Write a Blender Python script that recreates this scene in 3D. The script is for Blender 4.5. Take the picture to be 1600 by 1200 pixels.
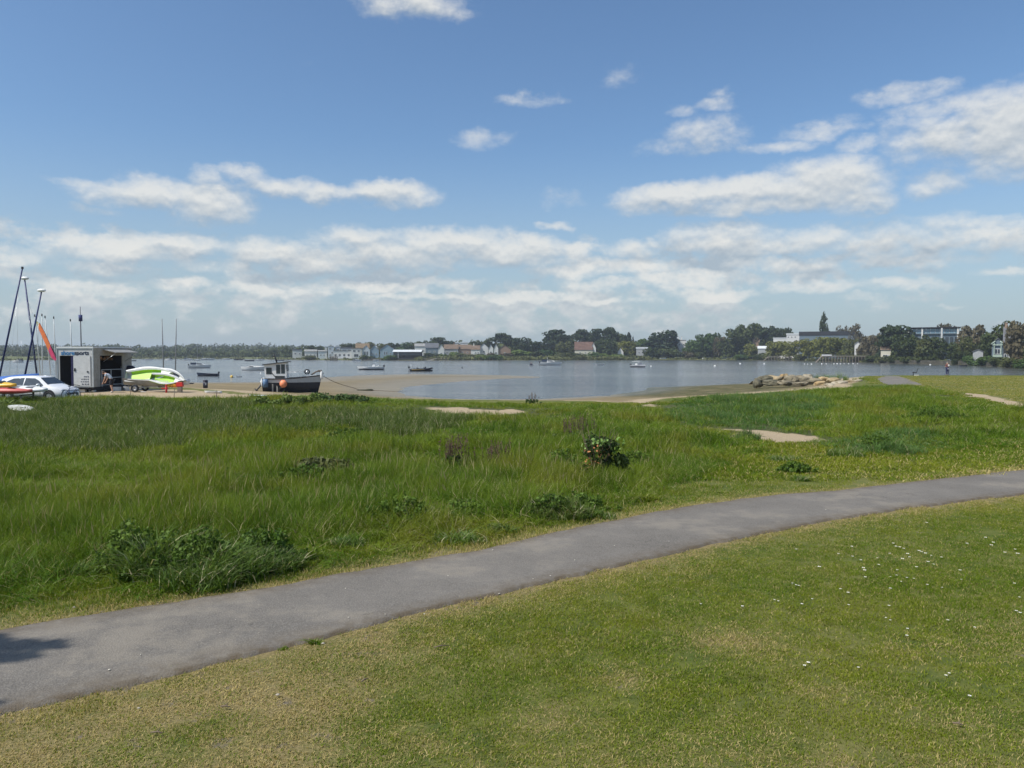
import bpy, bmesh, math, random
import numpy as np
from mathutils import Vector, Matrix, noise as mnoise

S = bpy.context.scene
for o in list(bpy.data.objects): bpy.data.objects.remove(o)
COL = S.collection
R = math.radians

# ------------------------------------------------------------------ camera
F, CX, CY, HOR = 1200.0, 800.0, 600.0, 553.0      # in photo pixels
CAMZ = 2.8
WL = -1.6                                          # water level
PITCH = math.atan((CY - HOR) / F)
cd = bpy.data.cameras.new("camera"); cam = bpy.data.objects.new("camera", cd); COL.objects.link(cam)
cam.location = (0, 0, CAMZ); cam.rotation_euler = (R(90) - PITCH, 0, 0)
cd.sensor_width = 36; cd.lens = 36 * F / 1600; cd.clip_start = 0.1; cd.clip_end = 20000
S.camera = cam
S.render.resolution_x = 1024; S.render.resolution_y = 768
S.view_settings.view_transform = 'Standard'; S.view_settings.look = 'None'
S.view_settings.exposure = 0.28; S.view_settings.gamma = 1.0
S.render.engine = 'CYCLES'
S.cycles.use_denoising = True
S.cycles.max_bounces = 8; S.cycles.diffuse_bounces = 2; S.cycles.glossy_bounces = 2
S.cycles.transmission_bounces = 3; S.cycles.transparent_max_bounces = 6; S.cycles.volume_bounces = 0
S.cycles.use_adaptive_sampling = True; S.cycles.adaptive_threshold = 0.02

# ------------------------------------------------------------------ sun and sky
SUN_EL, SUN_AZ = R(52), R(-118)                     # azimuth measured from +Y towards +X
sv = Vector((math.sin(SUN_AZ) * math.cos(SUN_EL), math.cos(SUN_AZ) * math.cos(SUN_EL), math.sin(SUN_EL)))
sd = bpy.data.lights.new("sun", 'SUN'); sun = bpy.data.objects.new("sun", sd); COL.objects.link(sun)
sd.energy = 4.2; sd.angle = R(0.5); sd.color = (1.0, 0.955, 0.88)
sun.rotation_euler = sv.to_track_quat('Z', 'Y').to_euler(); sun.location = (-60, -10, 80)

W = bpy.data.worlds.new("World"); S.world = W; W.use_nodes = True
WN, WLK = W.node_tree.nodes, W.node_tree.links
WN.clear()
class NB:
    """small node-building helper"""
    def __init__(s, tree): s.t = tree; s.n = tree.nodes; s.l = tree.links
    def node(s, typ, **kw):
        n = s.n.new(typ)
        for k, v in kw.items(): setattr(n, k, v)
        return n
    def put(s, sock, v):
        if isinstance(v, bpy.types.NodeSocket): s.l.new(v, sock)
        elif v is not None: sock.default_value = v
    def math(s, op, a, b=None, c=None, clamp=False):
        n = s.node('ShaderNodeMath', operation=op, use_clamp=clamp)
        s.put(n.inputs[0], a)
        if b is not None: s.put(n.inputs[1], b)
        if c is not None: s.put(n.inputs[2], c)
        return n.outputs[0]
    def vmath(s, op, a, b=None, out=0):
        n = s.node('ShaderNodeVectorMath', operation=op)
        s.put(n.inputs[0], a)
        if b is not None: s.put(n.inputs[1], b)
        return n.outputs[out]
    def noise(s, vec, scale, detail=4, rough=0.55, dist=0.0, dims='3D'):
        n = s.node('ShaderNodeTexNoise', noise_dimensions=dims)
        s.put(n.inputs['Vector'], vec); n.inputs['Scale'].default_value = scale
        n.inputs['Detail'].default_value = detail; n.inputs['Roughness'].default_value = rough
        n.inputs['Distortion'].default_value = dist
        return n.outputs['Fac']
    def ramp(s, v, lo, hi, a=0.0, b=1.0, smooth=True):
        n = s.node('ShaderNodeMapRange', interpolation_type='SMOOTHSTEP' if smooth else 'LINEAR')
        s.put(n.inputs['Value'], v)
        n.inputs['From Min'].default_value = lo; n.inputs['From Max'].default_value = hi
        s.put(n.inputs['To Min'], a); s.put(n.inputs['To Max'], b)
        return n.outputs[0]
    def mix(s, fac, a, b, mode='MIX'):
        n = s.node('ShaderNodeMix', data_type='RGBA', blend_type=mode)
        s.put(n.inputs['Factor'], fac)
        for sock, v in ((n.inputs['A'], a), (n.inputs['B'], b)):
            for q in n.inputs:
                pass
        A = [q for q in n.inputs if q.name == 'A' and q.type == 'RGBA'][0]
        B = [q for q in n.inputs if q.name == 'B' and q.type == 'RGBA'][0]
        s.put(A, (*a, 1) if isinstance(a, tuple) and len(a) == 3 else a)
        s.put(B, (*b, 1) if isinstance(b, tuple) and len(b) == 3 else b)
        return [q for q in n.outputs if q.type == 'RGBA'][0]
    def comb(s, x, y, z):
        n = s.node('ShaderNodeCombineXYZ')
        for i, v in enumerate((x, y, z)): s.put(n.inputs[i], v)
        return n.outputs[0]
    def attr(s, name, typ='GEOMETRY', out='Fac'):
        n = s.node('ShaderNodeAttribute', attribute_name=name, attribute_type=typ)
        return n.outputs[out]

def build_sky():
    b = NB(W.node_tree)
    out = b.node('ShaderNodeOutputWorld'); bg = b.node('ShaderNodeBackground')
    b.l.new(bg.outputs[0], out.inputs[0])
    sky = b.node('ShaderNodeTexSky', sky_type='NISHITA')
    sky.sun_disc = False; sky.sun_elevation = SUN_EL; sky.sun_rotation = SUN_AZ
    sky.altitude = 10; sky.air_density = 1.0; sky.dust_density = 1.2; sky.ozone_density = 1.6
    tc = b.node('ShaderNodeTexCoord'); d = tc.outputs['Generated']
    sx = b.node('ShaderNodeSeparateXYZ'); b.l.new(d, sx.inputs[0])
    x, y, z = sx.outputs
    az = b.math('ARCTAN2', x, y)
    el = b.math('ARCSINE', z)
    p = b.comb(az, el, 0.0)
    # wander of the outlines: coarse billows and finer wisps
    nz = b.node('ShaderNodeTexNoise'); nz.inputs['Scale'].default_value = 17; nz.inputs['Detail'].default_value = 6
    nz.inputs['Roughness'].default_value = 0.6
    b.l.new(b.vmath('MULTIPLY', p, (1.0, 1.5, 1.0)), nz.inputs['Vector'])
    warp = b.vmath('MULTIPLY', b.vmath('SUBTRACT', nz.outputs['Color'], (0.5, 0.5, 0.5)), (0.050, 0.034, 0.0))
    q = b.vmath('ADD', p, warp)
    D0 = math.pi / 180
    def px(px_, py_):
        u = (px_ - CX) / F; v = (CY - py_) / F
        dx, dy, dz = u, math.cos(PITCH) + v * math.sin(PITCH), -math.sin(PITCH) + v * math.cos(PITCH)
        n = math.sqrt(dx * dx + dy * dy + dz * dz)
        return math.atan2(dx, dy), math.asin(dz / n)
    # cloud lumps: px, py, half width, half height, strength
    C = [(250,303,110,22,.95),(325,318,62,30,1),(165,288,66,10,.7),(318,278,26,20,.6),(375,272,46,16,.7),(440,292,66,18,.85),(520,304,66,16,.85),(605,303,80,20,.95),
         (640,2,85,24,.9),(690,14,50,14,.7),(1290,288,92,38,1.0),(1180,298,110,26,1.05),(1065,303,95,20,1.05),(1020,318,60,18,.8),(1332,306,56,28,.9),(1200,318,150,18,.9),
         (1500,214,92,34,.95),(1575,196,92,48,1.05),(1640,205,110,54,1.1),(1450,190,46,18,.6),(1415,146,64,14,.6),(1475,130,34,10,.5),(1475,165,66,15,.55),
         (1455,285,42,20,.68),(1100,212,62,26,.66),(1060,228,60,14,.48),(1120,162,34,12,.56),(1068,172,28,8,.46),(1125,143,16,7,.30),(1290,205,60,12,.6),(1225,228,60,10,.6),(1345,228,34,14,.55),(1320,186,30,8,.4),
         (750,218,50,15,.52),(828,156,56,10,.5),(865,352,32,9,.8),(874,312,32,13,.42),(482,98,14,8,.25),(968,118,30,14,.25),(160,328,30,8,.35),
         (30,398,80,12,.55),(190,392,90,20,.8),(285,382,80,17,.8),(165,416,60,11,.7),(330,414,60,12,.6),(430,388,80,20,.85),(560,372,90,20,.75),(700,378,110,24,.98),(800,392,100,24,.98),(620,395,160,26,.85),(500,410,90,16,.75),(880,385,50,12,.6),
         (980,386,50,17,.75),(890,420,80,13,.8),(990,414,66,13,.9),(1125,372,86,26,.85),(1190,384,60,15,.75),(1290,378,80,22,.72),(1410,372,120,28,.7),(1540,362,110,18,.7),(1250,410,90,9,.6),(1420,405,110,10,.55),(1590,372,60,20,.6),
         (285,445,46,10,.7),(160,452,80,9,.55),(560,446,110,9,.62),(420,452,80,8,.55),(850,462,50,8,.65),(1040,440,60,11,.8),(1090,432,34,12,.75),(1120,459,70,9,.85),(1280,447,66,10,.72),(1410,443,62,9,.66),(1570,424,46,7,.6),(788,467,28,6,.7),(640,462,100,6,.6),(700,440,60,8,.6),(1490,476,20,4,.5),(940,440,50,9,.7),(960,470,60,5,.5),(1350,462,40,5,.5)]
    qu = b.vmath('ADD', q, (0.0, 0.016, 0.0))
    dens = du = None
    for (cx, cy, rw, rh, st) in C:
        a, e = px(cx, cy)
        def lump(v_):
            m = b.node('ShaderNodeVectorMath', operation='SUBTRACT'); b.l.new(v_, m.inputs[0]); m.inputs[1].default_value = (a, e, 0)
            s_ = b.vmath('MULTIPLY', m.outputs[0], (F / rw * .92, F / rh * .92, 0))
            return b.math('MULTIPLY_ADD', b.vmath('DOT_PRODUCT', s_, s_, out=1), -0.75 * st, st)
        v = lump(q); dens = v if dens is None else b.math('MAXIMUM', dens, v)
        if rh >= 16: v = lump(qu); du = v if du is None else b.math('MAXIMUM', du, v)
    du = b.math('MAXIMUM', du, -1.0)
    det = b.noise(b.vmath('MULTIPLY', p, (1.0, 1.5, 1.0)), 26, 7, 0.62)
    m1 = b.ramp(b.math('ADD', dens, b.math('MULTIPLY', b.math('SUBTRACT', det, 0.5), 1.25)), 0.04, 1.02)
    # the low deck: a cloud layer in true perspective, thickening to the horizon
    zz = b.math('MAXIMUM', z, 0.012)
    pl = b.comb(b.math('DIVIDE', x, zz), b.math('DIVIDE', y, zz), 0.0)
    n1 = b.noise(b.vmath('ADD', b.vmath('MULTIPLY', p, (1.0, 1.9, 1)), (3.1, 7.7, 0)), 7.0, 4, 0.5)
    n1b = b.noise(b.vmath('ADD', b.vmath('MULTIPLY', p, (1.0, 1.55, 1)), (1.3, 2.1, 0)), 22, 7, 0.62)
    nn = b.math('ADD', b.math('MULTIPLY', n1, 0.45), b.math('MULTIPLY', n1b, 0.55))
    band_hi = b.ramp(el, R(10.6), R(7.2), 0, 1); band_hi = b.math('MULTIPLY', band_hi, b.ramp(el, R(0.3), R(2.2), 0.35, 1))
    # an azimuth weighting: heavier from the centre to the left, thinner at the right
    wl = b.ramp(az, R(8), R(26), 0.0, -0.06)
    m2 = b.ramp(b.math('ADD', b.math('ADD', nn, wl), b.math('MULTIPLY', b.math('SUBTRACT', band_hi, 1.0), 0.22)), 0.43, 0.565)
    m2 = b.math('MULTIPLY', m2, band_hi)
    # generic cumulus for the sky outside the picture
    back = b.ramp(b.math('ABSOLUTE', az), R(38), R(52), 0, 1)
    n3 = b.noise(pl, 0.8, 6, 0.55)
    m3 = b.math('MULTIPLY', b.math('MULTIPLY', b.ramp(n3, 0.56, 0.68), back), b.ramp(z, 0.02, 0.15))
    # shading of the cloud: denser towards the base
    up = b.noise(b.vmath('ADD', b.vmath('MULTIPLY', p, (1.0, 1.8, 1)), (0, 0.03, 0)), 12, 4, 0.55)
    n1c = b.noise(b.vmath('ADD', b.vmath('MULTIPLY', p, (1.0, 1.5, 1)), (0, .0085, 0)), 26, 5, 0.55)
    n1d = b.noise(b.vmath('MULTIPLY', p, (1.0, 1.5, 1)), 26, 5, 0.55)
    lit = b.math('ADD', 0.52, b.math('MULTIPLY', b.math('SUBTRACT', n1d, n1c), 2.0))
    lit = b.math('ADD', lit, b.math('MULTIPLY', b.math('SUBTRACT', up, 0.5), 0.6))
    top = b.math('SUBTRACT', b.math('MAXIMUM', dens, -0.2), b.math('MAXIMUM', du, -0.2))
    lit = b.math('ADD', lit, b.math('MULTIPLY', b.math('MINIMUM', b.math('MAXIMUM', top, -0.6), 0.6), 0.95), clamp=True)
    ccol = b.mix(lit, CLOUD_LO, CLOUD_HI)
    skyc = b.vmath('MULTIPLY', sky.outputs[0], (SKY_S * SKY_T[0], SKY_S * SKY_T[1], SKY_S * SKY_T[2]))
    hz = b.math('MULTIPLY', b.ramp(el, R(16), R(-1)), HAZE_MIX)
    skyc = b.mix(hz, skyc, HAZE_SKY)
    c = b.mix(b.math('MULTIPLY', m2, 0.78), skyc, ccol)
    c = b.mix(b.math('MULTIPLY', b.math("MAXIMUM", m1, m3), 0.88), c, ccol)
    b.l.new(c, bg.inputs[0]); bg.inputs[1].default_value = WORLD_S
    W.cycles.sampling_method = 'MANUAL'; W.cycles.sample_map_resolution = 512
WORLD_S = 0.12
SKY_S = 0.87; SKY_T = (0.80, 0.965, 1.09)
HAZE_SKY = (3.0, 3.6, 4.0); HAZE_MIX = 0.75
CLOUD_LO = (2.8, 3.25, 3.7); CLOUD_HI = (5.6, 5.6, 5.4)
build_sky()

# ------------------------------------------------------------------ helpers: places
def ray(px, py):
    u = (px - CX) / F; v = (CY - py) / F
    return u, math.cos(PITCH) + v * math.sin(PITCH), -math.sin(PITCH) + v * math.cos(PITCH)
def at(px, py, Y):
    d = ray(px, py); t = Y / d[1]
    return Vector((d[0] * t, Y, CAMZ + d[2] * t))
def onz(px, py, z=0.0):
    d = ray(px, py); t = (z - CAMZ) / d[2]
    return (d[0] * t, d[1] * t)
def poly(pts, z=0.0): return np.array([onz(a, b, z) for a, b in pts])

def seg_dist(x, y, P, closed=True):
    n = len(P); d = np.full(x.shape, 1e18)
    for i in range(n if closed else n - 1):
        ax, ay = P[i]; bx, by = P[(i + 1) % n]
        vx, vy = bx - ax, by - ay; L = vx * vx + vy * vy + 1e-12
        t = np.clip(((x - ax) * vx + (y - ay) * vy) / L, 0, 1)
        d = np.minimum(d, (x - ax - t * vx) ** 2 + (y - ay - t * vy) ** 2)
    return np.sqrt(d)
def inside(x, y, P):
    c = np.zeros(x.shape, bool); n = len(P)
    for i in range(n):
        ax, ay = P[i]; bx, by = P[(i + 1) % n]
        if ay == by: continue
        k = ((ay > y) != (by > y)) & (x < (bx - ax) * (y - ay) / (by - ay) + ax)
        c ^= k
    return c
def sdist(x, y, P):                                 # >0 inside
    d = seg_dist(x, y, P); return np.where(inside(x, y, P), d, -d)
def smooth(v, a, b):
    t = np.clip((v - a) / (b - a), 0, 1); return t * t * (3 - 2 * t)
def hash2(ix, iy, s):
    h = (ix.astype(np.int64) * 374761393 + iy.astype(np.int64) * 668265263 + s * 1442695041) & 0xffffffff
    h = ((h ^ (h >> 13)) * 1274126177) & 0xffffffff
    return ((h ^ (h >> 16)) & 0xffff) / 65535.0
def vnoise(x, y, s=0):
    ix, iy = np.floor(x), np.floor(y); fx, fy = x - ix, y - iy
    fx = fx * fx * (3 - 2 * fx); fy = fy * fy * (3 - 2 * fy)
    a = hash2(ix, iy, s); b_ = hash2(ix + 1, iy, s); c = hash2(ix, iy + 1, s); d = hash2(ix + 1, iy + 1, s)
    return (a * (1 - fx) + b_ * fx) * (1 - fy) + (c * (1 - fx) + d * fx) * fy
def fbm(x, y, s=0, o=4):
    r, a, t = 0, 1.0, 0
    for k in range(o):
        r = r + a * vnoise(x * 2 ** k + 17.3 * k, y * 2 ** k - 9.1 * k, s + k); t += a; a *= 0.5
    return r / t

# ------------------------------------------------------------------ the outlines of the place (traced on the ground)
PLAT = np.vstack([poly([(-900,604),(0,603),(200,603.5),(300,606),(370,612),(440,619),(500,617),(620,622),(800,625),(920,626),(1000,630),(1040,622),
    (1180,613),(1290,606),(1335,598),(1350,588),(1400,586.3),(1500,586.2),(1600,586.2),(2300,586.5)]), [(260, 95), (260, -60), (-260, -60), (-260, 60)]])
LAND = np.vstack([poly([(-900,598),(0,598),(200,598),(420,597),(500,590),(560,586.5),(640,584.5),(720,585),(780,586),(845,588.5),(842,590.5),(780,592),(700,598),
    (640,604),(622,612),(640,618.5),(720,624),(850,623.5),(950,618),(1000,611),(1012,605.5),(1100,602),(1168,599),(1190,597),(1240,598),(1340,601),
    (1600,601),(2300,601)], WL), [(280, 90), (280, -80), (-280, -80), (-280, 90)]])
FARL = np.vstack([poly([(-1500,564.4),(0,563.7),(120,562),(200,561),(300,560.6),(380,561),(440,562),(520,563),(640,563.2),(820,563),(1000,562.6),(1130,562.4),(1250,563.6),
    (1340,566),(1420,568.5),(1500,570),(1560,573),(1600,576.5),(1680,583),(1800,592)], WL), [(420, 140), (3200, 300), (3200, 4200), (-3200, 4200), (-3200, 560)]])
P_UP = [(-330,1052),(0,986),(100,969),(200,954),(300,941),(400,925),(540,898),(670,875),(800,850),(900,827),(975,811),(1050,797),(1125,786),(1200,775),(1300,769),(1400,758),(1500,746),(1600,734.5),(1760,714),(2000,692),(2300,672)]
P_LO = [(-330,1215),(0,1124),(60,1108),(130,1089),(200,1073),(250,1059),(300,1046),(400,1022),(470,1007),(540,988),(600,973),(700,950),(800,924),(930,895),(1040,869),(1120,850),(1200,832),(1300,815),(1400,798),(1500,785),(1600,774),(1760,747),(2000,714),(2300,686)]
PATHP = poly(P_UP + P_LO[::-1])
TALL = poly([(-700,1010),(-200,960),(0,935),(90,925),(160,912),(250,930),(360,912),(470,888),(560,868),(650,850),(700,856),(760,842),(830,822),(900,812),(960,790),(1040,765),(1090,742),(1150,715),(1205,700),(1215,694),
    (1300,702),(1380,712),(1460,706),(1520,700),(1600,694),(2100,688),(2300,640),(1700,648),(1600,640),(1520,632),(1440,606),(1390,601),(1330,604),(1240,612),(1180,616),(1060,625),(1010,634),(920,632),(800,632),(620,628),(500,621.5),(440,626),
    (360,633),(300,630),(200,625),(130,624),(60,622),(-300,622),(-900,625)])
SANDP = [poly(p) for p in ([(664,641),(700,638.5),(830,642),(836,646),(760,650),(690,649)], [(1135,670),(1180,668),(1240,674),(1292,680),(1296,686),(1240,690),(1250,698),(1200,690),(1165,680)],
    [(1004,628),(1022,625),(1026,636),(1012,640),(1002,636)], [(90,611),(200,606),(300,610),(372,615),(432,622),(430,626),(400,629),(340,628.5),(250,625.5),(180,622),(120,621.5)],
    [(1128,610),(1190,606),(1330,600),(1345,607),(1240,612),(1160,617)],[(1372,589),(1400,588),(1430,598),(1410,601),(1385,600)],[(1500,619),(1530,622),(1610,636),(1700,650),(1700,656),(1600,641),(1515,626)])]
MUDP = poly([(-900,604),(0,603),(200,603.5),(300,606),(370,612),(440,619),(500,617),(620,622),(700,620)])
LAWN2 = poly([(1350,588),(2300,587),(2300,662),(1700,645),(1600,637),(1520,628),(1440,603),(1400,600),(1380,600)])

def height(x, y):
    x = np.asarray(x, float); y = np.asarray(y, float)
    inL, inP = inside(x, y, LAND), inside(x, y, PLAT)
    a, b = seg_dist(x, y, LAND), seg_dist(x, y, PLAT)
    bank = WL + (-WL) * (a / (a + b + 1e-6)) ** 1.25
    z = np.where(inP, 0.0, np.where(inL, bank, WL - np.minimum(0.05 * a, 1.6)))
    dp = seg_dist(x, y, PATHP); dp = np.where(inside(x, y, PATHP), 0, dp)
    far_in = sdist(x, y, FARL)
    lawn2 = smooth(sdist(x, y, LAWN2), -3, 2)
    und = (fbm(x / 7.0, y / 7.0, 3) - 0.5) * 0.34 + (fbm(x / 1.6, y / 1.6, 9, 2) - 0.5) * 0.10
    und = und * smooth(dp, 0.3, 5.0) * np.where(inP, smooth(b, 0, 6), 0) * (1 - 0.9 * lawn2) * smooth(y, 5, 11)
    bump = 0.28 * np.exp(-(((x - 27) / 8) ** 2 + ((y - 48) / 8) ** 2)) + 0.35 * np.exp(-(((x - 22) / 5) ** 2 + ((y - 31) / 3.5) ** 2)) \
         + 0.30 * np.exp(-(((x + 12) / 9) ** 2 + ((y - 40) / 5) ** 2)) * smooth(b, 0, 5) + 0.30 * np.exp(-(((x - 12) / 5) ** 2 + ((y - 40) / 4) ** 2))
    z = z + und + bump * np.where(inP, 1, 0.0) * smooth(b, 0, 6)
    rip = (fbm(x / 3.5, y / 1.3, 21, 3) - 0.5) * 0.05
    z = np.where(inL & ~inP, z + rip, z)
    zf = WL + np.minimum(far_in * 0.035, 1.3) + np.clip((far_in - 60) * 0.008, 0, 4) + np.clip((far_in - 600) * 0.006, 0, 12) * 1.0 + (fbm(x / 40, y / 40, 5) - .5) * 0.6 * smooth(far_in, 10, 60)
    z = np.where(far_in > 0, zf, np.where(y > 140, np.maximum(z, WL - 1.6 + 1.6 * smooth(far_in, -40, 0)), z))
    return z
def gz(x, y): return float(height(np.array([x]), np.array([y]))[0])
def hit(px, py):
    """first ground point seen through a photo pixel"""
    d = ray(px, py); t = np.geomspace(3, 3000, 6000)
    x, y, z = d[0] * t, d[1] * t, CAMZ + d[2] * t
    k = np.argmax(z < np.maximum(height(x, y), WL))
    return Vector((x[k], y[k], max(gz(x[k], y[k]), WL)))

# ------------------------------------------------------------------ materials
MATS = {}
def srgb(c):
    return tuple((v / 12.92 if v <= 0.04045 else ((v + 0.055) / 1.055) ** 2.4) for v in c)
def new_mat(name):
    m = bpy.data.materials.new(name); m.use_nodes = True
    nt = m.node_tree; nt.nodes.clear(); return m, NB(nt)
def bsdf(b, col, rough=0.6, spec=0.3, metal=0.0, normal=None):
    p = b.node('ShaderNodeBsdfPrincipled')
    b.put(p.inputs['Base Color'], (*col, 1) if isinstance(col, tuple) else col)
    b.put(p.inputs['Roughness'], rough); b.put(p.inputs['Specular IOR Level'], spec); b.put(p.inputs['Metallic'], metal)
    if normal is not None: b.l.new(normal, p.inputs['Normal'])
    return p
def finish(b, shader):
    o = b.node('ShaderNodeOutputMaterial'); b.l.new(shader, o.inputs['Surface'])
def bump(b, h, strength=0.4, dist=0.05):
    n = b.node('ShaderNodeBump'); n.inputs['Strength'].default_value = strength; n.inputs['Distance'].default_value = dist
    b.l.new(h, n.inputs['Height']); return n.outputs[0]
def pos(b): return b.node('ShaderNodeNewGeometry').outputs['Position']
def objco(b): return b.node('ShaderNodeTexCoord').outputs['Object']
def mat(name, col, rough=0.55, spec=0.35, metal=0.0, var=0.12, scale=3.0, bumps=0.0, dirt=0.0):
    """painted or bare surface with gentle wear: col is linear"""
    if name in MATS: return MATS[name]
    m, b = new_mat(name); c = objco(b)
    n = b.noise(c, scale, 5, 0.6)
    dark = tuple(v * (1 - var) for v in col); lite = tuple(min(1, v * (1 + var)) for v in col)
    cc = b.mix(b.ramp(n, 0.3, 0.7), dark, lite)
    if dirt:
        n2 = b.noise(c, scale * 2.3, 6, 0.7)
        cc = b.mix(b.math('MULTIPLY', b.ramp(n2, 0.48, 0.75), dirt), cc, (0.09, 0.075, 0.055))
    nrm = bump(b, b.noise(c, scale * 8, 4, 0.6), bumps, 0.02) if bumps else None
    p = bsdf(b, cc, rough, spec, metal, nrm); finish(b, p.outputs[0]); MATS[name] = m; return m

def ground_material():
    m, b = new_mat('ground'); g = pos(b)
    sand, mud, lawn, dry, wet = (b.attr(k) for k in ('sand', 'mud', 'lawn', 'dry', 'wet'))
    n1 = b.noise(g, 0.55, 5, 0.6); n2 = b.noise(g, 3.2, 6, 0.65); n3 = b.noise(g, 26, 5, 0.7); n4 = b.noise(g, 95, 4, 0.7)
    # turf seen between and beyond the modelled blades
    turf = b.mix(b.ramp(n2, 0.3, 0.7), (0.070, 0.095, 0.018), (0.135, 0.145, 0.030))
    straw = b.mix(b.ramp(n3, 0.3, 0.7), (0.17, 0.13, 0.055), (0.27, 0.215, 0.10))
    dryf = b.ramp(b.math('ADD', b.math('MULTIPLY', dry, 0.8), b.math('MULTIPLY', b.math('SUBTRACT', b.math('ADD', b.math('MULTIPLY', n2, .5), b.math('MULTIPLY', n3, .5)), 0.5), 1.6)), 0.2, 0.75)
    turf = b.mix(b.math('MULTIPLY', b.ramp(n1, 0.45, 0.62), 0.6), turf, (0.17, 0.16, 0.05))
    grass = b.mix(dryf, turf, straw)
    soil = b.mix(n3, (0.10, 0.085, 0.065), (0.20, 0.17, 0.13))
    grass = b.mix(b.math('MULTIPLY', b.ramp(b.math('ADD', n2, b.math('MULTIPLY', dry, 0.12)), 0.66, 0.76), lawn), grass, soil)
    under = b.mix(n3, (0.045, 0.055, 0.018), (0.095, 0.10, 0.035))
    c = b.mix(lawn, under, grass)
    sandc = b.mix(b.ramp(n4, 0.3, 0.7), (0.27, 0.205, 0.125), (0.50, 0.40, 0.265))
    sandc = b.mix(b.math('MULTIPLY', b.ramp(n3, 0.46, 0.68), 0.6), sandc, (0.22, 0.165, 0.10))
    mudn = b.noise(b.vmath('MULTIPLY', g, (0.35, 1.3, 1)), 0.5, 6, 0.65)
    mudc = b.mix(b.ramp(mudn, 0.3, 0.7), (0.155, 0.122, 0.064), (0.255, 0.20, 0.112))
    weed = b.noise(b.vmath('MULTIPLY', g, (0.6, 1.6, 1)), 0.9, 6, 0.7)
    mudc = b.mix(b.math('MULTIPLY', b.ramp(weed, 0.36, 0.56), b.attr('weed')), mudc, (0.06, 0.062, 0.02))
    sm = b.ramp(b.math('ADD', sand, b.math('MULTIPLY', b.math('SUBTRACT', n2, 0.5), 0.9)), 0.35, 0.6)
    c = b.mix(mud, c, mudc)
    c = b.mix(sm, c, sandc)
    # the far shore: rough pasture and saltings
    fn = b.noise(g, 0.06, 6, 0.65)
    farc = b.mix(b.ramp(fn, 0.35, 0.65), (0.075, 0.10, 0.03), (0.16, 0.16, 0.06))
    c = b.mix(b.attr('far'), c, farc)
    rough = b.mix(wet, (0.9, 0.9, 0.9), (0.35, 0.35, 0.35))
    hb = b.math('ADD', b.math('MULTIPLY', n3, 0.6), b.math('MULTIPLY', n4, 0.4))
    p = bsdf(b, c, 0.9, 0.2, 0, bump(b, hb, 0.7, 0.04)); b.l.new(rough, p.inputs['Roughness'])
    finish(b, p.outputs[0]); return m

def link(name, me, m=None, parent=None, **props):
    o = bpy.data.objects.new(name, me); COL.objects.link(o)
    if m is not None:
        for q in (m if isinstance(m, (list, tuple)) else [m]): me.materials.append(q)
    if parent is not None: o.parent = parent
    for k, v in props.items(): o[k] = v
    return o
def mesh_np(name, V, Fq, smooth_=False):
    me = bpy.data.meshes.new(name)
    V = np.asarray(V, np.float32); Fq = np.asarray(Fq, np.int32)
    me.vertices.add(len(V)); me.vertices.foreach_set('co', V.ravel())
    k = Fq.shape[1]
    me.loops.add(Fq.size); me.loops.foreach_set('vertex_index', Fq.ravel())
    me.polygons.add(len(Fq)); me.polygons.foreach_set('loop_start', np.arange(0, Fq.size, k, dtype=np.int32))
    try: me.polygons.foreach_set('loop_total', np.full(len(Fq), k, np.int32))
    except Exception: pass
    me.update(calc_edges=True)
    if smooth_: me.polygons.foreach_set('use_smooth', np.ones(len(Fq), bool))
    return me
def add_attr(me, name, vals):
    a = me.attributes.new(name, 'FLOAT', 'POINT'); a.data.foreach_set('value', np.asarray(vals, np.float32))

def axis(lo, hi, d0, k, c=0.0):
    r = [c]
    while r[-1] < hi: r.append(r[-1] + d0 + k * abs(r[-1] - c))
    l = [c]
    while l[-1] > lo: l.append(l[-1] - d0 - k * abs(l[-1] - c))
    return np.array(l[:0:-1] + r)
def sand_amount(x, y):
    s = np.full(x.shape, -9.0)
    for p in SANDP: s = np.maximum(s, sdist(x, y, p))
    return s + (fbm(x / .9, y / .9, 83, 4) - .5) * 2.2 - .15
def build_ground():
    ax = axis(-3000, 3000, 0.32, 0.013); ay = axis(-60, 4000, 0.28, 0.0105, 6.0)
    X, Y = np.meshgrid(ax, ay); x, y = X.ravel(), Y.ravel()
    z = height(x, y)
    n, m_ = len(ax), len(ay)
    i = np.arange(m_ - 1)[:, None] * n + np.arange(n - 1)[None, :]
    Fq = np.stack([i, i + 1, i + n + 1, i + n], -1).reshape(-1, 4)
    me = mesh_np('ground', np.stack([x, y, z], 1), Fq, True)
    inP = inside(x, y, PLAT); sp = sdist(x, y, PLAT); sa = sand_amount(x, y)
    farin = smooth(sdist(x, y, FARL), -3, 12)
    sand = smooth(sa, -0.6, 0.7)
    lowland = ~inP
    upper = smooth(z, -0.75, -0.15) * lowland * (x < 6) * (x > -60)
    beach = smooth(-sp, -0.5, 0.5) * np.exp(-np.maximum(-sp, 0) / 2.5) * (x > 1)
    sand = np.clip(np.maximum(sand, np.maximum(upper, beach * (z < 0.4))), 0, 1)
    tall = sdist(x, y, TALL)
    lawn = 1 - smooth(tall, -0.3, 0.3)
    dp = np.where(inside(x, y, PATHP), 0, seg_dist(x, y, PATHP))
    add_attr(me, 'sand', sand * (1 - farin)); add_attr(me, 'mud', smooth(-sp, -0.4, 0.6) * (1 - farin))
    add_attr(me, 'lawn', lawn); add_attr(me, 'dry', dryness(x, y))
    add_attr(me, 'wet', smooth(-z, 1.15, 1.55) * lowland); add_attr(me, 'far', farin)
    add_attr(me, 'weed', smooth(x, 8, 14) * smooth(-z, 0.15, 0.6))
    return link('ground', me, ground_material(), kind='structure')
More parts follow.
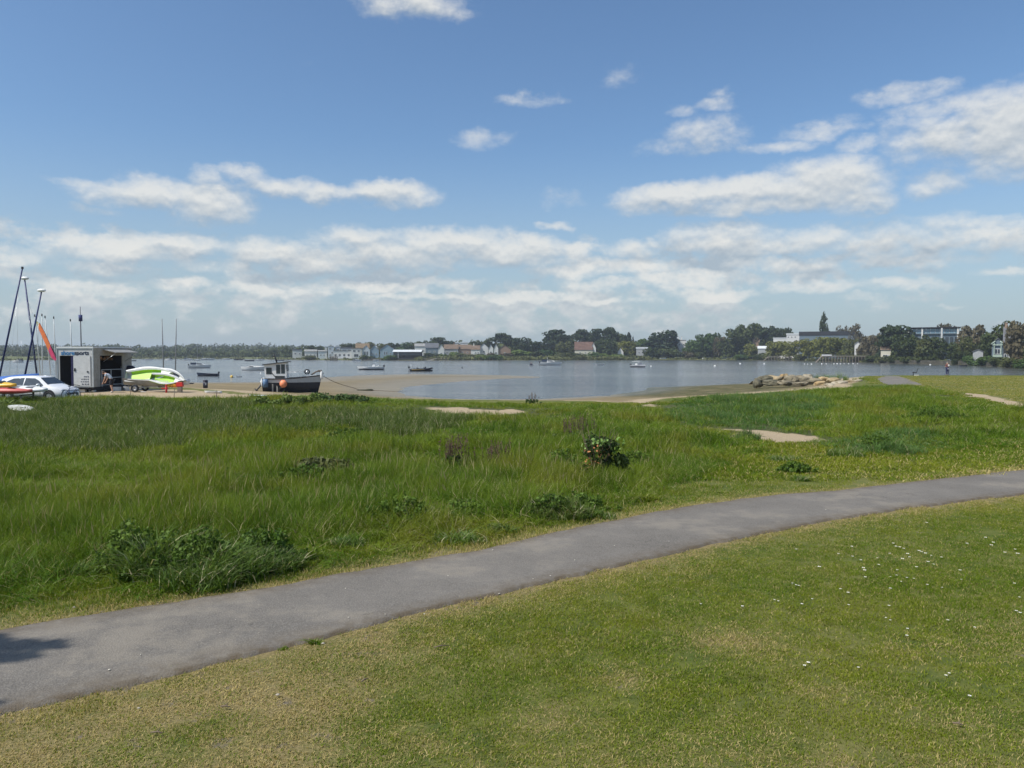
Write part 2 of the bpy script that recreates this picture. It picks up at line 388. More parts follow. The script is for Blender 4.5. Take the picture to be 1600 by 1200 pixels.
LAWNDRY = poly([(0,1130),(400,1028),(560,985),(640,975),(700,1000),(640,1060),(560,1120),(540,1200),(560,1300),(-200,1300),(-200,1200)])
def dryness(x, y):
    dp = np.where(inside(x, y, PATHP), 0, seg_dist(x, y, PATHP))
    s = smooth(sdist(x, y, LAWNDRY), -0.9, 0.7) * np.clip(0.18 + 1.25 * fbm(x / .8, y / .5, 33, 4), 0, .95)
    s = np.maximum(s, np.exp(-dp / 0.45) * 0.9)
    s = np.maximum(s, smooth(1.0 - (y - 5.0) * 0.9 - 0.05 * (x - 1), 0, 1) * 0.42)
    s = np.maximum(s, smooth(fbm(x / 1.3 + 4, y / 0.8, 31, 4), 0.56, 0.78) * 0.55)
    s = np.maximum(s, smooth(sdist(x, y, LAWN2), -1, 2) * 0.42)
    for px_, py_, rx_, ry_, st_ in ((1145,1000,.55,.35,.85),(970,1062,.35,.22,.75),(1180,1020,.8,.3,.5),(1305,1085,.5,.25,.6),(1500,1120,.5,.2,.7),(870,1130,.5,.25,.6),(1130,1150,.7,.2,.55),(900,1000,.4,.2,.4),(860,1100,.3,.2,.6),(1480,1062,.4,.12,.5),(1300,1190,1.5,.15,.6),(640,1150,.4,.3,.6)):
        cx_, cy_ = onz(px_, py_); s = np.maximum(s, st_ * np.exp(-((x - cx_) / rx_) ** 2 - ((y - cy_) / ry_) ** 2))
    right = smooth(x, 2.5, 9) * smooth(y, 14, 8)
    return np.clip(s * (1 - 0.35 * right), 0, 1)
build_ground()

def path_material():
    m, b = new_mat('asphalt'); g = pos(b)
    n0 = b.noise(g, 0.7, 5, 0.6); n1 = b.noise(g, 6, 6, 0.7); n2 = b.noise(g, 180, 3, 0.6)
    v = b.node('ShaderNodeTexVoronoi'); v.inputs['Scale'].default_value = 55; b.l.new(g, v.inputs['Vector'])
    n5 = b.noise(g, 45, 3, 0.7)
    c = b.mix(b.ramp(n0, 0.3, 0.7), (0.118, 0.107, 0.092), (0.168, 0.153, 0.133))
    c = b.mix(b.math('MULTIPLY', b.ramp(n1, 0.45, 0.75), 0.5), c, (0.085, 0.08, 0.072))
    c = b.mix(b.math('MULTIPLY', b.ramp(n2, 0.5, 0.75), 0.5), c, (0.31, 0.285, 0.255))
    c = b.mix(b.math('MULTIPLY', b.ramp(v.outputs['Distance'], 0.0, 0.3, 1, 0), 0.45), c, (0.07, 0.068, 0.066))
    edge = b.attr('edge')
    c = b.mix(b.math('MULTIPLY', b.ramp(n5, 0.45, 0.62), 0.5), c, (0.235, 0.215, 0.185))
    c = b.mix(b.math('MULTIPLY', b.ramp(b.noise(g, 0.35, 6, 0.75), 0.50, 0.60), 0.34), c, (0.27, 0.235, 0.18))
    ck = b.node('ShaderNodeTexVoronoi', feature='DISTANCE_TO_EDGE'); ck.inputs['Scale'].default_value = .45
    b.l.new(b.vmath('ADD', g, b.vmath('MULTIPLY', b.comb(b.noise(g, 2.2, 4, .6), b.noise(g, 2.7, 4, .6), 0.0), (1.2, 1.2, 0))), ck.inputs['Vector'])
    c = b.mix(b.math('MULTIPLY', b.ramp(ck.outputs['Distance'], 0.0, 0.007, 1, 0), b.ramp(b.noise(g, .5, 3, .5), .5, .62, 0, .55)), c, (0.05, 0.045, 0.04))
    c = b.mix(b.math('MULTIPLY', edge, b.ramp(n1, 0.35, 0.6, 0.3, 1)), c, (0.115, 0.09, 0.06))
    p = bsdf(b, c, 0.85, 0.25, 0, bump(b, b.math('ADD', n2, b.math('MULTIPLY', v.outputs['Distance'], 1.0)), 0.6, 0.006))
    finish(b, p.outputs[0]); return m
def resample(P, n):
    P = np.asarray(P); d = np.r_[0, np.cumsum(np.hypot(*np.diff(P, axis=0).T))]
    t = np.linspace(0, d[-1], n); return np.stack([np.interp(t, d, P[:, 0]), np.interp(t, d, P[:, 1])], 1)
def build_path():
    n = 900
    U = resample(poly(P_UP), n); L = resample(poly(P_LO), n)
    # smooth the traced polygon corners
    for P in (U, L):
        k = 15; Q = np.pad(P, ((k, k), (0, 0)), 'edge'); ker = np.ones(2 * k + 1) / (2 * k + 1)
        for j in (0, 1): P[:, j] = np.convolve(Q[:, j], ker, 'valid')
    W_ = U - L; s = np.arange(n) * 0.06
    jit = lambda sd_: (fbm(s * 1.2, s * 0 + sd_, sd_, 5) - 0.5) * 0.22
    cols = [0, .02, .06, .2, .4, .6, .8, .94, .98, 1.0]; V = []; E = []
    for i in range(n):
        w = np.hypot(*W_[i]); 
        for t in cols:
            j = jit_u[i] * t + jit_l[i] * (1 - t) if False else 0
            p = L[i] + W_[i] * t
            V.append([p[0], p[1], 0])
    V = np.array(V); k = len(cols); V = V.reshape(n, k, 3)
    ju, jl = jit(7), jit(13)
    dirn = W_ / np.hypot(W_[:, 0], W_[:, 1])[:, None]
    for c_, t in enumerate(cols):
        amt = np.where(t > 0.5, ju, -jl) * abs(t - 0.5) * 2 * (1 if (t < .1 or t > .9) else 0.0)
        V[:, c_, 0] += dirn[:, 0] * amt; V[:, c_, 1] += dirn[:, 1] * amt
        z = height(V[:, c_, 0], V[:, c_, 1])
        V[:, c_, 2] = z + (0.030 if 0 < c_ < k - 1 else -0.02) + 0.012 * (1 - (2 * t - 1) ** 2)
    V = V.reshape(-1, 3)
    i = np.arange(n - 1)[:, None] * k + np.arange(k - 1)[None, :]
    Fq = np.stack([i, i + k, i + k + 1, i + 1], -1).reshape(-1, 4)
    me = mesh_np('path', V, Fq, True)
    add_attr(me, 'edge', np.tile([1, 1, .55, 0, 0, 0, 0, .55, 1, 1], n))
    link('path', me, path_material(), kind='structure')
build_path()

def build_lower_path():
    """the second bit of paving where the path comes out by the bench"""
    P = poly([(1371,592),(1384,588),(1404,588),(1424,594),(1442,602),(1390,602),(1378,598)])
    me = bpy.data.meshes.new('footpath'); bm = bmesh.new()
    top = [bm.verts.new((x, y, gz(x, y) + 0.03)) for x, y in P]
    bm.faces.new(top)
    bot = [bm.verts.new((x, y, gz(x, y) - 0.05)) for x, y in P]
    for i in range(len(P)): bm.faces.new((top[i], top[i - 1], bot[i - 1], bot[i]))
    bm.normal_update(); bm.to_mesh(me); bm.free()
    o = link('path', me, bpy.data.materials['asphalt'], kind='structure')
build_lower_path()

def build_water():
    m, b = new_mat('water'); g = pos(b)
    sc = b.vmath('MULTIPLY', g, (0.55, 1.0, 1.0))
    w1 = b.noise(sc, 1.3, 3, 0.6); w2 = b.noise(sc, 0.22, 3, 0.5); w3 = b.noise(sc, 5.5, 2, 0.6)
    h = b.math('ADD', b.math('ADD', b.math('MULTIPLY', w1, 0.5), b.math('MULTIPLY', w2, 0.8)), b.math('MULTIPLY', w3, 0.15))
    calm = b.noise(b.vmath('MULTIPLY', g, (0.006, 0.03, 1)), 1.0, 4, 0.6)
    streak = b.noise(b.vmath('MULTIPLY', g, (0.02, 0.16, 1)), 1.0, 5, 0.7)
    body = b.mix(b.ramp(streak, 0.35, 0.65), (0.050, 0.058, 0.060), (0.105, 0.105, 0.095))
    bn = b.node('ShaderNodeBump'); bn.inputs['Distance'].default_value = 0.28
    b.l.new(b.ramp(calm, 0.35, 0.6, 0.45, 1.0), bn.inputs['Strength']); b.l.new(h, bn.inputs['Height'])
    p = bsdf(b, body, 0.12, 0.5, 0, bn.outputs[0]); p.inputs['IOR'].default_value = 1.33
    finish(b, p.outputs[0])
    xs = axis(-3500, 3500, 4, 0.08); ys = axis(60, 4200, 4, 0.08, 60)
    X, Y = np.meshgrid(xs, ys[ys >= 60]); nx, ny = X.shape[1], X.shape[0]
    i = np.arange(ny - 1)[:, None] * nx + np.arange(nx - 1)[None, :]
    me = mesh_np('water', np.stack([X.ravel(), Y.ravel(), np.full(X.size, WL)], 1), np.stack([i, i + 1, i + nx + 1, i + nx], -1).reshape(-1, 4))
    link('water', me, m, kind='structure')
build_water()

# ------------------------------------------------------------------ grass
def blades(n, rad, h0, h1, w, lean, seed, curve=0.5, clump=False, dirbias=(0.25, 0.0)):
    """n bent tapering blades rooted in a disc; returns verts, quads, t, v"""
    r = np.random.RandomState(seed)
    rr = rad * np.sqrt(r.rand(n)) * (0.45 if clump else 1); ph = r.rand(n) * 2 * np.pi
    bx, by = rr * np.cos(ph), rr * np.sin(ph)
    h = h0 + (h1 - h0) * r.rand(n) ** 0.8
    az = r.rand(n) * 2 * np.pi if not clump else ph + (r.rand(n) - .5) * 1.2
    ln = lean * (0.3 + r.rand(n)) * (1.0 if not clump else 0.5 + rr / rad * 1.6)
    lx, ly = np.cos(az) * ln + dirbias[0] * lean, np.sin(az) * ln + dirbias[1] * lean
    fa = r.rand(n) * np.pi; wx, wy = np.cos(fa), np.sin(fa)
    ww = w * (0.6 + 0.8 * r.rand(n))
    V, T = [], []
    for t, wk in ((0, .8), (.4, 1.0), (.75, .7), (1.0, .12)):
        b_ = t ** (1 + curve * 2)
        x = bx + lx * h * b_; y = by + ly * h * b_; z = h * (t - 0.35 * np.minimum(ln, 1.2) * b_) - (0.02 if t == 0 else 0)
        for s in (-1, 1):
            V.append(np.stack([x + s * wx * ww * wk / 2, y + s * wy * ww * wk / 2, z], 1)); T.append(np.full(n, t))
    V = np.stack(V, 1); T = np.stack(T, 1)                    # n,8,3
    i = np.arange(n)[:, None] * 8
    Fq = np.concatenate([i + np.array([[0, 1, 3, 2]]), i + np.array([[2, 3, 5, 4]]), i + np.array([[4, 5, 7, 6]])], 0)
    v = np.repeat(r.rand(n), 8)
    return V.reshape(-1, 3), Fq, T.ravel(), v
def blade_mesh(name, m, parts):
    Vs, Fs, Ts, vs, k = [], [], [], [], 0
    for V, Fq, T, v in parts:
        Vs.append(V); Fs.append(Fq + k); Ts.append(T); vs.append(v); k += len(V)
    me = mesh_np(name, np.concatenate(Vs), np.concatenate(Fs))
    add_attr(me, 't', np.concatenate(Ts)); add_attr(me, 'v', np.concatenate(vs)); me.materials.append(m)
    return me
def grass_mat(name, a, b_, tip, straw, strawf=0.12, inst=True, gloss=0.25, trans=0.35, lawn=False, olive=None):
    m, b = new_mat(name); g = pos(b)
    n1 = b.noise(g, 0.16, 5, 0.6); n2 = b.noise(g, 0.9, 4, 0.6)
    t, v = b.attr('t'), b.attr('v')
    f = b.math('ADD', b.math('MULTIPLY', n1, .6), b.math('MULTIPLY', n2, .4))
    c = b.mix(b.ramp(f, 0.41, 0.59), a, b_)
    if olive: c = b.mix(b.math('MULTIPLY', b.ramp(b.noise(b.vmath('ADD', g, (31, 7, 0)), 0.30, 4, 0.6), 0.50, 0.64), 0.75), c, olive)
    c = b.mix(b.math('MULTIPLY', b.math('POWER', t, 2.0), 0.55), c, tip)
    dead = b.math('GREATER_THAN', v, 1 - strawf)
    if lawn:
        dry = b.attr('dry', 'INSTANCER')
        n3 = b.noise(g, 5.0, 4, 0.65)
        th = b.math('SUBTRACT', 1.0, b.math('MULTIPLY', dry, b.ramp(n3, 0.25, 0.6, 0.55, 1.05)))
        dead = b.math('MAXIMUM', dead, b.math('GREATER_THAN', v, th))
    c = b.mix(dead, c, straw)
    p = bsdf(b, c, 0.42, gloss)
    tr = b.node('ShaderNodeBsdfTranslucent'); b.l.new(b.mix(1.0, c, (1.05, 1.0, 0.55), 'MULTIPLY'), tr.inputs[0])
    mx = b.node('ShaderNodeMixShader'); mx.inputs[0].default_value = trans
    b.l.new(p.outputs[0], mx.inputs[1]); b.l.new(tr.outputs[0], mx.inputs[2])
    finish(b, mx.outputs[0]); return m
GM_MEADOW = grass_mat('meadow_grass', (0.052, 0.134, 0.006), (0.155, 0.225, 0.017), (0.22, 0.275, 0.048), (0.42, 0.37, 0.19), 0.07, gloss=0.06, olive=(0.225, 0.220, 0.026))
GM_REED = grass_mat('reed_grass', (0.050, 0.100, 0.012), (0.092, 0.145, 0.020), (0.21, 0.25, 0.08), (0.42, 0.38, 0.24), 0.12, gloss=0.12)
GM_BLUE = grass_mat('blue_grass', (0.055, 0.135, 0.026), (0.10, 0.185, 0.040), (0.18, 0.26, 0.09), (0.36, 0.32, 0.18), 0.05, gloss=0.08)
GM_CLUMP = grass_mat('clump_grass', (0.052, 0.115, 0.010), (0.100, 0.170, 0.018), (0.22, 0.30, 0.11), (0.46, 0.43, 0.26), 0.09, gloss=0.12)
GM_LAWN = grass_mat('lawn_grass', (0.095, 0.170, 0.008), (0.200, 0.235, 0.018), (0.25, 0.27, 0.04), (0.48, 0.39, 0.17), 0.10, lawn=True, gloss=0.06)

def proto_collection(name, meshes):
    c = bpy.data.collections.new(name)
    for i, me in enumerate(meshes):
        o = bpy.data.objects.new('%s_%02d' % (name, i), me); c.objects.link(o)
    return c
def scatter(name, coll, P, rot, scl, idx, extra, **props):
    me = bpy.data.meshes.new(name); me.vertices.add(len(P)); me.vertices.foreach_set('co', np.asarray(P, np.float32).ravel())
    for nm, arr in (('rot', rot), ('scl', scl)):
        a = me.attributes.new(nm, 'FLOAT_VECTOR', 'POINT'); a.data.foreach_set('vector', np.asarray(arr, np.float32).ravel())
    a = me.attributes.new('idx', 'INT', 'POINT'); a.data.foreach_set('value', np.asarray(idx, np.int32))
    for k, v in extra.items(): add_attr(me, k, v)
    o = link(name, me, **props)
    ng = bpy.data.node_groups.new(name, 'GeometryNodeTree')
    ng.interface.new_socket('Geometry', in_out='INPUT', socket_type='NodeSocketGeometry')
    ng.interface.new_socket('Geometry', in_out='OUTPUT', socket_type='NodeSocketGeometry')
    N, L = ng.nodes, ng.links
    gi, go = N.new('NodeGroupInput'), N.new('NodeGroupOutput')
    iop = N.new('GeometryNodeInstanceOnPoints'); ci = N.new('GeometryNodeCollectionInfo')
    ci.inputs['Collection'].default_value = coll; ci.inputs['Separate Children'].default_value = True; ci.inputs['Reset Children'].default_value = True
    def na(n_, t):
        q = N.new('GeometryNodeInputNamedAttribute'); q.data_type = t; q.inputs[0].default_value = n_
        return [s for s in q.outputs if s.name == 'Attribute' and s.enabled][0]
    mp = N.new('GeometryNodeMeshToPoints'); mp.inputs['Radius'].default_value = 0.01
    L.new(gi.outputs[0], mp.inputs['Mesh']); L.new(mp.outputs[0], iop.inputs['Points'])
    L.new(ci.outputs[0], iop.inputs['Instance']); iop.inputs['Pick Instance'].default_value = True
    L.new(na('idx', 'INT'), iop.inputs['Instance Index'])
    e2r = N.new('FunctionNodeEulerToRotation'); L.new(na('rot', 'FLOAT_VECTOR'), e2r.inputs[0]); L.new(e2r.outputs[0], iop.inputs['Rotation'])
    L.new(na('scl', 'FLOAT_VECTOR'), iop.inputs['Scale']); L.new(iop.outputs[0], go.inputs[0])
    o.modifiers.new('scatter', 'NODES').node_group = ng
    return o

def seeds(y0, y1, dens, seed, k=0.82, pad=6.5):
    """jittered points in a view-shaped trapezium, dens(y) per square metre"""
    r = np.random.RandomState(seed); xs, ys = [], []
    y = y0
    while y < y1:
        d = dens(y); step = 1 / math.sqrt(d); hw = k * y + pad
        n = int(2 * hw / step)
        xs.append(-hw + (np.arange(n) + r.rand(n)) * step); ys.append(y + r.rand(n) * step); y += step
    return np.concatenate(xs), np.concatenate(ys)

def build_grass():
    TF = [blade_mesh('tuft', GM_MEADOW, [blades(80, .26, .20, .50, .0065, .6, s), blades(40, .26, .12, .3, .008, .9, s + 50)]) for s in range(6)]
    TF += [blade_mesh('tuft_seed', GM_MEADOW, [blades(70, .26, .22, .52, .0065, .55, s + 9), seedheads(2, .24, s)]) for s in range(2)]
    RD = [blade_mesh('reed', GM_REED, [blades(60, .26, .40, .74, .009, .35, s + 20), blades(24, .25, .3, .6, .010, .8, s + 70)]) for s in range(4)]
    BL = [blade_mesh('blue', GM_BLUE, [blades(70, .26, .32, .60, .009, .45, s + 30)]) for s in range(3)]
    def far_version(name, m, h0, h1, s, lean): return blade_mesh(name, m, [blades(70, .42, h0, h1, .013, lean, s)])
    TFF = [far_version('tuft_far', GM_MEADOW, .22, .50, s + 200, .5) for s in range(4)]
    RDF = [far_version('reed_far', GM_REED, .40, .72, s + 220, .3) for s in range(3)]
    BLF = [far_version('blue_far', GM_BLUE, .35, .60, s + 240, .4) for s in range(3)]
    allm = TF + RD + BL + TFF + RDF + BLF          # 8,4,3,4,3,3
    coll = proto_collection('meadow_kinds', allm)
    REED = poly([(-500,640),(0,643),(150,634),(300,640),(450,650),(560,648),(700,662),(690,690),(560,680),(420,690),(240,716),(0,716),(-500,712)])
    BLUEP = poly([(1040,645),(1090,626),(1180,621),(1270,628),(1300,645),(1240,662),(1195,694),(1150,672),(1100,668),(1050,664)])
    BLUE2 = poly([(1290,692),(1340,682),(1460,684),(1500,700),(1420,712),(1310,712)])
    SHORT = poly([(1000,636),(1060,640),(1150,660),(1180,672),(1120,672),(1010,655)])
    x, y = seeds(6.2, 62, lambda y: 30 if y < 12 else 20 if y < 18 else 11 if y < 28 else 6.0, 5)
    tl = sdist(x, y, TALL); sa = sand_amount(x, y); dp = np.where(inside(x, y, PATHP), 0, seg_dist(x, y, PATHP))
    r = np.random.RandomState(8)
    hf = 1.12 * (0.14 + 1.35 * smooth(fbm(x / 2.0, y / 2.0, 41, 4), .15, .85)) * (1 - .30 * smooth(y, 14, 30))
    hf *= 1 - .6 * smooth(sa, -3.5, -.3)
    hf *= 0.30 + 0.70 * smooth(tl, -0.1, 1.5) * (0.75 + 0.25 * smooth(tl, 0, 4))
    bare = fbm(x / 1.6, y / 1.6, 55, 3)
    keep = (tl > -0.25 + 0.5 * (bare - .5)) & (sa < -0.15 + (bare - .5) * .8) & ~((smooth(-sa, 2.6, .2) > .5) & (r.rand(len(x)) < .55)) & (dp > 0.22 + 0.3 * bare) & (r.rand(len(x)) < np.clip(1.5 - bare, .4, 1))
    sh = smooth(sdist(x, y, SHORT), -0.5, 1.5); hf *= 1 - .65 * sh
    dshore = sdist(x, y, PLAT); hf *= 0.45 + 0.55 * smooth(dshore, 0.5, 6)
    reed = (sdist(x, y, REED) + (fbm(x / 2.2, y / 1.5, 61) - .5) * 7 - .6) > 0
    blue = (np.maximum(sdist(x, y, BLUEP), sdist(x, y, BLUE2)) + (fbm(x / 1.1, y / 1.1, 63) - .5) * 2.0) > 0
    blue &= r.rand(len(x)) < .6
    reed &= r.rand(len(x)) < .85
    far = y > 20
    n = len(x); u = r.rand(n)
    idx = np.where(far, 15 + (u * 4).astype(int), (u * 7.3).astype(int))
    idx = np.where(reed, np.where(far, 19 + (u * 3).astype(int), 8 + (u * 4).astype(int)), idx)
    idx = np.where(blue & ~reed, np.where(far, 22 + (u * 3).astype(int), 12 + (u * 3).astype(int)), idx)
    hf = np.where(reed, (0.42 + 0.45 * fbm(x / 1.4, y / 1.4, 43, 3)) * (.55 + .45 * smooth(dshore, .5, 6)), hf)
    x, y, idx, hf = x[keep], y[keep], idx[keep], hf[keep]; n = len(x)
    z = height(x, y)
    rot = np.stack([(r.rand(n) - .5) * .3 + (fbm(x / 1.8, y / 1.8, 85, 3) - .5) * 1.3, (r.rand(n) - .5) * .3 + (fbm(x / 1.8, y / 1.8, 87, 3) - .5) * 1.3, r.rand(n) * 6.283], 1)
    s = 0.85 + 0.3 * r.rand(n)
    # Blender sorts the children of a collection by name: names are numbered so the order holds
    scatter('meadow_grass', coll, np.stack([x, y, z], 1), rot, np.stack([s, s, s * hf], 1), idx, {}, kind='stuff')
    # short turf: lawn and verges
    LW = [blade_mesh('sward', GM_LAWN, [blades(360, .24, .014, .036, .0042, .9, s + 300, dirbias=(0.1, 0))]) for s in range(4)]
    LW += [blade_mesh('sward_coarse', GM_LAWN, [blades(170, .24, .02, .055, .0052, .8, s + 320)]) for s in range(3)]
    LW += [blade_mesh('sward_far', GM_LAWN, [blades(150, .34, .03, .075, .014, .8, s + 340)]) for s in range(3)]
    coll = proto_collection('sward_kinds', LW)
    x, y = seeds(3.0, 100, lambda y: 17 if y < 10 else 12 if y < 16 else 6 if y < 26 else 3.5 if y < 44 else 1.6, 15)
    q = (y < 44) | (sdist(x, y, LAWN2) > -1); x, y = x[q], y[q]
    tl = sdist(x, y, TALL); sa = sand_amount(x, y); ip = inside(x, y, PATHP); dpi = seg_dist(x, y, PATHP); dp = np.where(ip, 0, dpi)
    d = dryness(x, y); r = np.random.RandomState(18); n = len(x); u = r.rand(n)
    bare = fbm(x / .5, y / .5, 71, 4)
    above = y > np.interp(x, poly(P_UP)[:, 0], poly(P_UP)[:, 1])
    keep = (tl < 0.9) & (sa < -0.1) & ((dp > 0.02) | (np.where(ip, dpi, 9) < 0.26 * (bare - .42))) & ((bare + d * 0.10) < 0.80) & inside(x, y, PLAT)
    hs = np.where(above, 0.9 + 1.1 * smooth(tl, -1.2, 0.4) + .6 * (fbm(x, y, 77) - .3), 0.6 + 0.7 * fbm(x / 1.5, y / 1.5, 78) + 0.6 * np.exp(-((dp - .15) / .12) ** 2) * (bare > .5))
    hs *= 1 - 0.35 * d
    idx = np.where(y > 17, 7 + (u * 3).astype(int), np.where(above | ((u * 37) % 1 < 0.06), 4 + (u * 3).astype(int), (u * 4).astype(int)))
    x, y, idx, hs, d = x[keep], y[keep], idx[keep], hs[keep], d[keep]; n = len(x)
    s = 0.9 + .4 * r.rand(n)
    scatter('lawn_grass', coll, np.stack([x, y, height(x, y) + .018 * inside(x, y, PATHP)], 1), np.stack([0 * x, 0 * x, r.rand(n) * 6.283], 1), np.stack([s, s, hs], 1), idx, {'dry': d}, kind='stuff')
    print('grass', n)
def seedheads(n, rad, seed):
    """upright stalks with a feathery head"""
    V, Fq, T, v = blades(n, rad, .42, .66, .005, .25, seed + 500, curve=.3)
    h = V.reshape(n, 8, 3); out = [h.copy()]; 
    for k in range(2):
        q = h.copy(); top = (h[:, 6] + h[:, 7]) / 2; a = k * 1.57 + 0.4; dx = np.array([math.cos(a), math.sin(a), 0]) * 0.007
        for j, (zz, w) in enumerate(((-.15, .2), (-.10, 1.), (-.04, .8), (.02, .1))):
            q[:, 2 * j] = top + np.array([0, 0, zz]) - dx * w; q[:, 2 * j + 1] = top + np.array([0, 0, zz]) + dx * w
        out.append(q)
    V = np.concatenate([o.reshape(-1, 3) for o in out]); m_ = n * len(out)
    i = np.arange(m_)[:, None] * 8
    Fq = np.concatenate([i + np.array([[0, 1, 3, 2]]), i + np.array([[2, 3, 5, 4]]), i + np.array([[4, 5, 7, 6]])], 0)
    return V, Fq, np.tile([0, 0, .4, .4, .75, .75, 1, 1], m_), np.concatenate([np.full(n * 8, .5), np.full((m_ - n) * 8, .97)])
build_grass()

# ------------------------------------------------------------------ mesh building
class MB:
    def __init__(s): s.v = []; s.f = []; s.sm = []
    def add(s, vs, fs, smooth_=False):
        k = len(s.v); s.v += [tuple(q) for q in vs]; s.f += [tuple(i + k for i in f) for f in fs]; s.sm += [smooth_] * len(fs); return s
    def box(s, c, d, rz=0.0, rx=0.0, ry=0.0, taper=1.0, shear=(0, 0)):
        M = Matrix.Translation(c) @ Matrix.Rotation(rz, 4, 'Z') @ Matrix.Rotation(ry, 4, 'Y') @ Matrix.Rotation(rx, 4, 'X')
        vs = []
        for z in (-.5, .5):
            t = taper if z > 0 else 1
            for x, y in ((-.5, -.5), (.5, -.5), (.5, .5), (-.5, .5)):
                vs.append(M @ Vector((x * d[0] * t + shear[0] * (z + .5), y * d[1] * t + shear[1] * (z + .5), z * d[2])))
        return s.add(vs, [(3, 2, 1, 0), (4, 5, 6, 7), (0, 1, 5, 4), (1, 2, 6, 5), (2, 3, 7, 6), (3, 0, 4, 7)])
    def tube(s, pts, r, n=8, caps=True):
        pts = [Vector(p) for p in pts]; rs = r if isinstance(r, (list, tuple)) else [r] * len(pts)
        vs, fs = [], []; prev = None
        for i, p in enumerate(pts):
            t = (pts[min(i + 1, len(pts) - 1)] - pts[max(i - 1, 0)]).normalized()
            a = t.orthogonal().normalized() if prev is None else (prev - t * prev.dot(t)).normalized()
            prev = a; b_ = t.cross(a)
            for k in range(n):
                q = 2 * math.pi * k / n; vs.append(p + (a * math.cos(q) + b_ * math.sin(q)) * rs[i])
        for i in range(len(pts) - 1):
            for k in range(n):
                k2 = (k + 1) % n; fs.append((i * n + k, i * n + k2, (i + 1) * n + k2, (i + 1) * n + k))
        if caps: fs += [tuple(range(n - 1, -1, -1)), tuple((len(pts) - 1) * n + k for k in range(n))]
        return s.add(vs, fs, True)
    def loft(s, rings, caps=True, closed=True, smooth_=True):
        n = len(rings[0]); vs = [p for r_ in rings for p in r_]; fs = []
        for i in range(len(rings) - 1):
            for k in range(n if closed else n - 1):
                k2 = (k + 1) % n; fs.append((i * n + k, i * n + k2, (i + 1) * n + k2, (i + 1) * n + k))
        if caps: fs += [tuple(range(n - 1, -1, -1)), tuple((len(rings) - 1) * n + k for k in range(n))]
        return s.add(vs, fs, smooth_)
    def ball(s, c, r, n=12, m=8, jit=0.0, seed=0):
        if not isinstance(r, (tuple, list)): r = (r, r, r)
        rings = []; rn = random.Random(seed)
        for i in range(1, m):
            t = math.pi * i / m
            rings.append([(c[0] + r[0] * math.sin(t) * math.cos(q) * (1 + jit * (rn.random() - .5)), c[1] + r[1] * math.sin(t) * math.sin(q) * (1 + jit * (rn.random() - .5)), c[2] - r[2] * math.cos(t)) for q in [2 * math.pi * k / n for k in range(n)]])
        return s.loft(rings)
    def prism(s, poly2, axis_, a, b_):
        """polygon in the plane perpendicular to axis_, extruded from a to b_"""
        def P(u, v, w): return {'x': (w, u, v), 'y': (u, w, v), 'z': (u, v, w)}[axis_]
        n = len(poly2); vs = [P(u, v, a) for u, v in poly2] + [P(u, v, b_) for u, v in poly2]
        fs = [tuple(range(n)), tuple(range(2 * n - 1, n - 1, -1))] + [(i, (i + 1) % n, n + (i + 1) % n, n + i) for i in range(n)]
        return s.add(vs, fs)
    def wheel(s, c, r, w, axis_='y', n=20):
        pr = [(r * .62, -w / 2), (r * .93, -w / 2), (r, -w * .3), (r, w * .3), (r * .93, w / 2), (r * .62, w / 2)]
        vs, fs = [], []
        for k in range(n):
            q = 2 * math.pi * k / n
            for rr, ww in pr:
                p = (rr * math.cos(q), ww, rr * math.sin(q)) if axis_ == 'y' else (ww, rr * math.cos(q), rr * math.sin(q))
                vs.append((c[0] + p[0], c[1] + p[1], c[2] + p[2]))
        m_ = len(pr)
        for k in range(n):
            k2 = (k + 1) % n
            for j in range(m_): fs.append((k * m_ + j, k * m_ + (j + 1) % m_, k2 * m_ + (j + 1) % m_, k2 * m_ + j))
        return s.add(vs, fs, True)
    def build(s, name, m=None, parent=None, label=None, fix=True, bevel=0.0):
        me = bpy.data.meshes.new(name); me.from_pydata(s.v, [], s.f); 
        me.polygons.foreach_set('use_smooth', s.sm)
        if fix:
            bm = bmesh.new(); bm.from_mesh(me); bmesh.ops.recalc_face_normals(bm, faces=bm.faces[:])
            if bevel: bmesh.ops.bevel(bm, geom=bm.edges[:], offset=bevel, segments=1, affect='EDGES')
            bm.to_mesh(me); bm.free()
        o = link(name, me, m, parent)
        if label: o['label'] = label
        return o
def thing(name, loc, label, cat, group=None, rz=0.0, sc=None):
    o = bpy.data.objects.new(name, None); COL.objects.link(o); o.empty_display_size = 0.3
    o.location = loc; o.rotation_euler = (0, 0, rz); o['label'] = label; o['category'] = cat
    if sc is not None: o.scale = sc if isinstance(sc, (tuple, list)) else (sc, sc, sc)
    if group: o['group'] = group
    return o
def tag(o, label, cat, group=None):
    o['label'] = label; o['category'] = cat
    if group: o['group'] = group
    return o
KIDS = {}
def kids(o):
    return [c for c in bpy.data.objects if c.parent == o]
def dup(root, loc, rz=0.0, sc=None, label=None, group=None, par=None, tree=None):
    """copy of a thing with its parts and sub-parts"""
    tree = tree or tree_of(root)
    c = root.copy(); COL.objects.link(c); c.location = loc; c.rotation_euler = (0, 0, rz)
    if sc is not None: c.scale = sc if isinstance(sc, (tuple, list)) else (sc, sc, sc)
    if label: c['label'] = label
    if group: c['group'] = group
    for ch, subs in tree:
        d = ch.copy(); COL.objects.link(d); d.parent = c
        for g_ in subs:
            e = g_.copy(); COL.objects.link(e); e.parent = d
    return c
def tree_of(root):
    if root.name not in KIDS: KIDS[root.name] = [(c, kids(c)) for c in kids(root)]
    return KIDS[root.name]
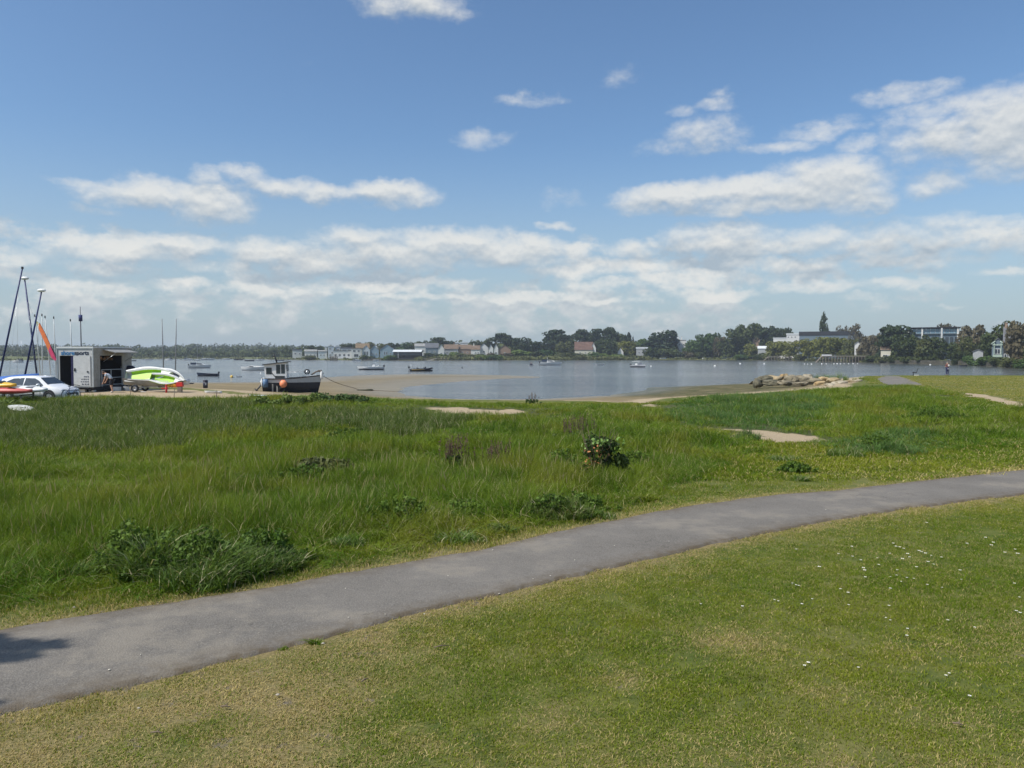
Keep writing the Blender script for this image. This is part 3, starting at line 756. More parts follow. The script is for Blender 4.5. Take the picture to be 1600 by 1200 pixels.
def place(proto, used, loc, rz, sc, label, group=None):
    """first call moves the prototype itself, later ones copy it"""
    k = proto.name
    if k not in used:
        tree_of(proto); used[k] = True; proto.location = loc; proto.rotation_euler = (0, 0, rz)
        proto.scale = sc if isinstance(sc, (tuple, list)) else (sc, sc, sc); proto['label'] = label
        if group: proto['group'] = group
        return proto
    return dup(proto, loc, rz, sc, label, group)
USED = {}
# palette (linear)
WHITE = (0.72, 0.72, 0.70); CREAM = (0.62, 0.58, 0.47); GREY = (0.30, 0.31, 0.32); DARK = (0.022, 0.024, 0.028); NAVY = (0.018, 0.028, 0.055)
m_white = lambda: mat('white_gelcoat', WHITE, 0.3, 0.5, var=.06, dirt=0.15)
m_grey = lambda: mat('grey_paint', GREY, 0.5, var=.12, dirt=0.2)
m_dark = lambda: mat('dark_rubber', DARK, 0.6, 0.3)
m_glass = lambda: mat('dark_glass', (0.03, 0.04, 0.05), 0.08, 0.8, var=.2)
m_alu = lambda: mat('aluminium', (0.55, 0.56, 0.57), 0.35, 0.5, 0.7)
m_navy = lambda: mat('navy_paint', NAVY, 0.4, 0.4, var=.2, dirt=.12)

# ------------------------------------------------------------------ far shore: vegetation
def leaf_mat(name, a, b_, scale=0.35):
    m, b = new_mat(name); g = pos(b)
    oi = b.node('ShaderNodeObjectInfo')
    n1 = b.noise(g, scale, 4, 0.6); n2 = b.noise(g, scale * 5, 3, 0.6)
    f = b.math('ADD', b.math('ADD', b.math('MULTIPLY', n1, .45), b.math('MULTIPLY', n2, .35)), b.math('MULTIPLY', oi.outputs['Random'], .20))
    c = b.mix(b.ramp(f, 0.30, 0.70), a, b_)
    p = bsdf(b, c, 0.6, 0.2); tr = b.node('ShaderNodeBsdfTranslucent'); b.l.new(c, tr.inputs[0])
    mx = b.node('ShaderNodeMixShader'); mx.inputs[0].default_value = 0.22
    b.l.new(p.outputs[0], mx.inputs[1]); b.l.new(tr.outputs[0], mx.inputs[2]); finish(b, mx.outputs[0]); return m
LM = {'pine': leaf_mat('pine_foliage', (0.022, 0.040, 0.016), (0.050, 0.072, 0.026)),
      'dark': leaf_mat('dark_foliage', (0.030, 0.050, 0.014), (0.080, 0.100, 0.028)),
      'green': leaf_mat('green_foliage', (0.045, 0.085, 0.020), (0.095, 0.150, 0.040)),
      'olive': leaf_mat('olive_foliage', (0.075, 0.090, 0.025), (0.130, 0.140, 0.045)),
      'willow': leaf_mat('willow_foliage', (0.110, 0.125, 0.020), (0.190, 0.195, 0.040)),
      'brown': leaf_mat('budding_foliage', (0.085, 0.075, 0.040), (0.140, 0.120, 0.065)),
      'lime': leaf_mat('lime_foliage', (0.110, 0.160, 0.030), (0.170, 0.220, 0.050))}
def leaf_cloud(lobes, n, size, seed, shell=0.62, flat=0.35):
    """n leaf-clump quads spread through the volume of ellipsoid lobes (cx,cy,cz,rx,ry,rz)"""
    r = np.random.RandomState(seed); L = np.array(lobes, float)
    w = (L[:, 3] * L[:, 4] + L[:, 3] * L[:, 5]) ; w = w / w.sum()
    k = r.choice(len(L), n, p=w)
    d = r.normal(size=(n, 3)); d /= np.linalg.norm(d, axis=1)[:, None]
    rad = shell + (1 - shell) * r.rand(n) ** 0.5 + 0.10 * (r.rand(n) ** 3)
    c = L[k, :3] + d * L[k, 3:] * rad[:, None]
    nrm = d + 0.8 * r.normal(size=(n, 3)); nrm /= np.linalg.norm(nrm, axis=1)[:, None]
    up = np.tile([0., 0, 1], (n, 1)) + r.normal(size=(n, 3)) * .5
    a = np.cross(nrm, up); a /= np.linalg.norm(a, axis=1)[:, None] + 1e-9; b_ = np.cross(nrm, a)
    s = size * (0.6 + 0.9 * r.rand(n))[:, None]
    V = np.stack([c - a * s - b_ * s * .7, c + a * s * .8 - b_ * s, c + a * s + b_ * s * .6, c - a * s * .6 + b_ * s], 1)
    return V.reshape(-1, 3)
def cloud_mesh(name, V, m):
    n = len(V) // 4; me = mesh_np(name, V, np.arange(n * 4).reshape(n, 4)); me.materials.append(m); return me
def crown_lobes(kind, seed):
    r = random.Random(seed); L = []
    if kind == 'round':
        for i in range(26):
            q = r.random() * 6.283; t = r.random(); z = .22 + .62 * t
            rad = .36 * math.sqrt(max(0, 1 - ((z - .50) / .52) ** 2)) * math.sqrt(r.random()) * 1.05
            s = .11 + .07 * r.random(); L.append((rad * math.cos(q), rad * math.sin(q), z, s, s, s * .85))
        L.append((0, 0, .5, .30, .30, .30))
    elif kind == 'pine':
        for i in range(24):
            q = r.random() * 6.283; z = .45 + .42 * r.random(); rad = (.40 if z < .75 else .24) * math.sqrt(r.random())
            s = .11 + .06 * r.random(); L.append((rad * math.cos(q), rad * math.sin(q), z, s * 1.3, s * 1.3, s * .55))
        for i in range(5):
            q = r.random() * 6.283; L.append((.30 * math.cos(q), .30 * math.sin(q), .25 + .15 * r.random(), .14, .14, .07))
    elif kind == 'cone':
        for i in range(34):
            t = i / 33; z = .08 + .86 * t; w = .40 * (1 - t) ** .7 * (.6 + .4 * r.random()); q = r.random() * 6.283
            s = .16 * (1 - t) ** .6 + .045; L.append((w * .7 * math.cos(q), w * .7 * math.sin(q), z, s, s, s * .9))
    elif kind == 'bush':
        for i in range(16):
            q = r.random() * 6.283; rad = .34 * math.sqrt(r.random()); z = .12 + .55 * r.random() * (1 - rad)
            s = .14 + .08 * r.random(); L.append((rad * math.cos(q), rad * math.sin(q), z, s, s, s * 1.1))
        L.append((0, 0, .3, .34, .34, .32))
    elif kind == 'open':
        for i in range(30):
            q = r.random() * 6.283; z = .35 + .55 * r.random(); rad = .42 * math.sqrt(max(0, 1 - ((z - .58) / .45) ** 2)) * math.sqrt(r.random())
            s = .07 + .05 * r.random(); L.append((rad * math.cos(q), rad * math.sin(q), z, s, s, s))
    return L
m_bark = mat('bark', (0.09, 0.07, 0.05), 0.9, 0.1, var=.3, scale=2)
def trunk_mb(kind, seed):
    r = random.Random(seed); b = MB()
    if kind in ('bush',):
        for i in range(4):
            q = i * 1.6; b.tube([(0, 0, -.03), (.07 * math.cos(q), .07 * math.sin(q), .15), (.2 * math.cos(q), .2 * math.sin(q), .42)], [.03, .022, .008], 5)
        return b
    top = .9 if kind == 'cone' else .72
    b.tube([(0, 0, -.04), (.012, 0, .15), (-.015, .01, .4), (.02, 0, top)], [.045, .033, .026, .008], 7)
    for i in range(6):
        q = i * 1.1 + r.random(); z = .25 + .07 * i
        if kind != 'cone': b.tube([(0, 0, z), (.14 * math.cos(q), .14 * math.sin(q), z + .10), (.30 * math.cos(q), .30 * math.sin(q), z + .2)], [.018, .012, .004], 5)
    return b
PROTO = {}
def tree_proto(shape, leaf):
    """two or three individuals of each kind: unit width and unit height"""
    key = (shape, leaf)
    if key in PROTO: return PROTO[key]
    out = []
    nq = {'round': 2400, 'pine': 2000, 'cone': 2000, 'bush': 1500, 'open': 1100}[shape]
    sz = {'round': .026, 'pine': .026, 'cone': .024, 'bush': .032, 'open': .022}[shape]
    nm = {'round': 'broadleaf_tree', 'pine': 'pine_tree', 'cone': 'conifer_tree', 'bush': 'bush', 'open': 'budding_tree'}[shape]
    for v in range(3 if shape in ('round', 'pine') else 2):
        sd_ = hash((shape, v)) if False else (sum(map(ord, shape + leaf)) * 7 + v * 31)
        root = thing(nm, (0, 0, 0), '', 'bush' if shape == 'bush' else 'tree')
        link('crown', cloud_mesh('crown', leaf_cloud(crown_lobes(shape, sd_), nq, sz, sd_), LM[leaf]), None, root)
        trunk_mb(shape, sd_).build('stems' if shape == 'bush' else 'trunk', m_bark, root, fix=False)
        out.append(root)
    PROTO[key] = [out, 0]; return PROTO[key]
FS = FARL[:17]                                     # shoreline points only
def shoreY(px):
    u = (px - CX) / F
    a = np.linspace(150, 1500, 2700); s = inside(a * u, a, FARL); k = np.argmax(s); return float(a[k])
def tree_at(px, top, w, base, setback, shape, leaf, label, group):
    Y = shoreY(px) + setback; p = at(px, base, Y); g_ = gz(p.x, Y); t = at(px, top, Y)
    slot = tree_proto(shape, leaf); pr = slot[0][slot[1] % len(slot[0])]; slot[1] += 1
    W_ = w * Y / F * 1.28; H = t.z - g_
    return place(pr, USED, (p.x, Y, g_), (slot[1] * 2.39) % 6.28, (W_, W_, H * 1.05), label, group)

GT = 'trees along the far shore'; GB = 'bushes along the far shore'
T = [ # px, top, width, base, setback, shape, leaf, label
 (426,545.5,14,557,60,'pine','dark','lone flat topped pine standing apart left of the white villas'),
 (487,539,24,556,60,'round','dark','rounded dark tree rising behind the low white villas'),
 (498,541,12,556,62,'pine','dark','small spiky tree beside the narrow white tower'),
 (541,535.5,24,552,110,'round','dark','dark tree at the left end of the clump above the balcony houses'),
 (558,533.5,26,552,115,'round','dark','tallest dark tree of the clump above the balcony houses'),
 (575,534.5,24,552,118,'round','olive','olive tree of the clump above the thatched brown roof'),
 (601,536.5,22,552,110,'round','olive','olive tree peeping over the blue gabled house'),
 (616,535,20,552,112,'round','dark','dark tree above the right end of the blue gabled house'),
 (633,534.5,22,553,100,'round','green','pale leafy tree right behind the long boathouse roof'),
 (647,532,22,552,105,'round','dark','dark tree behind the white house beside the boathouse'),
 (662,530.5,26,551,105,'round','dark','broad dark tree over the roof of the slate blue house'),
 (684,526.5,30,550,100,'pine','pine','wide layered pine above the white gable of the slate blue house'),
 (702,531,18,550,100,'pine','pine','smaller pine on the right shoulder of the wide layered pine'),
 (744,533,16,549,120,'round','dark','low dark tree behind the long brown roofs'),
 (762,526,17,549,95,'round','dark','dark round tree left of the tallest tree over the twin white gables'),
 (785,519,32,549,90,'pine','pine','tall broad pine standing over the twin white gables'),
 (799,534,16,550,85,'round','dark','low dark tree at the foot of the tall broad pine'),
 (814,526,28,552,70,'round','pine','dark domed tree alone between the twin gables and the red roof'),
 (838,533,24,553,75,'round','dark','lower dark tree left of the high pine group'),
 (865,514,38,553,80,'pine','pine','large rounded pine leading the high pine group'),
 (885,522,24,553,85,'pine','pine','shorter pine in the dip of the high pine group'),
 (908,513,28,553,88,'pine','pine','pine directly above the red tiled roof'),
 (930,512.5,26,553,90,'pine','pine','pine with sky holes in its crown above the red tiled roof'),
 (950,508.5,26,553,90,'pine','pine','highest pine of the group over the red tiled roof'),
 (970,520,24,553,85,'pine','dark','sloping pine at the right end of the high pine group'),
 (981,518.5,11,545,95,'round','pine','small lollipop shaped pine against the sky'),
 (989,526,8,545,95,'cone','pine','tiny pointed conifer beside the lollipop shaped pine'),
 (882,533,24,557,45,'round','olive','olive tree left of the red tiled roof'),
 (858,542,34,558,35,'bush','green','mid green bushes below the large rounded pine'),
 (946,527,36,558,40,'round','dark','big dark tree hiding the right side of the red roofed house'),
 (978,533,30,558,42,'round','willow','yellow green tree right of the red roofed house'),
 (1006,528,20,556,50,'round','green','bright green tree at the left foot of the great domed tree'),
 (1034,515.5,50,555,55,'round','pine','great dark domed tree left of the white chimneyed house'),
 (1053,520,14,548,60,'pine','pine','ragged treetop touching the white chimneyed house'),
 (1081,531,26,560,35,'round','green','grey green tree right of the white chimneyed house'),
 (1094,522,22,560,40,'round','green','fresh green tree right of the white chimneyed house'),
 (1113,519,28,560,36,'round','green','fresh green tree against the left edge of the dark wood'),
 (1124,526,20,561,25,'round','brown','russet tinged tree at the front left of the dark wood'),
 (1146,511,44,561,28,'round','dark','massive dark tree reaching down to the water'),
 (1168,504,40,556,45,'round','dark','highest crown of the dark wood'),
 (1192,508,38,552,55,'round','pine','dark tree behind the small brick house'),
 (1210,511,28,548,60,'pine','pine','dark flat tree left of the white modernist house'),
 (1226,512,20,545,75,'pine','dark','thin topped tree directly above the white modernist house'),
 (1174,536,24,559,18,'round','willow','small yellow green willow under the brick house'),
 (1212,533,28,560,16,'round','willow','yellow green willow in front of the white modernist house'),
 (1234,533,28,560,16,'round','willow','yellow green willow under the three small square windows'),
 (1264,528,34,561,14,'round','willow','wide yellow willow at the left end of the dark roof'),
 (1286,526.5,34,561,18,'round','willow','wide yellow willow under the middle of the dark roof'),
 (1308,527,34,561,14,'round','willow','wide yellow willow behind the white landing of the long jetty'),
 (1328,530,24,561,15,'round','olive','olive willow at the right end of the dark roof'),
 (1287,489,25,530,80,'cone','pine','tall pointed conifer above the long dark roof'),
 (1318,507,24,530,85,'open','brown','thin crowned brown tree left of its twin above the dark roof'),
 (1336,506,22,530,85,'open','brown','thin crowned brown tree at the right end of the dark roof'),
 (1352,524,24,556,20,'round','brown','brownish tree left of the great cedar'),
 (1372,521,26,556,24,'round','brown','brownish tree touching the great cedar'),
 (1399,504.5,46,557,22,'pine','pine','great dark cedar left of the glass building'),
 (1385,522,28,557,18,'round','pine','dark tree filling the left foot of the great cedar'),
 (1416,520,40,557,18,'round','dark','dark tree filling the right foot of the great cedar'),
 (1450,521,38,557,16,'round','dark','dull green tree before the left half of the glass building'),
 (1441,530,22,558,12,'round','olive','olive tree at the foot of the dull green tree'),
 (1490,533,38,556,18,'round','dark','dark low tree right of the tall white pole'),
 (1480,505,30,530,90,'round','brown','brown treetop showing over the glass building'),
 (1518,507,38,554,30,'round','brown','large purplish brown tree right of the glass building'),
 (1511,526,26,555,18,'round','olive','yellowish tree in front of the purplish brown tree'),
 (1543,520,24,555,30,'round','dark','dark tree left of the pale timbered gable'),
 (1573,497.5,50,552,45,'round','dark','tall tree rising behind the dark roofed house'),
 (1594,503,38,554,18,'round','brown','brown leafed tree in front of the dark roofed house'),
 (1636,496,50,556,30,'round','dark','tall dark tree at the right edge of the far shore'),
]
for t in T: tree_at(*t[:4], t[4], t[5], t[6], t[7], 'far shore bushes' if t[5] == 'bush' else GT)
B = [(711,546,20,558,25,'lime','light green round bush left of the saltings'),
 (727,549,24,559,18,'olive','low dull bush beside the light green round bush'),
 (748,549,22,559,25,'olive','low dull bush below the dark roofed houses'),
 (768,549,20,559,25,'brown','brown bush below the twin white gables'),
 (790,549,26,559,25,'brown','brown hedge-like bush right of the twin white gables'),
 (815,543,30,560,30,'lime','lime green bush under the dark domed tree'),
 (837,545,26,560,25,'dark','dark bush right of the lime green bush'),
 (880,547,24,560,20,'olive','dull bush below the olive tree'),
 (902,549,22,559,20,'dark','dark bush at the left corner of the red roofed house'),
 (922,548,28,560,20,'green','green bush in front of the red roofed house'),
 (944,549,22,560,16,'lime','lime bush under the big dark tree'),
 (968,551,24,561,14,'lime','lime bush on the lawn right of the big dark tree'),
 (990,552,26,561,12,'olive','scrubby bush left of the dark hedge'),
 (1018,540,26,559,24,'dark','left clump of the tall dark hedge'),
 (1036,540,28,559,24,'dark','middle clump of the tall dark hedge'),
 (1054,541,26,559,24,'dark','right clump of the tall dark hedge'),
 (1072,546,22,560,22,'brown','brown bush beside the tall dark hedge'),
 (1090,547,22,561,20,'dark','dark bush above the row of beached dinghies'),
 (1190,549,24,560,12,'dark','dark bush under the pale roofed bungalow'),
 (1345,548,22,560,12,'olive','olive bush behind the long jetty'),
 (1466,549,20,558,14,'dark','dark bush at the foot of the tall white pole'),
 (1545,551,26,560,14,'dark','dark bush left of the pale timbered gable'),
 (1592,551,30,560,12,'brown','brown bush above the pale sandy beach'),
 (625,551,18,559,16,'brown','brown bush at the right end of the boathouse'),
 (672,549,24,559,24,'dark','dark bush below the slate blue house'),
 (690,550,16,559,24,'green','green bush at the foot of the white gable')]
B += [(906,551,20,561,6,'olive','olive scrub at the foot of the red roofed house'),(752,552,22,561,6,'lime','light scrub under the steep dark roofed cottage'),(774,552,24,561,6,'green','green scrub under the twin white gables'),
 (484,553,18,560,4,'olive','olive scrub between the low white villas'),(572,553,20,561,5,'dark','dark scrub below the pale blue gable'),(608,552,22,561,5,'green','green scrub below the wide blue gabled house'),(1362,552,24,561,6,'dark','dark bush at the left of the cream bungalow'),(1399,553,24,562,6,'dark','dark bush at the right of the cream bungalow'),(1384,551.5,26,563,4,'olive','low scrub in front of the cream bungalow'),
 (1520,551,24,566,3,'green','green scrub left of the summerhouse'),(1538,551,28,567,3,'green','green scrub right of the summerhouse'),(1560,554,28,569,3,'dark','dark scrub below the pale timbered gable'),
 (1580,553,30,570,3,'olive','olive scrub below the large dark roofed house'),(1604,556,30,573,3,'green','green scrub above the pale sandy beach at the picture edge'),(1424,554,26,563,6,'dark','dark scrub left of the glass building'),
 (1444,554,26,563,6,'dark','dark scrub below the dull green tree'),(1332,552,18,561,5,'willow','yellow green scrub left of the narrow white house'),(1250,548,20,562,6,'olive','olive scrub between the two jetties'),
 (1198,551,16,561,5,'olive','olive scrub below the pale roofed bungalow'),(1160,551,22,561,6,'green','green scrub at the right foot of the massive dark tree'),(1340,553,16,562,4,'olive','low scrub in front of the narrow white house')]
for (px, top, w, base, sb, leaf, lab) in B: tree_at(px, top, w, base, sb, 'bush', leaf, lab, GB)

def woodland():
    """the far wooded ground, one mass of crowns"""
    r = np.random.RandomState(3); L = []
    def row(px0, px1, Y0, Y1, hlo, hhi, step):
        px = px0
        while px < px1:
            Y = max(Y0 + (Y1 - Y0) * r.rand(), shoreY(px) + 25 if px > -400 else 0); x = (px - CX) / F * Y; g_ = gz(x, Y)
            h = (hlo + (hhi - hlo) * fbm(np.array([px / 60.]), np.array([Y / 200.]), 91)[0]) * (0.8 + .4 * r.rand()); w = 3.0 + 3.5 * r.rand()
            L.append((x, Y, g_ + h * .40, w, w, h * .46)); L.append((x + w * .5, Y + 2, g_ + h * .66, w * .75, w * .75, h * .36))
            px += step * (0.6 + .8 * r.rand())
    row(-500, 450, 700, 760, 3, 8, 6.5); row(-500, 450, 820, 900, 5, 10, 6); row(-500, 470, 1000, 1150, 7, 14, 5.5); row(-500, 700, 1350, 1500, 9, 18, 5)
    row(440, 720, 640, 700, 6, 12, 6); row(700, 1020, 620, 700, 8, 15, 7); row(1000, 1600, 600, 720, 7, 13, 8)
    for a_, b_, h0_, h1_ in ((735, 1010, 8, 13), (1000, 1210, 9, 14), (1330, 1660, 8, 13)):
        for px in np.arange(a_, b_, 3.2):
            Y = shoreY(px) + 72 + 60 * r.rand(); x = (px - CX) / F * Y; g_ = gz(x, Y); h = (h0_ + (h1_ - h0_) * r.rand()) * Y / 600; w = 2.6 + 2.5 * r.rand()
            L.append((x, Y, g_ + h * .35, w, w, h * .45)); L.append((x + w * .5, Y + 2, g_ + h * .64, w * .8, w * .8, h * .34))
    row(1380, 1750, 400, 470, 6, 10, 9)
    V = leaf_cloud(L, 72000, 1.05, 5, .7)
    link('woodland', cloud_mesh('woodland', V, LM['dark']), kind='stuff')
woodland()
def reedbed():
    r = np.random.RandomState(4); L = []
    px = 650
    while px < 1010:
        for k in range(3):
            Y = shoreY(px) + 3 + 22 * r.rand(); x = (px - CX) / F * Y; h = 1.3 + 1.3 * r.rand(); g_ = gz(x, Y)
            L.append((x, Y, g_ + h * .45, 2.6, 2.6, h * .55))
        px += 2.6
    for px in np.arange(-300, 1640, 3.1):
        if 640 < px < 1005: continue
        Y = shoreY(px) + 5 + 10 * r.rand(); x = (px - CX) / F * Y
        if r.rand() < .55: h = .6 + 1.5 * r.rand(); L.append((x, Y, gz(x, Y) + h * .4, 2.0, 2.0, h * .5))
    link('reeds', cloud_mesh('reeds', leaf_cloud(L, 30000, .42, 8, .5), leaf_mat('saltings', (0.105, 0.120, 0.035), (0.19, 0.19, 0.075), .08)), kind='stuff')
reedbed()

# ------------------------------------------------------------------ far shore: buildings
def wallm(k):
    return {'white': lambda: mat('white_render', (0.60, 0.595, 0.57), 0.7, .2, var=.05), 'cream': lambda: mat('cream_render', (0.55, 0.52, 0.42), .8, .2, var=.08),
            'pale': lambda: mat('pale_boarding', (0.50, 0.54, 0.56), .7, .2, var=.08), 'blue': lambda: mat('blue_grey_boarding', (0.23, 0.31, 0.37), .7, .2),
            'slate': lambda: mat('slate_cladding', (0.13, 0.17, 0.20), .6, .3), 'brick': lambda: mat('brick_wall', (0.27, 0.19, 0.14), .9, .1), 'dark': lambda: mat('dark_boarding', (0.035, 0.035, 0.035), .7, .2),
            'grey': lambda: mat('grey_render', (0.34, 0.35, 0.35), .8, .2)}[k]()
def roofm(k):
    return {'brown': lambda: mat('brown_tiles', (0.17, 0.125, 0.09), .9, .1, var=.2, scale=.6), 'red': lambda: mat('red_tiles', (0.15, 0.095, 0.075), .85, .1, var=.2, scale=.6),
            'slate': lambda: mat('slate_roof', (0.11, 0.115, 0.125), .6, .3, var=.15, scale=.6), 'light': lambda: mat('pale_sheet_roof', (0.60, 0.62, 0.62), .5, .3),
            'dark': lambda: mat('dark_felt_roof', (0.035, 0.037, 0.042), .7, .2), 'grey': lambda: mat('grey_roof', (0.26, 0.26, 0.25), .8, .2, scale=.6), 'thatch': lambda: mat('thatch', (0.20, 0.15, 0.095), 1, .05, var=.2, scale=.8)}[k]()
def window(b_, root, x, z, w, h, y=0.0, frame='white', glass=None):
    f = MB(); t = min(.12, w * .12)
    f.box((x, y - .05, z + h / 2 - t / 2), (w, .10, t)).box((x, y - .05, z - h / 2 + t / 2), (w, .10, t)).box((x - w / 2 + t / 2, y - .05, z), (t, .10, h - 2 * t)).box((x + w / 2 - t / 2, y - .05, z), (t, .10, h - 2 * t))
    if w > 1.3: f.box((x, y - .05, z), (t * .7, .10, h - 2 * t))
    fr = f.build('window', mat('window_frame_' + frame, WHITE if frame == 'white' else DARK, .5), root, fix=False)
    MB().box((x, y - .02, z), (w - 2 * t, .06, h - 2 * t)).build('pane', glass or m_glass(), fr, fix=False)
def house(px0, px1, eave, ridge, base, setback, wall, roof, label, kind='side', depth=8, wins=((.25, .45), (.7, .45)), chim=(), flat=False, cat='house', name='house', ws=1.1, door=None, gable_face=None, group='houses on the far shore', rz=0.0, floors=1, ext=()):
    """a building facing the water: front wall from px0 to px1"""
    pm = (px0 + px1) / 2; Y = shoreY(pm) + setback
    a, c = at(px0, base, Y), at(px1, base, Y); w = c.x - a.x; g_ = gz((a.x + c.x) / 2, Y)
    he = at(pm, eave, Y).z - g_; hr = at(pm, ridge, Y).z - g_
    th = -math.atan2((a.x + c.x) / 2, Y); w *= math.cos(th); depth = min(depth, 7)
    root = thing(name, ((a.x + c.x) / 2, Y, g_), label, cat, group, rz + th)
    wl = MB()
    if flat:
        wl.box((0, depth / 2, he / 2 - .5), (w, depth, he + 1)).build('wall', wallm(wall), root, fix=False)
        MB().box((0, depth / 2, (he + hr) / 2), (w + .5, depth + .5, max(hr - he, .25))).build('roof', roofm(roof), root, fix=False)
    elif kind == 'side':                       # ridge parallel to the shore
        wl.prism([(0, -1), (depth, -1), (depth, he), (depth / 2, hr - .15), (0, he)], 'x', -w / 2, w / 2).build('wall', wallm(wall), root)
        o = .35; rise = (hr - he); k = rise / (depth / 2)
        r_ = MB().prism([(-o, he - o * k), (depth / 2, hr), (depth + o, he - o * k), (depth + o, he - o * k + .22), (depth / 2, hr + .25), (-o, he - o * k + .22)], 'x', -w / 2 - .3, w / 2 + .3).build('roof', roofm(roof), root)
    else:                                      # gable towards the water
        wl.prism([(-w / 2, -1), (w / 2, -1), (w / 2, he), (0, hr - .15), (-w / 2, he)], 'y', 0, depth).build('wall', wallm(wall), root)
        o = .35; k = (hr - he) / (w / 2)
        r_ = MB().prism([(-w / 2 - o, he - o * k), (0, hr), (w / 2 + o, he - o * k), (w / 2 + o, he - o * k + .22), (0, hr + .25), (-w / 2 - o, he - o * k + .22)], 'y', -.3, depth + .3).build('roof', roofm(roof), root)
    for q in wins:
        fx, fz = q[0], q[1]; ww, wh = (q[2], q[3]) if len(q) > 2 else (ws * 1.2, ws)
        window(None, root, -w / 2 + fx * w, fz * he, ww, wh)
    for cx_ in chim:
        MB().box((-w / 2 + cx_ * w, depth * .5, hr + .5), (.8, .8, 2.0)).box((-w / 2 + cx_ * w, depth * .5, hr + 1.6), (1.0, 1.0, .2)).build('chimney', wallm('brick' if wall != 'white' else 'white'), root)
    if door is not None: MB().box((-w / 2 + door * w, -.04, 1.0), (1.0, .08, 2.1)).build('door', mat('door_paint', (0.05, 0.07, 0.09), .5), root)
    for (x0, x1, z0, z1, y0, y1, mm) in ext:   # porch, balcony, upper block ...
        MB().box((-w / 2 + (x0 + x1) / 2 * w, (y0 + y1) / 2, (z0 + z1) / 2 * he), ((x1 - x0) * w, y1 - y0, (z1 - z0) * he)).build('balcony', wallm(mm), root, fix=False)
    return root
house(457,472,547.5,545.5,557,40,'white','slate','low white villa with a flat dark roof, first of the row',flat=True,wins=((.3,.6),(.75,.6)))
house(476,495,549,546.5,557,38,'white','grey','low white villa under the rounded dark tree',wins=((.2,.5),(.5,.5),(.8,.5)))
house(497,511,549,547.5,557,42,'pale','grey','pale boarded villa left of the pale blue slim tower',wins=((.3,.5),(.7,.5)))
house(507.5,511,541.5,541,557,46,'white','light','narrow white chimney-like tower',flat=True,wins=(),depth=2,cat='tower',name='tower')
house(512.5,522,541,540,557,44,'pale','light','pale blue grey block beside the narrow white tower',flat=True,wins=((.35,.8),(.7,.5),(.35,.3)),depth=5)
house(521,549,548,547.4,558,36,'white','slate','white balcony house stepping down to the beach',flat=True,wins=((.12,.45,1.6,1.8),(.35,.45,1.6,1.8),(.6,.45,1.6,1.8),(.85,.45,1.6,1.8)),ext=((0,1,.02,.12,-2,-.2,'white'),))
house(524,532,542,541,552,52,'pale','light','small upper cube of pale boards above the balcony house',flat=True,wins=((.5,.7,2,2),))
house(533,550,544.5,542.8,552,50,'white','slate','upper white terrace block with a long dark window',flat=True,wins=((.3,.8,3,1.2),(.75,.8,2.4,1.2)))
house(549,564,544.5,543.5,558,38,'white','brown','square white house with open balconies below a thatched roof',flat=True,wins=((.3,.75,2,1.5),(.75,.75,1.6,1.5),(.5,.3,3.2,2.2)))
house(556,577,543.5,536.8,556,64,'cream','thatch','house under a broad brown thatched roof',wins=((.3,.7),(.7,.7)))
house(566,578,546,539.5,558,44,'pale','grey','pale blue gable with tall white windows, left of its pair',kind='front',wins=((.35,.55,1.2,3),(.65,.55,1.2,3)))
house(578,592,547,539.8,558,48,'blue','grey','blue grey gable right of the pale blue gable',kind='front',wins=((.3,.5),(.7,.5)))
house(594,617,546,537.8,557,50,'blue','brown','wide blue gabled house with a sweeping brown roof',kind='front',wins=((.3,.55,1,2.4),(.45,.55,1,2.4),(.7,.5)))
def boathouse():
    Y = shoreY(636) + 8; a = at(614.5, 559, Y); c = at(657.5, 559, Y); w = c.x - a.x; g_ = gz((a.x + c.x) / 2, Y)
    root = thing('boathouse', ((a.x + c.x) / 2, Y, g_), 'long dark open fronted boathouse with a pale sheet roof', 'boathouse')
    h1, h2 = at(636, 550, Y).z - g_, at(636, 546.8, Y).z - g_; d = 9
    MB().box((0, d - .1, h1 / 2), (w, .2, h1)).box((-w / 2 + .1, d / 2, h1 / 2), (.2, d - .4, h1)).box((w / 2 - .1, d / 2, h1 / 2), (.2, d - .4, h1)).build('wall', wallm('dark'), root, fix=False)
    MB().prism([(-.5, h1), (d / 2, h2), (d + .5, h1), (d + .5, h1 + .2), (d / 2, h2 + .2), (-.5, h1 + .2)], 'x', -w / 2 - .5, w / 2 + .5).build('roof', roofm('light'), root)
    for i in range(7): MB().box((-w / 2 + .3 + i * (w - .6) / 6, .1, h1 / 2), (.25, .25, h1)).build('post', wallm('white' if i == 1 else 'dark'), root, fix=False)
    MB().box((0, -.1, .8), (w - 1, .12, 1.2)).build('boarding', wallm('dark'), root, fix=False)
    MB().box((0, .15, h1 * .72), (w - 1, .08, h1 * .22)).build('window_band', m_glass(), root, fix=False)
boathouse()
house(648,665,541,537,552,70,'white','grey','white house with a grey roof behind the boathouse',wins=((.2,.6),(.5,.6),(.8,.6)))
house(665,685,543,536.5,555,56,'slate','slate','slate blue house between the boathouse and the white gable',wins=((.3,.6),(.7,.6)))
house(684.5,694,545,537.8,555,48,'white','slate','tall white gable end joined to the slate blue house',kind='front',wins=((.5,.5,1,1.2),))
house(694,716,545,538.5,554,62,'grey','brown','long brown roofed house right of the white gable',wins=((.2,.6),(.5,.6),(.8,.6)),chim=(.7,))
house(708,716,536,534.6,548,130,'white','light','small pale roof peeping over the brown roofs',flat=True,wins=((.5,.8),))
house(719,731,536,534,548,130,'white','light','long pale roof peeping over the brown roofs',flat=True,wins=((.3,.8),(.7,.8)))
house(717,736,545,539,554,64,'brick','brown','dull brown house behind the light green round bush',wins=((.3,.6),(.7,.6)))
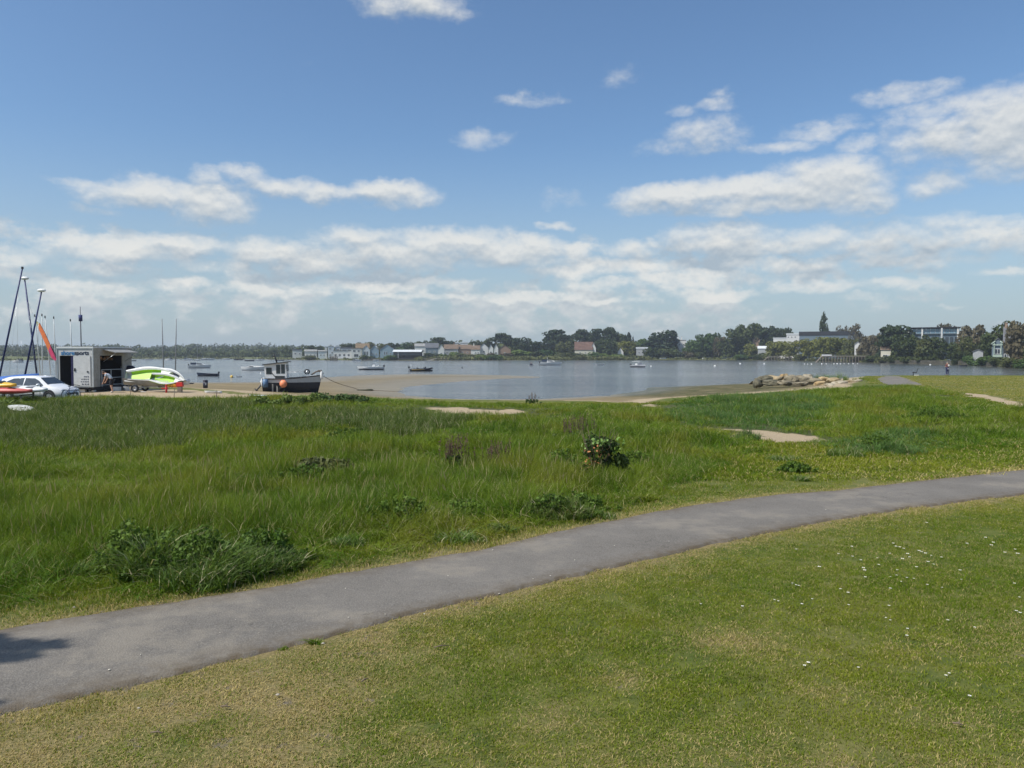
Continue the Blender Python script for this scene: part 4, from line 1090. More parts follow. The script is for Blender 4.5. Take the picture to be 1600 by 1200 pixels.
house(736,750,546,540,554,52,'white','brown','brown roofed cottage with a small white dormer front',wins=((.5,.6,1.4,1),(.8,.6)),chim=(.3,))
house(749,763,543,536.5,554,56,'white','slate','steep dark roofed cottage left of the twin white gables',kind='front',wins=((.5,.6,1.6,1.4),))
house(763.5,770.5,544.5,537.8,554,46,'white','slate','left one of the twin white gables',kind='front',wins=((.5,.6,1.2,1.2),),depth=9)
house(771.5,778.5,544,537.6,554,46,'white','slate','right one of the twin white gables',kind='front',wins=((.35,.5,.9,1.4),(.65,.5,.9,1.4)),depth=9)
house(779,798,546,539.5,554,46,'brick','brown','brown gabled house right of the twin white gables',kind='front',wins=((.5,.55),))
house(898,926,546,534.5,556,38,'cream','red','house under a broad red tiled roof',wins=((.3,.6),(.6,.6)),depth=11)
house(923.5,931,544,535.5,556,37,'white','red','white gable end of the red tiled house',kind='front',wins=((.5,.5,1,1.4),),depth=5)
house(965,974,550,543,557,32,'white','brown','small white house glimpsed between the dark and the yellow green tree',kind='front',wins=((.5,.6),))
house(994,1012,545,542.3,558,28,'grey','light','grey bungalow with a pale flat roof left of the dark hedge',flat=True,wins=((.25,.6),(.6,.6,2.4,1.2)))
def white_house():
    r_ = house(1058,1072,531.5,531,548,62,'white','grey','tall white house with two white chimneys beside the great domed tree',flat=True,wins=((.3,.75,1.2,1.2),(.7,.75,1.2,1.2),(.3,.4),(.7,.4)),depth=7)
    w = 14 * (shoreY(1065) + 62) / F; h = (at(1065, 531, shoreY(1065) + 62).z - r_.location.z)
    for x in (-.36, -.02): MB().box((x * w, 3, h + 1.2), (.9, .9, 2.8)).box((x * w, 3, h + 2.7), (1.15, 1.15, .2)).build('chimney', wallm('white'), r_)
white_house()
house(1165,1177,532,529.5,545,48,'white','light','small white house beside the brick house in the dark wood',flat=True,wins=((.5,.7),))
house(1176,1187,531,526.5,546,44,'brick','brown','narrow brick house with a brown roof in the dark wood',kind='front',wins=((.5,.6),))
house(1184,1205,544.5,541,557,22,'grey','light','bungalow under a wide pale pitched roof',wins=((.3,.5),(.7,.5)))
house(1208,1229,529,527.6,548,44,'white','light','low flat roofed wing with a band of dark windows',flat=True,wins=((.2,.78,2.2,1.4),(.5,.78,2.2,1.4),(.8,.78,2.2,1.4)))
house(1228.5,1274,523,520.8,550,42,'white','light','white modernist house with three small square windows',flat=True,wins=((.06,.90,1,1),(.18,.90,1,1),(.30,.90,1,1),(.6,.7,2.6,1.2)),depth=12)
house(1248,1336,524,517.8,550,58,'slate','dark','long low hall with a wide dark roof behind the willows',flat=True,wins=((.3,.7,4,1.5),(.6,.7,4,1.5),(.85,.7,4,1.5)),depth=16,cat='hall',name='hall')
house(1335,1345,538,534,556,20,'white','grey','narrow white house between the willows and the brown trees',kind='front',wins=((.6,.75,1,1.2),(.5,.3,2,1.2)))
house(1376,1392,546.5,542,557,8,'cream','brown','cream bungalow at the foot of the great cedar',wins=((.45,.5,2.2,1.5),(.85,.5)))
def glass_building():
    Y = shoreY(1458) + 48; a, c = at(1417, 552, Y), at(1497, 552, Y); w = c.x - a.x; g_ = gz((a.x + c.x) / 2, Y); cx = (a.x + c.x) / 2
    th = -math.atan2(cx, Y); w *= math.cos(th)
    root = thing('office_building', (cx, Y, g_), 'large glass fronted building with white columns and a thin flat roof', 'building', None, th)
    H = at(1458, 511.5, Y).z - g_; hm = at(1458, 521, Y).z - g_
    MB().box((0, 8, H / 2 - .6), (w, 15.6, H - 1)).build('wall', wallm('slate'), root, fix=False)
    MB().box((0, 7.6, H - .1), (w + 1.6, 18, .35)).build('roof', roofm('dark'), root, fix=False)
    gm = mat('sky_glass', (0.16, 0.27, 0.33), .12, .8, var=.25, scale=.3)
    n = 11
    for i in range(n):
        x = -w / 2 + (i + .5) * w / n
        f = MB().box((x, .08, (H + hm) / 2 - .3), (w / n - .3, .12, H - hm - .9)).build('window', gm, root, fix=False)
        MB().box((x + w / n / 2, .02, (H + hm) / 2 - .3), (.16, .2, H - hm - .5)).build('mullion', wallm('pale'), root, fix=False)
        if i > 4: MB().box((x, .08, hm * .72), (w / n - .6, .12, hm * .3)).build('window', m_glass(), root, fix=False)
    MB().box((0, -.2, hm - .1), (w, .8, .4)).build('floor_band', wallm('slate'), root, fix=False)
    for fx in (.02, .29, .98): MB().box((-w / 2 + fx * w, -.6, H / 2 + 2), (.7, .7, H - 4)).build('column', wallm('white'), root, fix=False)
glass_building()
def pole_():
    Y = shoreY(1471) + 32; a = at(1471, 552, Y); g_ = gz(a.x, Y); t = at(1471, 512.5, Y).z - g_
    root = thing('pylon', (a.x, Y, g_), 'tall square white pole in front of the glass building', 'pole')
    MB().box((0, 0, t / 2), (.55, .55, t)).build('shaft', wallm('white'), root, fix=False)
    for k in (.35, .62): MB().box((-.7, 0, t * k), (1.4, .25, .25)).build('bracket', wallm('white'), root, fix=False)
pole_()
def gable_house():
    th = -math.atan2(at(1558, 555, 300).x, 300)
    r_ = house(1549.5,1567.5,536,529.2,555,20,'slate','slate','house with a pale timbered gable and balcony facing the water',kind='front',wins=((.5,.62,1.8,2.0),(.3,.2,1.2,1.6),(.7,.2,1.2,1.6)),depth=9)
    Y = shoreY(1558) + 20; w = 18 * Y / F * math.cos(th); he = at(1558, 536, Y).z - r_.location.z; hr = at(1558, 529.2, Y).z - r_.location.z
    tm = mat('pale_green_timber', (0.36, 0.44, 0.36), .6)
    for s in (-1, 1):
        MB().tube([(s * (w / 2 + .3), -.45, he - .5), (s * w * .2, -.45, hr - .9)], .22, 4).build('bargeboard', tm, r_)
        MB().box((s * w * .30, -.4, he / 2), (.28, .28, he)).build('post', tm, r_, fix=False)
    MB().box((0, -.5, he * .92), (w * .9, .25, .35)).build('beam', tm, r_, fix=False)
    MB().box((0, -.9, he * .42), (w * .8, .12, .7)).build('balcony', tm, r_, fix=False)
gable_house()
house(1568,1592,533,511,556,24,'dark','slate','large steep dark roofed house at the right of the far shore',kind='side',wins=((.2,.4,1.6,1.6),(.55,.4,2.4,1.2),(.85,.4,1.4,2)),depth=11,chim=(.12,))
house(1520,1536,549.5,546,556,6,'grey','slate','little summerhouse with a white edged gable roof',kind='front',wins=((.5,.4,1,1),),depth=3,cat='summerhouse',name='summerhouse')
def hedge_box():
    Y = shoreY(1505) + 7; a, c = at(1490, 557, Y), at(1519, 557, Y); w = c.x - a.x; g_ = gz((a.x + c.x) / 2, Y); h = at(1505, 549.3, Y).z - g_
    L = [(-w / 2 + (i + .5) * w / 12, 1, h * (.25 + .5 * k), w / 20, .9, h * .27) for i in range(12) for k in (0, 1)]
    o = link('hedge', cloud_mesh('hedge', leaf_cloud(L, 3500, .16, 3, .6), LM['dark'])); o.location = ((a.x + c.x) / 2, Y, g_)
    tag(o, 'low clipped rectangular hedge left of the summerhouse', 'hedge')
hedge_box()

# seawalls, jetties and the odd things on the far beach
m_stone = mat('sea_stone', (0.075, 0.07, 0.055), .9, .15, var=.3, scale=.5, bumps=.5)
m_deck = mat('pale_decking', (0.36, 0.33, 0.28), .85, .15, var=.2)
m_wood = mat('weathered_timber', (0.17, 0.145, 0.115), .85, .15, var=.3, scale=1.5)
def seawall(px0, px1, n, hgt, label, setb=1.5, m=None):
    pts = []
    for i in range(n + 1):
        px = px0 + (px1 - px0) * i / n; Y = shoreY(px) + setb; pts.append(((px - CX) / F * Y / math.cos(PITCH) * 1.0, Y))
    b = MB()
    o = Vector((pts[0][0], pts[0][1], 0)); rings = []
    for i, (x, y) in enumerate(pts):
        z0 = WL - .5; z1 = WL + hgt + .15 * math.sin(i * 2.1)
        rings.append([(x - o.x, y - .35 - o.y, z0), (x - o.x, y - .2 - o.y, z1), (x - o.x, y + .5 - o.y, z1), (x - o.x, y + .5 - o.y, z0)])
    b.loft(rings, smooth_=False)
    ob = b.build('seawall', m or m_stone); ob.location = o; tag(ob, label, 'sea wall')
seawall(1372, 1500, 22, 1.6, 'dark stone sea wall below the great cedar and glass building')
seawall(1500, 1562, 12, 1.5, 'dark stone sea wall below the clipped hedge')
seawall(566, 600, 8, 1.2, 'low grey wall below the blue gables')
def jetty(px0, px1, yd, reach, n, label, white_end=False):
    Y0 = shoreY((px0 + px1) / 2) - reach; a, c = at(px0, yd, Y0), at(px1, yd, Y0); w = c.x - a.x; zt = a.z - WL
    root = thing('jetty', ((a.x + c.x) / 2, Y0, WL), label, 'jetty', 'jetties on the far shore')
    MB().box((0, 0, zt), (w, 1.8, .34)).build('deck', m_deck, root, fix=False)
    MB().box((w / 2 - 1, reach / 2 + 1, zt - .01), (1.6, reach + 4, .15)).build('gangway', m_wood, root, fix=False)
    for i in range(n):
        for s in (-.8, .8): MB().box((-w / 2 + .2 + i * (w - .4) / (n - 1), s, zt / 2 - .6), (.34, .34, zt + 1.2)).build('pile', m_wood, root, fix=False)
    MB().prism([(-w / 2 - 4, -.8), (-w / 2, zt), (-w / 2, zt - .25), (-w / 2 - 3.4, -.8)], 'y', -.7, .7).build('ramp', m_wood, root)
    for s in (.85,):
        MB().box((0, s, zt + .95), (w, .06, .08)).build('rail', m_wood, root, fix=False)
    if white_end: MB().box((-w / 2 + 2.5, -.3, zt + .5), (5, .8, .7)).build('pontoon', m_white(), root, fix=False)
jetty(1200, 1237, 557.6, 8, 9, 'short timber jetty on piles in front of the left willows')
jetty(1284, 1374, 556.4, 8, 20, 'long timber jetty on many piles with a white landing', True)
jetty(516, 527, 557, 5, 5, 'small dark timber jetty below the balcony house')
def slip():
    Y = shoreY(668) - 5; a = at(661, 563, Y)
    ob = MB().prism([(0, -.6), (9, 1.5), (9, 1.1), (1, -.8)], 'y', -1.5, 1.5).build('slipway', mat('pale_concrete', (0.42, 0.38, 0.31), .9)); ob.location = (a.x, Y, WL)
    tag(ob, 'pale sloping slipway beside the boathouse', 'slipway')
    ob = MB().box((0, 0, .5), (17, 2, .35)).box((-7, 0, 0), (.3, 1.6, 1.2)).box((0, 0, 0), (.3, 1.6, 1.2)).box((7, 0, 0), (.3, 1.6, 1.2)).build('landing_stage', m_wood); ob.location = (at(680, 561, Y).x, Y + 3, WL + .6)
    tag(ob, 'dark floating landing stage right of the pale slipway', 'landing stage')
slip()

# ------------------------------------------------------------------ boats (bow towards +x, length 1 unless noted)
def hull_rings(L, B, H, dr, n=15, sheer=.18, fine=2.2, tran=.82, rake=.10, flare=.85, flat=.55):
    rings = []
    for i in range(n):
        t = i / (n - 1); x = -L / 2 + L * t
        w = B / 2 * (tran + (1 - tran) * min(1, t / .35)) if t < .35 else B / 2 * max(0.0, 1 - ((t - .35) / .65) ** fine)
        w = max(w, .012 * B); top = H * (1 + sheer * max(0, (t - .3) / .7) ** 1.7)
        keel = -dr * (1 - max(0, (t - .72) / .28) ** 2 * 1.1); xs = x + rake * L * max(0, (t - .75) / .25) ** 1.5
        kx = x - 0.0
        rings.append([(xs, -w, top), (x * .5 + xs * .5, -w * flare * .98, top * .45), (kx, -w * flat, keel * .45), (kx, 0, keel),
                      (kx, w * flat, keel * .45), (x * .5 + xs * .5, w * flare * .98, top * .45), (xs, w, top)])
    return rings
def open_hull(name, L, B, H, dr, m, parent, inner=.045, deck=None, **kw):
    """hull shell with an inside, so an open boat is open"""
    o_ = hull_rings(L, B, H, dr, **kw); b = MB(); b.loft(o_, caps=False, closed=False)
    b.add([p for p in o_[0]], [tuple(range(7))])
    inn = []
    for r_ in o_:
        w = max(abs(r_[0][1]) - inner, .004); top = r_[0][2]; x = r_[0][0]
        inn.append([(x, -w, top), (r_[1][0], -w * .85, top * .45 + inner), (r_[3][0], 0, min(top * .2, r_[3][2] + inner * 2)), (r_[5][0], w * .85, top * .45 + inner), (x, w, top)])
    k = MB(); b.loft(inn[1:-1], caps=False, closed=False)
    vs, fs = [], []
    for i in range(len(o_)):                     # gunwale
        vs += [o_[i][0], inn[min(max(i, 1), len(o_) - 2)][0], inn[min(max(i, 1), len(o_) - 2)][4], o_[i][6]]
    for i in range(len(o_) - 1): fs += [(4 * i, 4 * i + 1, 4 * i + 5, 4 * i + 4), (4 * i + 2, 4 * i + 3, 4 * i + 7, 4 * i + 6)]
    b.add(vs, fs)
    return b.build(name, m, parent, fix=False)
def decked_hull(name, L, B, H, dr, m, parent, deckm=None, deckdrop=.03, **kw):
    o_ = hull_rings(L, B, H, dr, **kw); b = MB(); b.loft(o_, caps=False, closed=False); b.add(list(o_[0]), [tuple(range(7))])
    h = b.build(name, m, parent, fix=False)
    vs, fs = [], []
    for r_ in o_: vs += [(r_[0][0], r_[0][1] * .97, r_[0][2] - deckdrop), (r_[0][0], 0, r_[0][2] - deckdrop + .03), (r_[6][0], r_[6][1] * .97, r_[6][2] - deckdrop)]
    for i in range(len(o_) - 1): fs += [(3 * i, 3 * i + 3, 3 * i + 4, 3 * i + 1), (3 * i + 1, 3 * i + 4, 3 * i + 5, 3 * i + 2)]
    MB().add(vs, fs).build('deck', deckm or m_white(), parent)
    return h
def two_tone(name, low, high, zs, third=None, zs2=0, rough=.35):
    if name in MATS: return MATS[name]
    m, b = new_mat(name); c = objco(b); sp = b.node('ShaderNodeSeparateXYZ'); b.l.new(c, sp.inputs[0]); z = sp.outputs[2]
    col = b.mix(b.math('GREATER_THAN', z, zs), low, high)
    if third: col = b.mix(b.math('GREATER_THAN', z, zs2), col, third)
    n = b.noise(c, 4, 6, .7); col = b.mix(b.math('MULTIPLY', b.ramp(n, .5, .75), .3), col, (0.12, .10, .075))
    p = bsdf(b, col, rough, .4); finish(b, p.outputs[0]); MATS[name] = m; return m
def outboard(parent, x, z, s=1.0, m=None, tilt=0.0, y=0.0):
    M = Matrix.Translation((x, y, z)) @ Matrix.Rotation(tilt, 4, 'Y')
    b = MB(); rr = []
    for (zz, lx, ly, ox) in ((.30, .10, .08, 0), (.34, .2, .13, 0), (.55, .23, .15, -.01), (.70, .19, .12, -.02), (.74, .10, .07, -.02)):
        rr.append([tuple(M @ Vector(((ox + lx * math.cos(q)) * s, ly * math.sin(q) * s, zz * s))) for q in [6.283 * k / 10 for k in range(10)]])
    b.loft(rr); o = b.build('outboard', m or m_dark(), parent)
    l = MB(); l.tube([tuple(M @ Vector(v)) for v in ((0, 0, .32 * s), (0, 0, -.15 * s), (-.02 * s, 0, -.45 * s))], [.07 * s, .055 * s, .045 * s], 7)
    l.tube([tuple(M @ Vector(v)) for v in ((.16 * s, 0, -.32 * s), (0, 0, -.33 * s), (-.16 * s, 0, -.32 * s))], [.02 * s, .06 * s, .03 * s], 7)
    for k in range(3):
        q = k * 2.09; c = M @ Vector((-.19 * s, .07 * s * math.cos(q), (-.32 + .07 * math.sin(q)) * s)); l.ball(c, (.012 * s, .045 * s, .045 * s), 6, 4)
    l.build('leg', mat('motor_leg', (0.05, .05, .055), .5), o)
    return o
CL = []
def proto_cruiser():
    r_ = thing('motor_cruiser', (0, 0, 0), '', 'boat')
    decked_hull('hull', 7, 2.5, .95, .45, two_tone('cruiser_hull', (0.03, .04, .07), WHITE, .08), r_, m_white(), rake=.07)
    b = MB(); b.loft([[(-1.2, s * .95, .92), (-1.0, s * .85, 1.75), (.5, s * .8, 1.75), (1.6, s * .75, 1.15), (2.3, s * .45, 1.05)] for s in (-1, 1)], caps=True, closed=True, smooth_=False)
    b.build('cabin', m_white(), r_)
    for s in (-1, 1): MB().prism([(-.9, 1.3), (.5, 1.3), (1.15, 1.3), (.5, 1.64), (-.85, 1.64)], 'y', s * .88, s * .93).build('window', m_glass(), r_)
    MB().add([(.56, -.7, 1.72), (.56, .7, 1.72), (1.5, .62, 1.2), (1.5, -.62, 1.2)], [(0, 1, 2, 3)]).build('windscreen', m_glass(), r_)
    MB().box((-2.0, 0, 1.85), (1.9, 1.9, .08)).box((-2.9, 0, 1.5), (.05, 1.9, .7)).box((-2.0, 0.93, 1.5), (1.8, .04, .66)).box((-2.0, -.93, 1.5), (1.8, .04, .66)).build('canopy', mat('navy_canvas', (.03, .045, .08), .8), r_, fix=False)
    t = MB()
    for s in (-1, 1): t.tube([(1.2, s * 1.0, 1.05), (1.2, s * 1.0, 1.5), (2.6, s * .7, 1.6), (3.6, s * .2, 1.7)], .02, 5)
    t.build('rail', m_alu(), r_)
    MB().tube([(-1.0, 0, 1.8), (-1.15, 0, 2.7)], .035, 6).box((-1.1, 0, 2.3), (.3, .6, .06)).build('mast', m_white(), r_)
    outboard(r_, -3.7, .5, 1.2)
    return r_
def proto_launch():
    """low white cuddy boat with its cover on"""
    r_ = thing('launch', (0, 0, 0), '', 'boat')
    decked_hull('hull', 6, 2.1, .72, .35, two_tone('launch_hull', (0.02, .025, .03), WHITE, .04), r_, m_white(), rake=.06, sheer=.25)
    b = MB(); b.loft([[(-.2 + .0, s * .7, .7), (-.1, s * .62, 1.05), (.9, s * .6, 1.12), (1.9, s * .35, .92)] for s in (-1, 1)], closed=True, smooth_=False); b.build('cuddy', m_white(), r_)
    for s in (-1, 1): MB().prism([(.1, .82), (1.2, .86), (1.0, 1.0), (.15, .98)], 'y', s * .66, s * .7).build('window', m_glass(), r_)
    MB().loft([[(-2.9, -.9, .72), (-2.9, 0, .86), (-2.9, .9, .72)], [(-1.5, -1.0, .72), (-1.5, 0, 1.0), (-1.5, 1.0, .72)], [(-.2, -.9, .74), (-.2, 0, 1.08), (-.2, .9, .74)]], caps=True, closed=True).build('cover', mat('pale_canvas', (.42, .43, .42), .9), r_)
    t = MB(); t.tube([(2.0, .5, .85), (2.1, .5, 1.2), (3.0, 0, 1.28), (2.1, -.5, 1.2), (2.0, -.5, .85)], .018, 5); t.build('rail', m_alu(), r_)
    outboard(r_, -3.15, .45, .95, m_grey())
    return r_
def proto_sport():
    r_ = thing('sport_boat', (0, 0, 0), '', 'boat')
    open_hull('hull', 6, 2.1, .75, .35, two_tone('sport_hull', (0.05, .055, .06), WHITE, .30), r_, rake=.08)
    MB().box((-.3, 0, .42), (4.6, 1.7, .06)).build('sole', m_grey(), r_, fix=False)
    MB().box((-.6, 0, .85), (.8, .7, .9), taper=.8).build('console', m_white(), r_)
    MB().add([(-.25, -.35, 1.25), (-.25, .35, 1.25), (-.45, .33, 1.7), (-.45, -.33, 1.7)], [(0, 1, 2, 3)]).build('windscreen', m_glass(), r_)
    MB().box((-1.6, 0, .72), (.6, 1.3, .5)).box((-1.85, 0, 1.05), (.15, 1.3, .4)).build('seat', m_white(), r_, fix=False)
    outboard(r_, -3.15, .45, 1.0)
    return r_
def proto_rowboat(nm='rowing_boat', c=None):
    r_ = thing(nm, (0, 0, 0), '', 'boat')
    open_hull('hull', 4, 1.5, .48, .16, c or m_navy(), r_, rake=.06, sheer=.35, inner=.03)
    for x in (-1.2, -.1, .9): MB().box((x, 0, .34), (.26, 1.15 if x < .5 else .9, .04)).build('thwart', m_wood, r_, fix=False)
    outboard(r_, -2.12, .28, .8)
    return r_
def proto_tender():
    r_ = thing('dinghy', (0, 0, 0), '', 'dinghy')
    open_hull('hull', 3, 1.3, .42, .12, m_white(), r_, rake=.03, sheer=.2, tran=.9, inner=.03)
    for x in (-.8, .1): MB().box((x, 0, .28), (.25, 1.0, .04)).build('thwart', m_wood, r_, fix=False)
    return r_
def proto_rib():
    r_ = thing('inflatable_boat', (0, 0, 0), '', 'boat')
    t = MB(); pts = [(-3.2, -.95, .45), (-1, -1.0, .45), (1.2, -.95, .5), (2.4, -.65, .66), (3.05, 0, .85), (2.4, .65, .66), (1.2, .95, .5), (-1, 1.0, .45), (-3.2, .95, .45)]
    t.tube(pts, [.16, .27, .27, .25, .22, .25, .27, .27, .16], 10); t.build('tube', m_dark(), r_)
    s_ = MB()
    for s in (-1, 1): s_.tube([(-2.6, s * 1.24, .42), (-1, s * 1.27, .43), (1.0, s * 1.22, .46)], .035, 5)
    s_.build('yellow_stripe', mat('yellow_stripe', (.65, .45, .06), .5), r_)
    h = MB(); h.loft(hull_rings(6.2, 1.7, .35, .35, rake=.03), caps=True, closed=True); h.build('hull', m_dark(), r_)
    for i in range(4):
        q = MB().box((-1.9 + i * .95, 0, .75), (.55, .35, .35)).box((-2.1 + i * .95, 0, 1.05), (.12, .35, .4)); q.build('seat', m_dark() if i % 2 else m_grey(), r_, fix=False)
    MB().box((1.2, 0, .85), (.5, .7, .8), taper=.75).build('console', m_dark(), r_)
    a = MB()
    for s in (-1, 1): a.tube([(-2.7, s * .7, .6), (-2.8, s * .55, 1.9), (-2.8, 0, 2.0)], .04, 6)
    a.build('arch', m_alu(), r_)
    outboard(r_, -3.35, .5, 1.15)
    return r_
def proto_cabin_rib():
    r_ = thing('workboat', (0, 0, 0), '', 'boat')
    decked_hull('hull', 6.2, 2.4, .95, .4, two_tone('workboat_hull', (.16, .17, .19), (.60, .61, .62), .55), r_, m_grey(), rake=.05)
    c = MB()
    for x in (-1.9, .6):
        for s in (-1, 1): c.tube([(x, s * .9, .9), (x + .15, s * .8, 2.35)], .045, 6)
    c.build('frame', m_alu(), r_)
    MB().box((-.65, 0, 2.45), (3.4, 1.95, .12), ry=R(-5)).build('roof', m_white(), r_, fix=False)
    b = MB(); b.loft([[(.2, s * .9, .9), (.5, s * .8, 1.9), (1.2, s * .72, 1.6), (2.6, s * .4, 1.15)] for s in (-1, 1)], closed=True, smooth_=False); b.build('cabin', mat('grey_canvas', (.20, .21, .24), .8), r_)
    MB().box((-.4, -.95, 1.15), (.9, .2, .75)).build('locker', m_white(), r_, fix=False)
    for y in (-.45, .4): outboard(r_, -3.25, .55, 1.25, y=y)
    return r_
PB = {'cruiser': (proto_cruiser, 7.2), 'launch': (proto_launch, 6.4), 'sport': (proto_sport, 6.4), 'row': (proto_rowboat, 4.3), 'tender': (proto_tender, 3.1), 'rib': (proto_rib, 7.0), 'workboat': (proto_cabin_rib, 6.8)}
PBI = {}
def boat(kind, px, wy, wpx, rz, label, z=WL, group='boats moored in the harbour', dz=0.0):
    """wpx: apparent length in photo pixels; rz the heading; wy the waterline"""
    if kind not in PBI: PBI[kind] = PB[kind][0]()
    d = ray(px, wy); t = (z - CAMZ) / d[2]; X, Y = d[0] * t, d[1] * t
    L = PB[kind][1]; rel = abs(math.cos(rz)) * L + abs(math.sin(rz)) * L * .38
    s = wpx * Y / F / rel
    return place(PBI[kind], USED, (X, Y, z + dz), rz, s, label, group)
# mooring, from the photo's left
boat('cruiser', 28, 566, 17, R(175), 'white cruiser at the far left beyond the blue masts')
boat('launch', 47, 565, 9, R(10), 'tiny white launch right of the far left cruiser')
boat('launch', 232, 562.8, 13, R(8), 'white launch far off above the stacked dinghies, left of its neighbour')
boat('cruiser', 264, 562.6, 12, R(170), 'small white cruiser far off between the two thin grey masts')
boat('row', 207, 564.3, 12, R(5), 'faint blue boat far off beside the trailer flap')
boat('cruiser', 294, 562.8, 13, R(5), 'white and dark cruiser far off left of the tall yacht mast')
boat('launch', 325, 562.6, 20, R(12), 'long white boat far off right of the tall yacht mast')
boat('launch', 354, 561.8, 12, R(3), 'hazy white boat farthest off in the left channel')
boat('row', 373, 562.8, 15, R(185), 'dark boat far off, left one of its pair')
boat('row', 390, 564.2, 15, R(4), 'dark boat far off, right one of its pair')
boat('launch', 406, 563.2, 14, R(6), 'low white boat far off left of the lone pine')
boat('row', 438, 563.6, 12, R(176), 'dark boat far off under the lone pine')
boat('cruiser', 312, 574.8, 33, R(12), 'white motor cruiser with a blue grey canopy in the left channel')
boat('row', 325, 587.5, 36, R(176), 'dark blue open boat with an outboard near the sandy beach')
boat('launch', 398, 578.4, 42, R(184), 'white cuddy boat behind the stranded fishing boat')
boat('tender', 374, 589, 9, R(10), 'small pale tender beside the yellow buoy')
boat('cruiser', 557.5, 563.8, 14, R(8), 'white cruiser moored close under the balcony house')
boat('launch', 587.5, 563.2, 9, R(5), 'small white boat moored close under the blue gables')
boat('sport', 580, 577.8, 41, R(183), 'white centre console boat afloat above the mud flat')
boat('rib', 658, 580, 41, R(8), 'black inflatable boat with yellow stripes and rows of seats')
boat('cruiser', 860, 570.5, 34, R(-8), 'white motor cruiser moored in mid channel')
boat('tender', 829, 571.5, 7, R(10), 'little white dinghy with two dark seated figures')
boat('tender', 937.5, 570.6, 13, R(5), 'small white dinghy between the cruiser and the grey workboat')
boat('workboat', 997, 573.8, 27, R(-32), 'grey canopied workboat with two black outboards and a white roof')
boat('row', 1505, 572.3, 14, R(6), 'grey open boat moored right of the standing person')
boat('launch', 1425, 566.5, 16, R(4), 'low white boat below the great cedar')
# small craft drawn up on the far beach
for px, wy, w, rz, lab in ((1036,560.6,10,R(3),'white dinghy on the far beach, leftmost below the tall dark hedge'),(1062,560.3,18,R(8),'long white dinghy upside down on the far beach'),
    (1077,559.6,12,R(-5),'white dinghy on the far beach left of the yellow one'),(1102,560.4,10,R(8),'white dinghy on the far beach right of the yellow one'),
    (1136,560.2,12,R(4),'pale dinghy on the stones before the massive dark tree'),(1150,559.4,10,R(170),'pale dinghy beside the white posts'),
    (1172,556,6,R(5),'white dinghy on the grass under the small willow'),(1187,555.6,7,R(170),'white dinghy on the grass beside the short jetty'),
    (528,557.6,10,R(170),'white dinghy on the beach below the balcony house'),(545,558.4,9,R(12),'white dinghy on the beach right of the small dark jetty'),
    (476,557.8,12,R(5),'white dinghy on the beach below the low white villas')):
    boat('tender', px, wy, w, rz, lab, z=WL + .9 if wy > 558 else WL + 2.0, group='dinghies drawn up on the far beach')
Yb = shoreY(1087) + 7; pb = at(1087, 558.6, Yb)
def kayak_mb(L, B, H):
    b = MB(); rings = []
    for i in range(13):
        t = i / 12; x = -L / 2 + L * t; w = B / 2 * math.sin(math.pi * min(max(t, .015), .985)) ** .75; up = .10 * L * .35 * abs(2 * t - 1) ** 3
        rings.append([(x, w * math.cos(q), up + H / 2 * (1 + math.sin(q)) * (math.sin(math.pi * min(max(t, .05), .95)) ** .4)) for q in [6.283 * k / 12 for k in range(12)]])
    return b.loft(rings)
def kayak(label, loc, rz, L, m, seatm=None, roll=0.0, pitch=0.0, B=.78, H=.36, cat='kayak', group='kayaks and boards lying by the car'):
    r_ = thing('kayak', loc, label, cat, group, rz); r_.rotation_euler = (roll, pitch, rz)
    kayak_mb(L, B, H).build('hull', m, r_)
    b = MB()
    for x in (-.12, .16): b.loft([[(x * L + a * L * .07, w * B * .27, H * z) for w in (-1, -.6, .6, 1)] for a, z in ((-1, .99), (0, 1.02), (1, .99))], caps=False, closed=False)
    b.build('seat', seatm or m_dark(), r_)
    return r_
k_ = kayak('yellow canoe on the far beach', (pb.x, Yb, gz(pb.x, Yb)), .2, 3.4, mat('yellow_plastic', (.72, .50, .04), .4), group='dinghies drawn up on the far beach')

def sailing_yacht(px, wy, ymast, wpx, label, rz=0.1):
    d = ray(px, wy); t = (WL - CAMZ) / d[2]; X, Y = d[0] * t, d[1] * t; s = wpx * Y / F / 7
    r_ = thing('sailing_yacht', (X, Y, WL), label, 'sailing boat', None, rz)
    decked_hull('hull', 7 * s, 2.2 * s, .8 * s, .4 * s, m_white(), r_)
    b = MB(); b.loft([[(-1 * s, q * .6 * s, .8 * s), (-.8 * s, q * .55 * s, 1.2 * s), (1.2 * s, q * .4 * s, 1.1 * s), (1.8 * s, q * .3 * s, .85 * s)] for q in (-1, 1)], closed=True, smooth_=False); b.build('cabin', m_white(), r_)
    H = at(px, ymast, Y).z - WL
    MB().tube([(.4 * s, 0, .8 * s), (.4 * s, 0, H)], [.10, .06], 6).build('mast', m_alu(), r_)
    MB().tube([(.4 * s, 0, 1.6 * s), (-2.4 * s, 0, 1.6 * s)], .09, 6).build('boom', m_alu(), r_)
sailing_yacht(308, 563.4, 523, 10, 'distant yacht with a tall pale mast in the left channel')
sailing_yacht(33, 562.6, 532, 9, 'faint distant yacht with a bare mast beyond the blue masts')

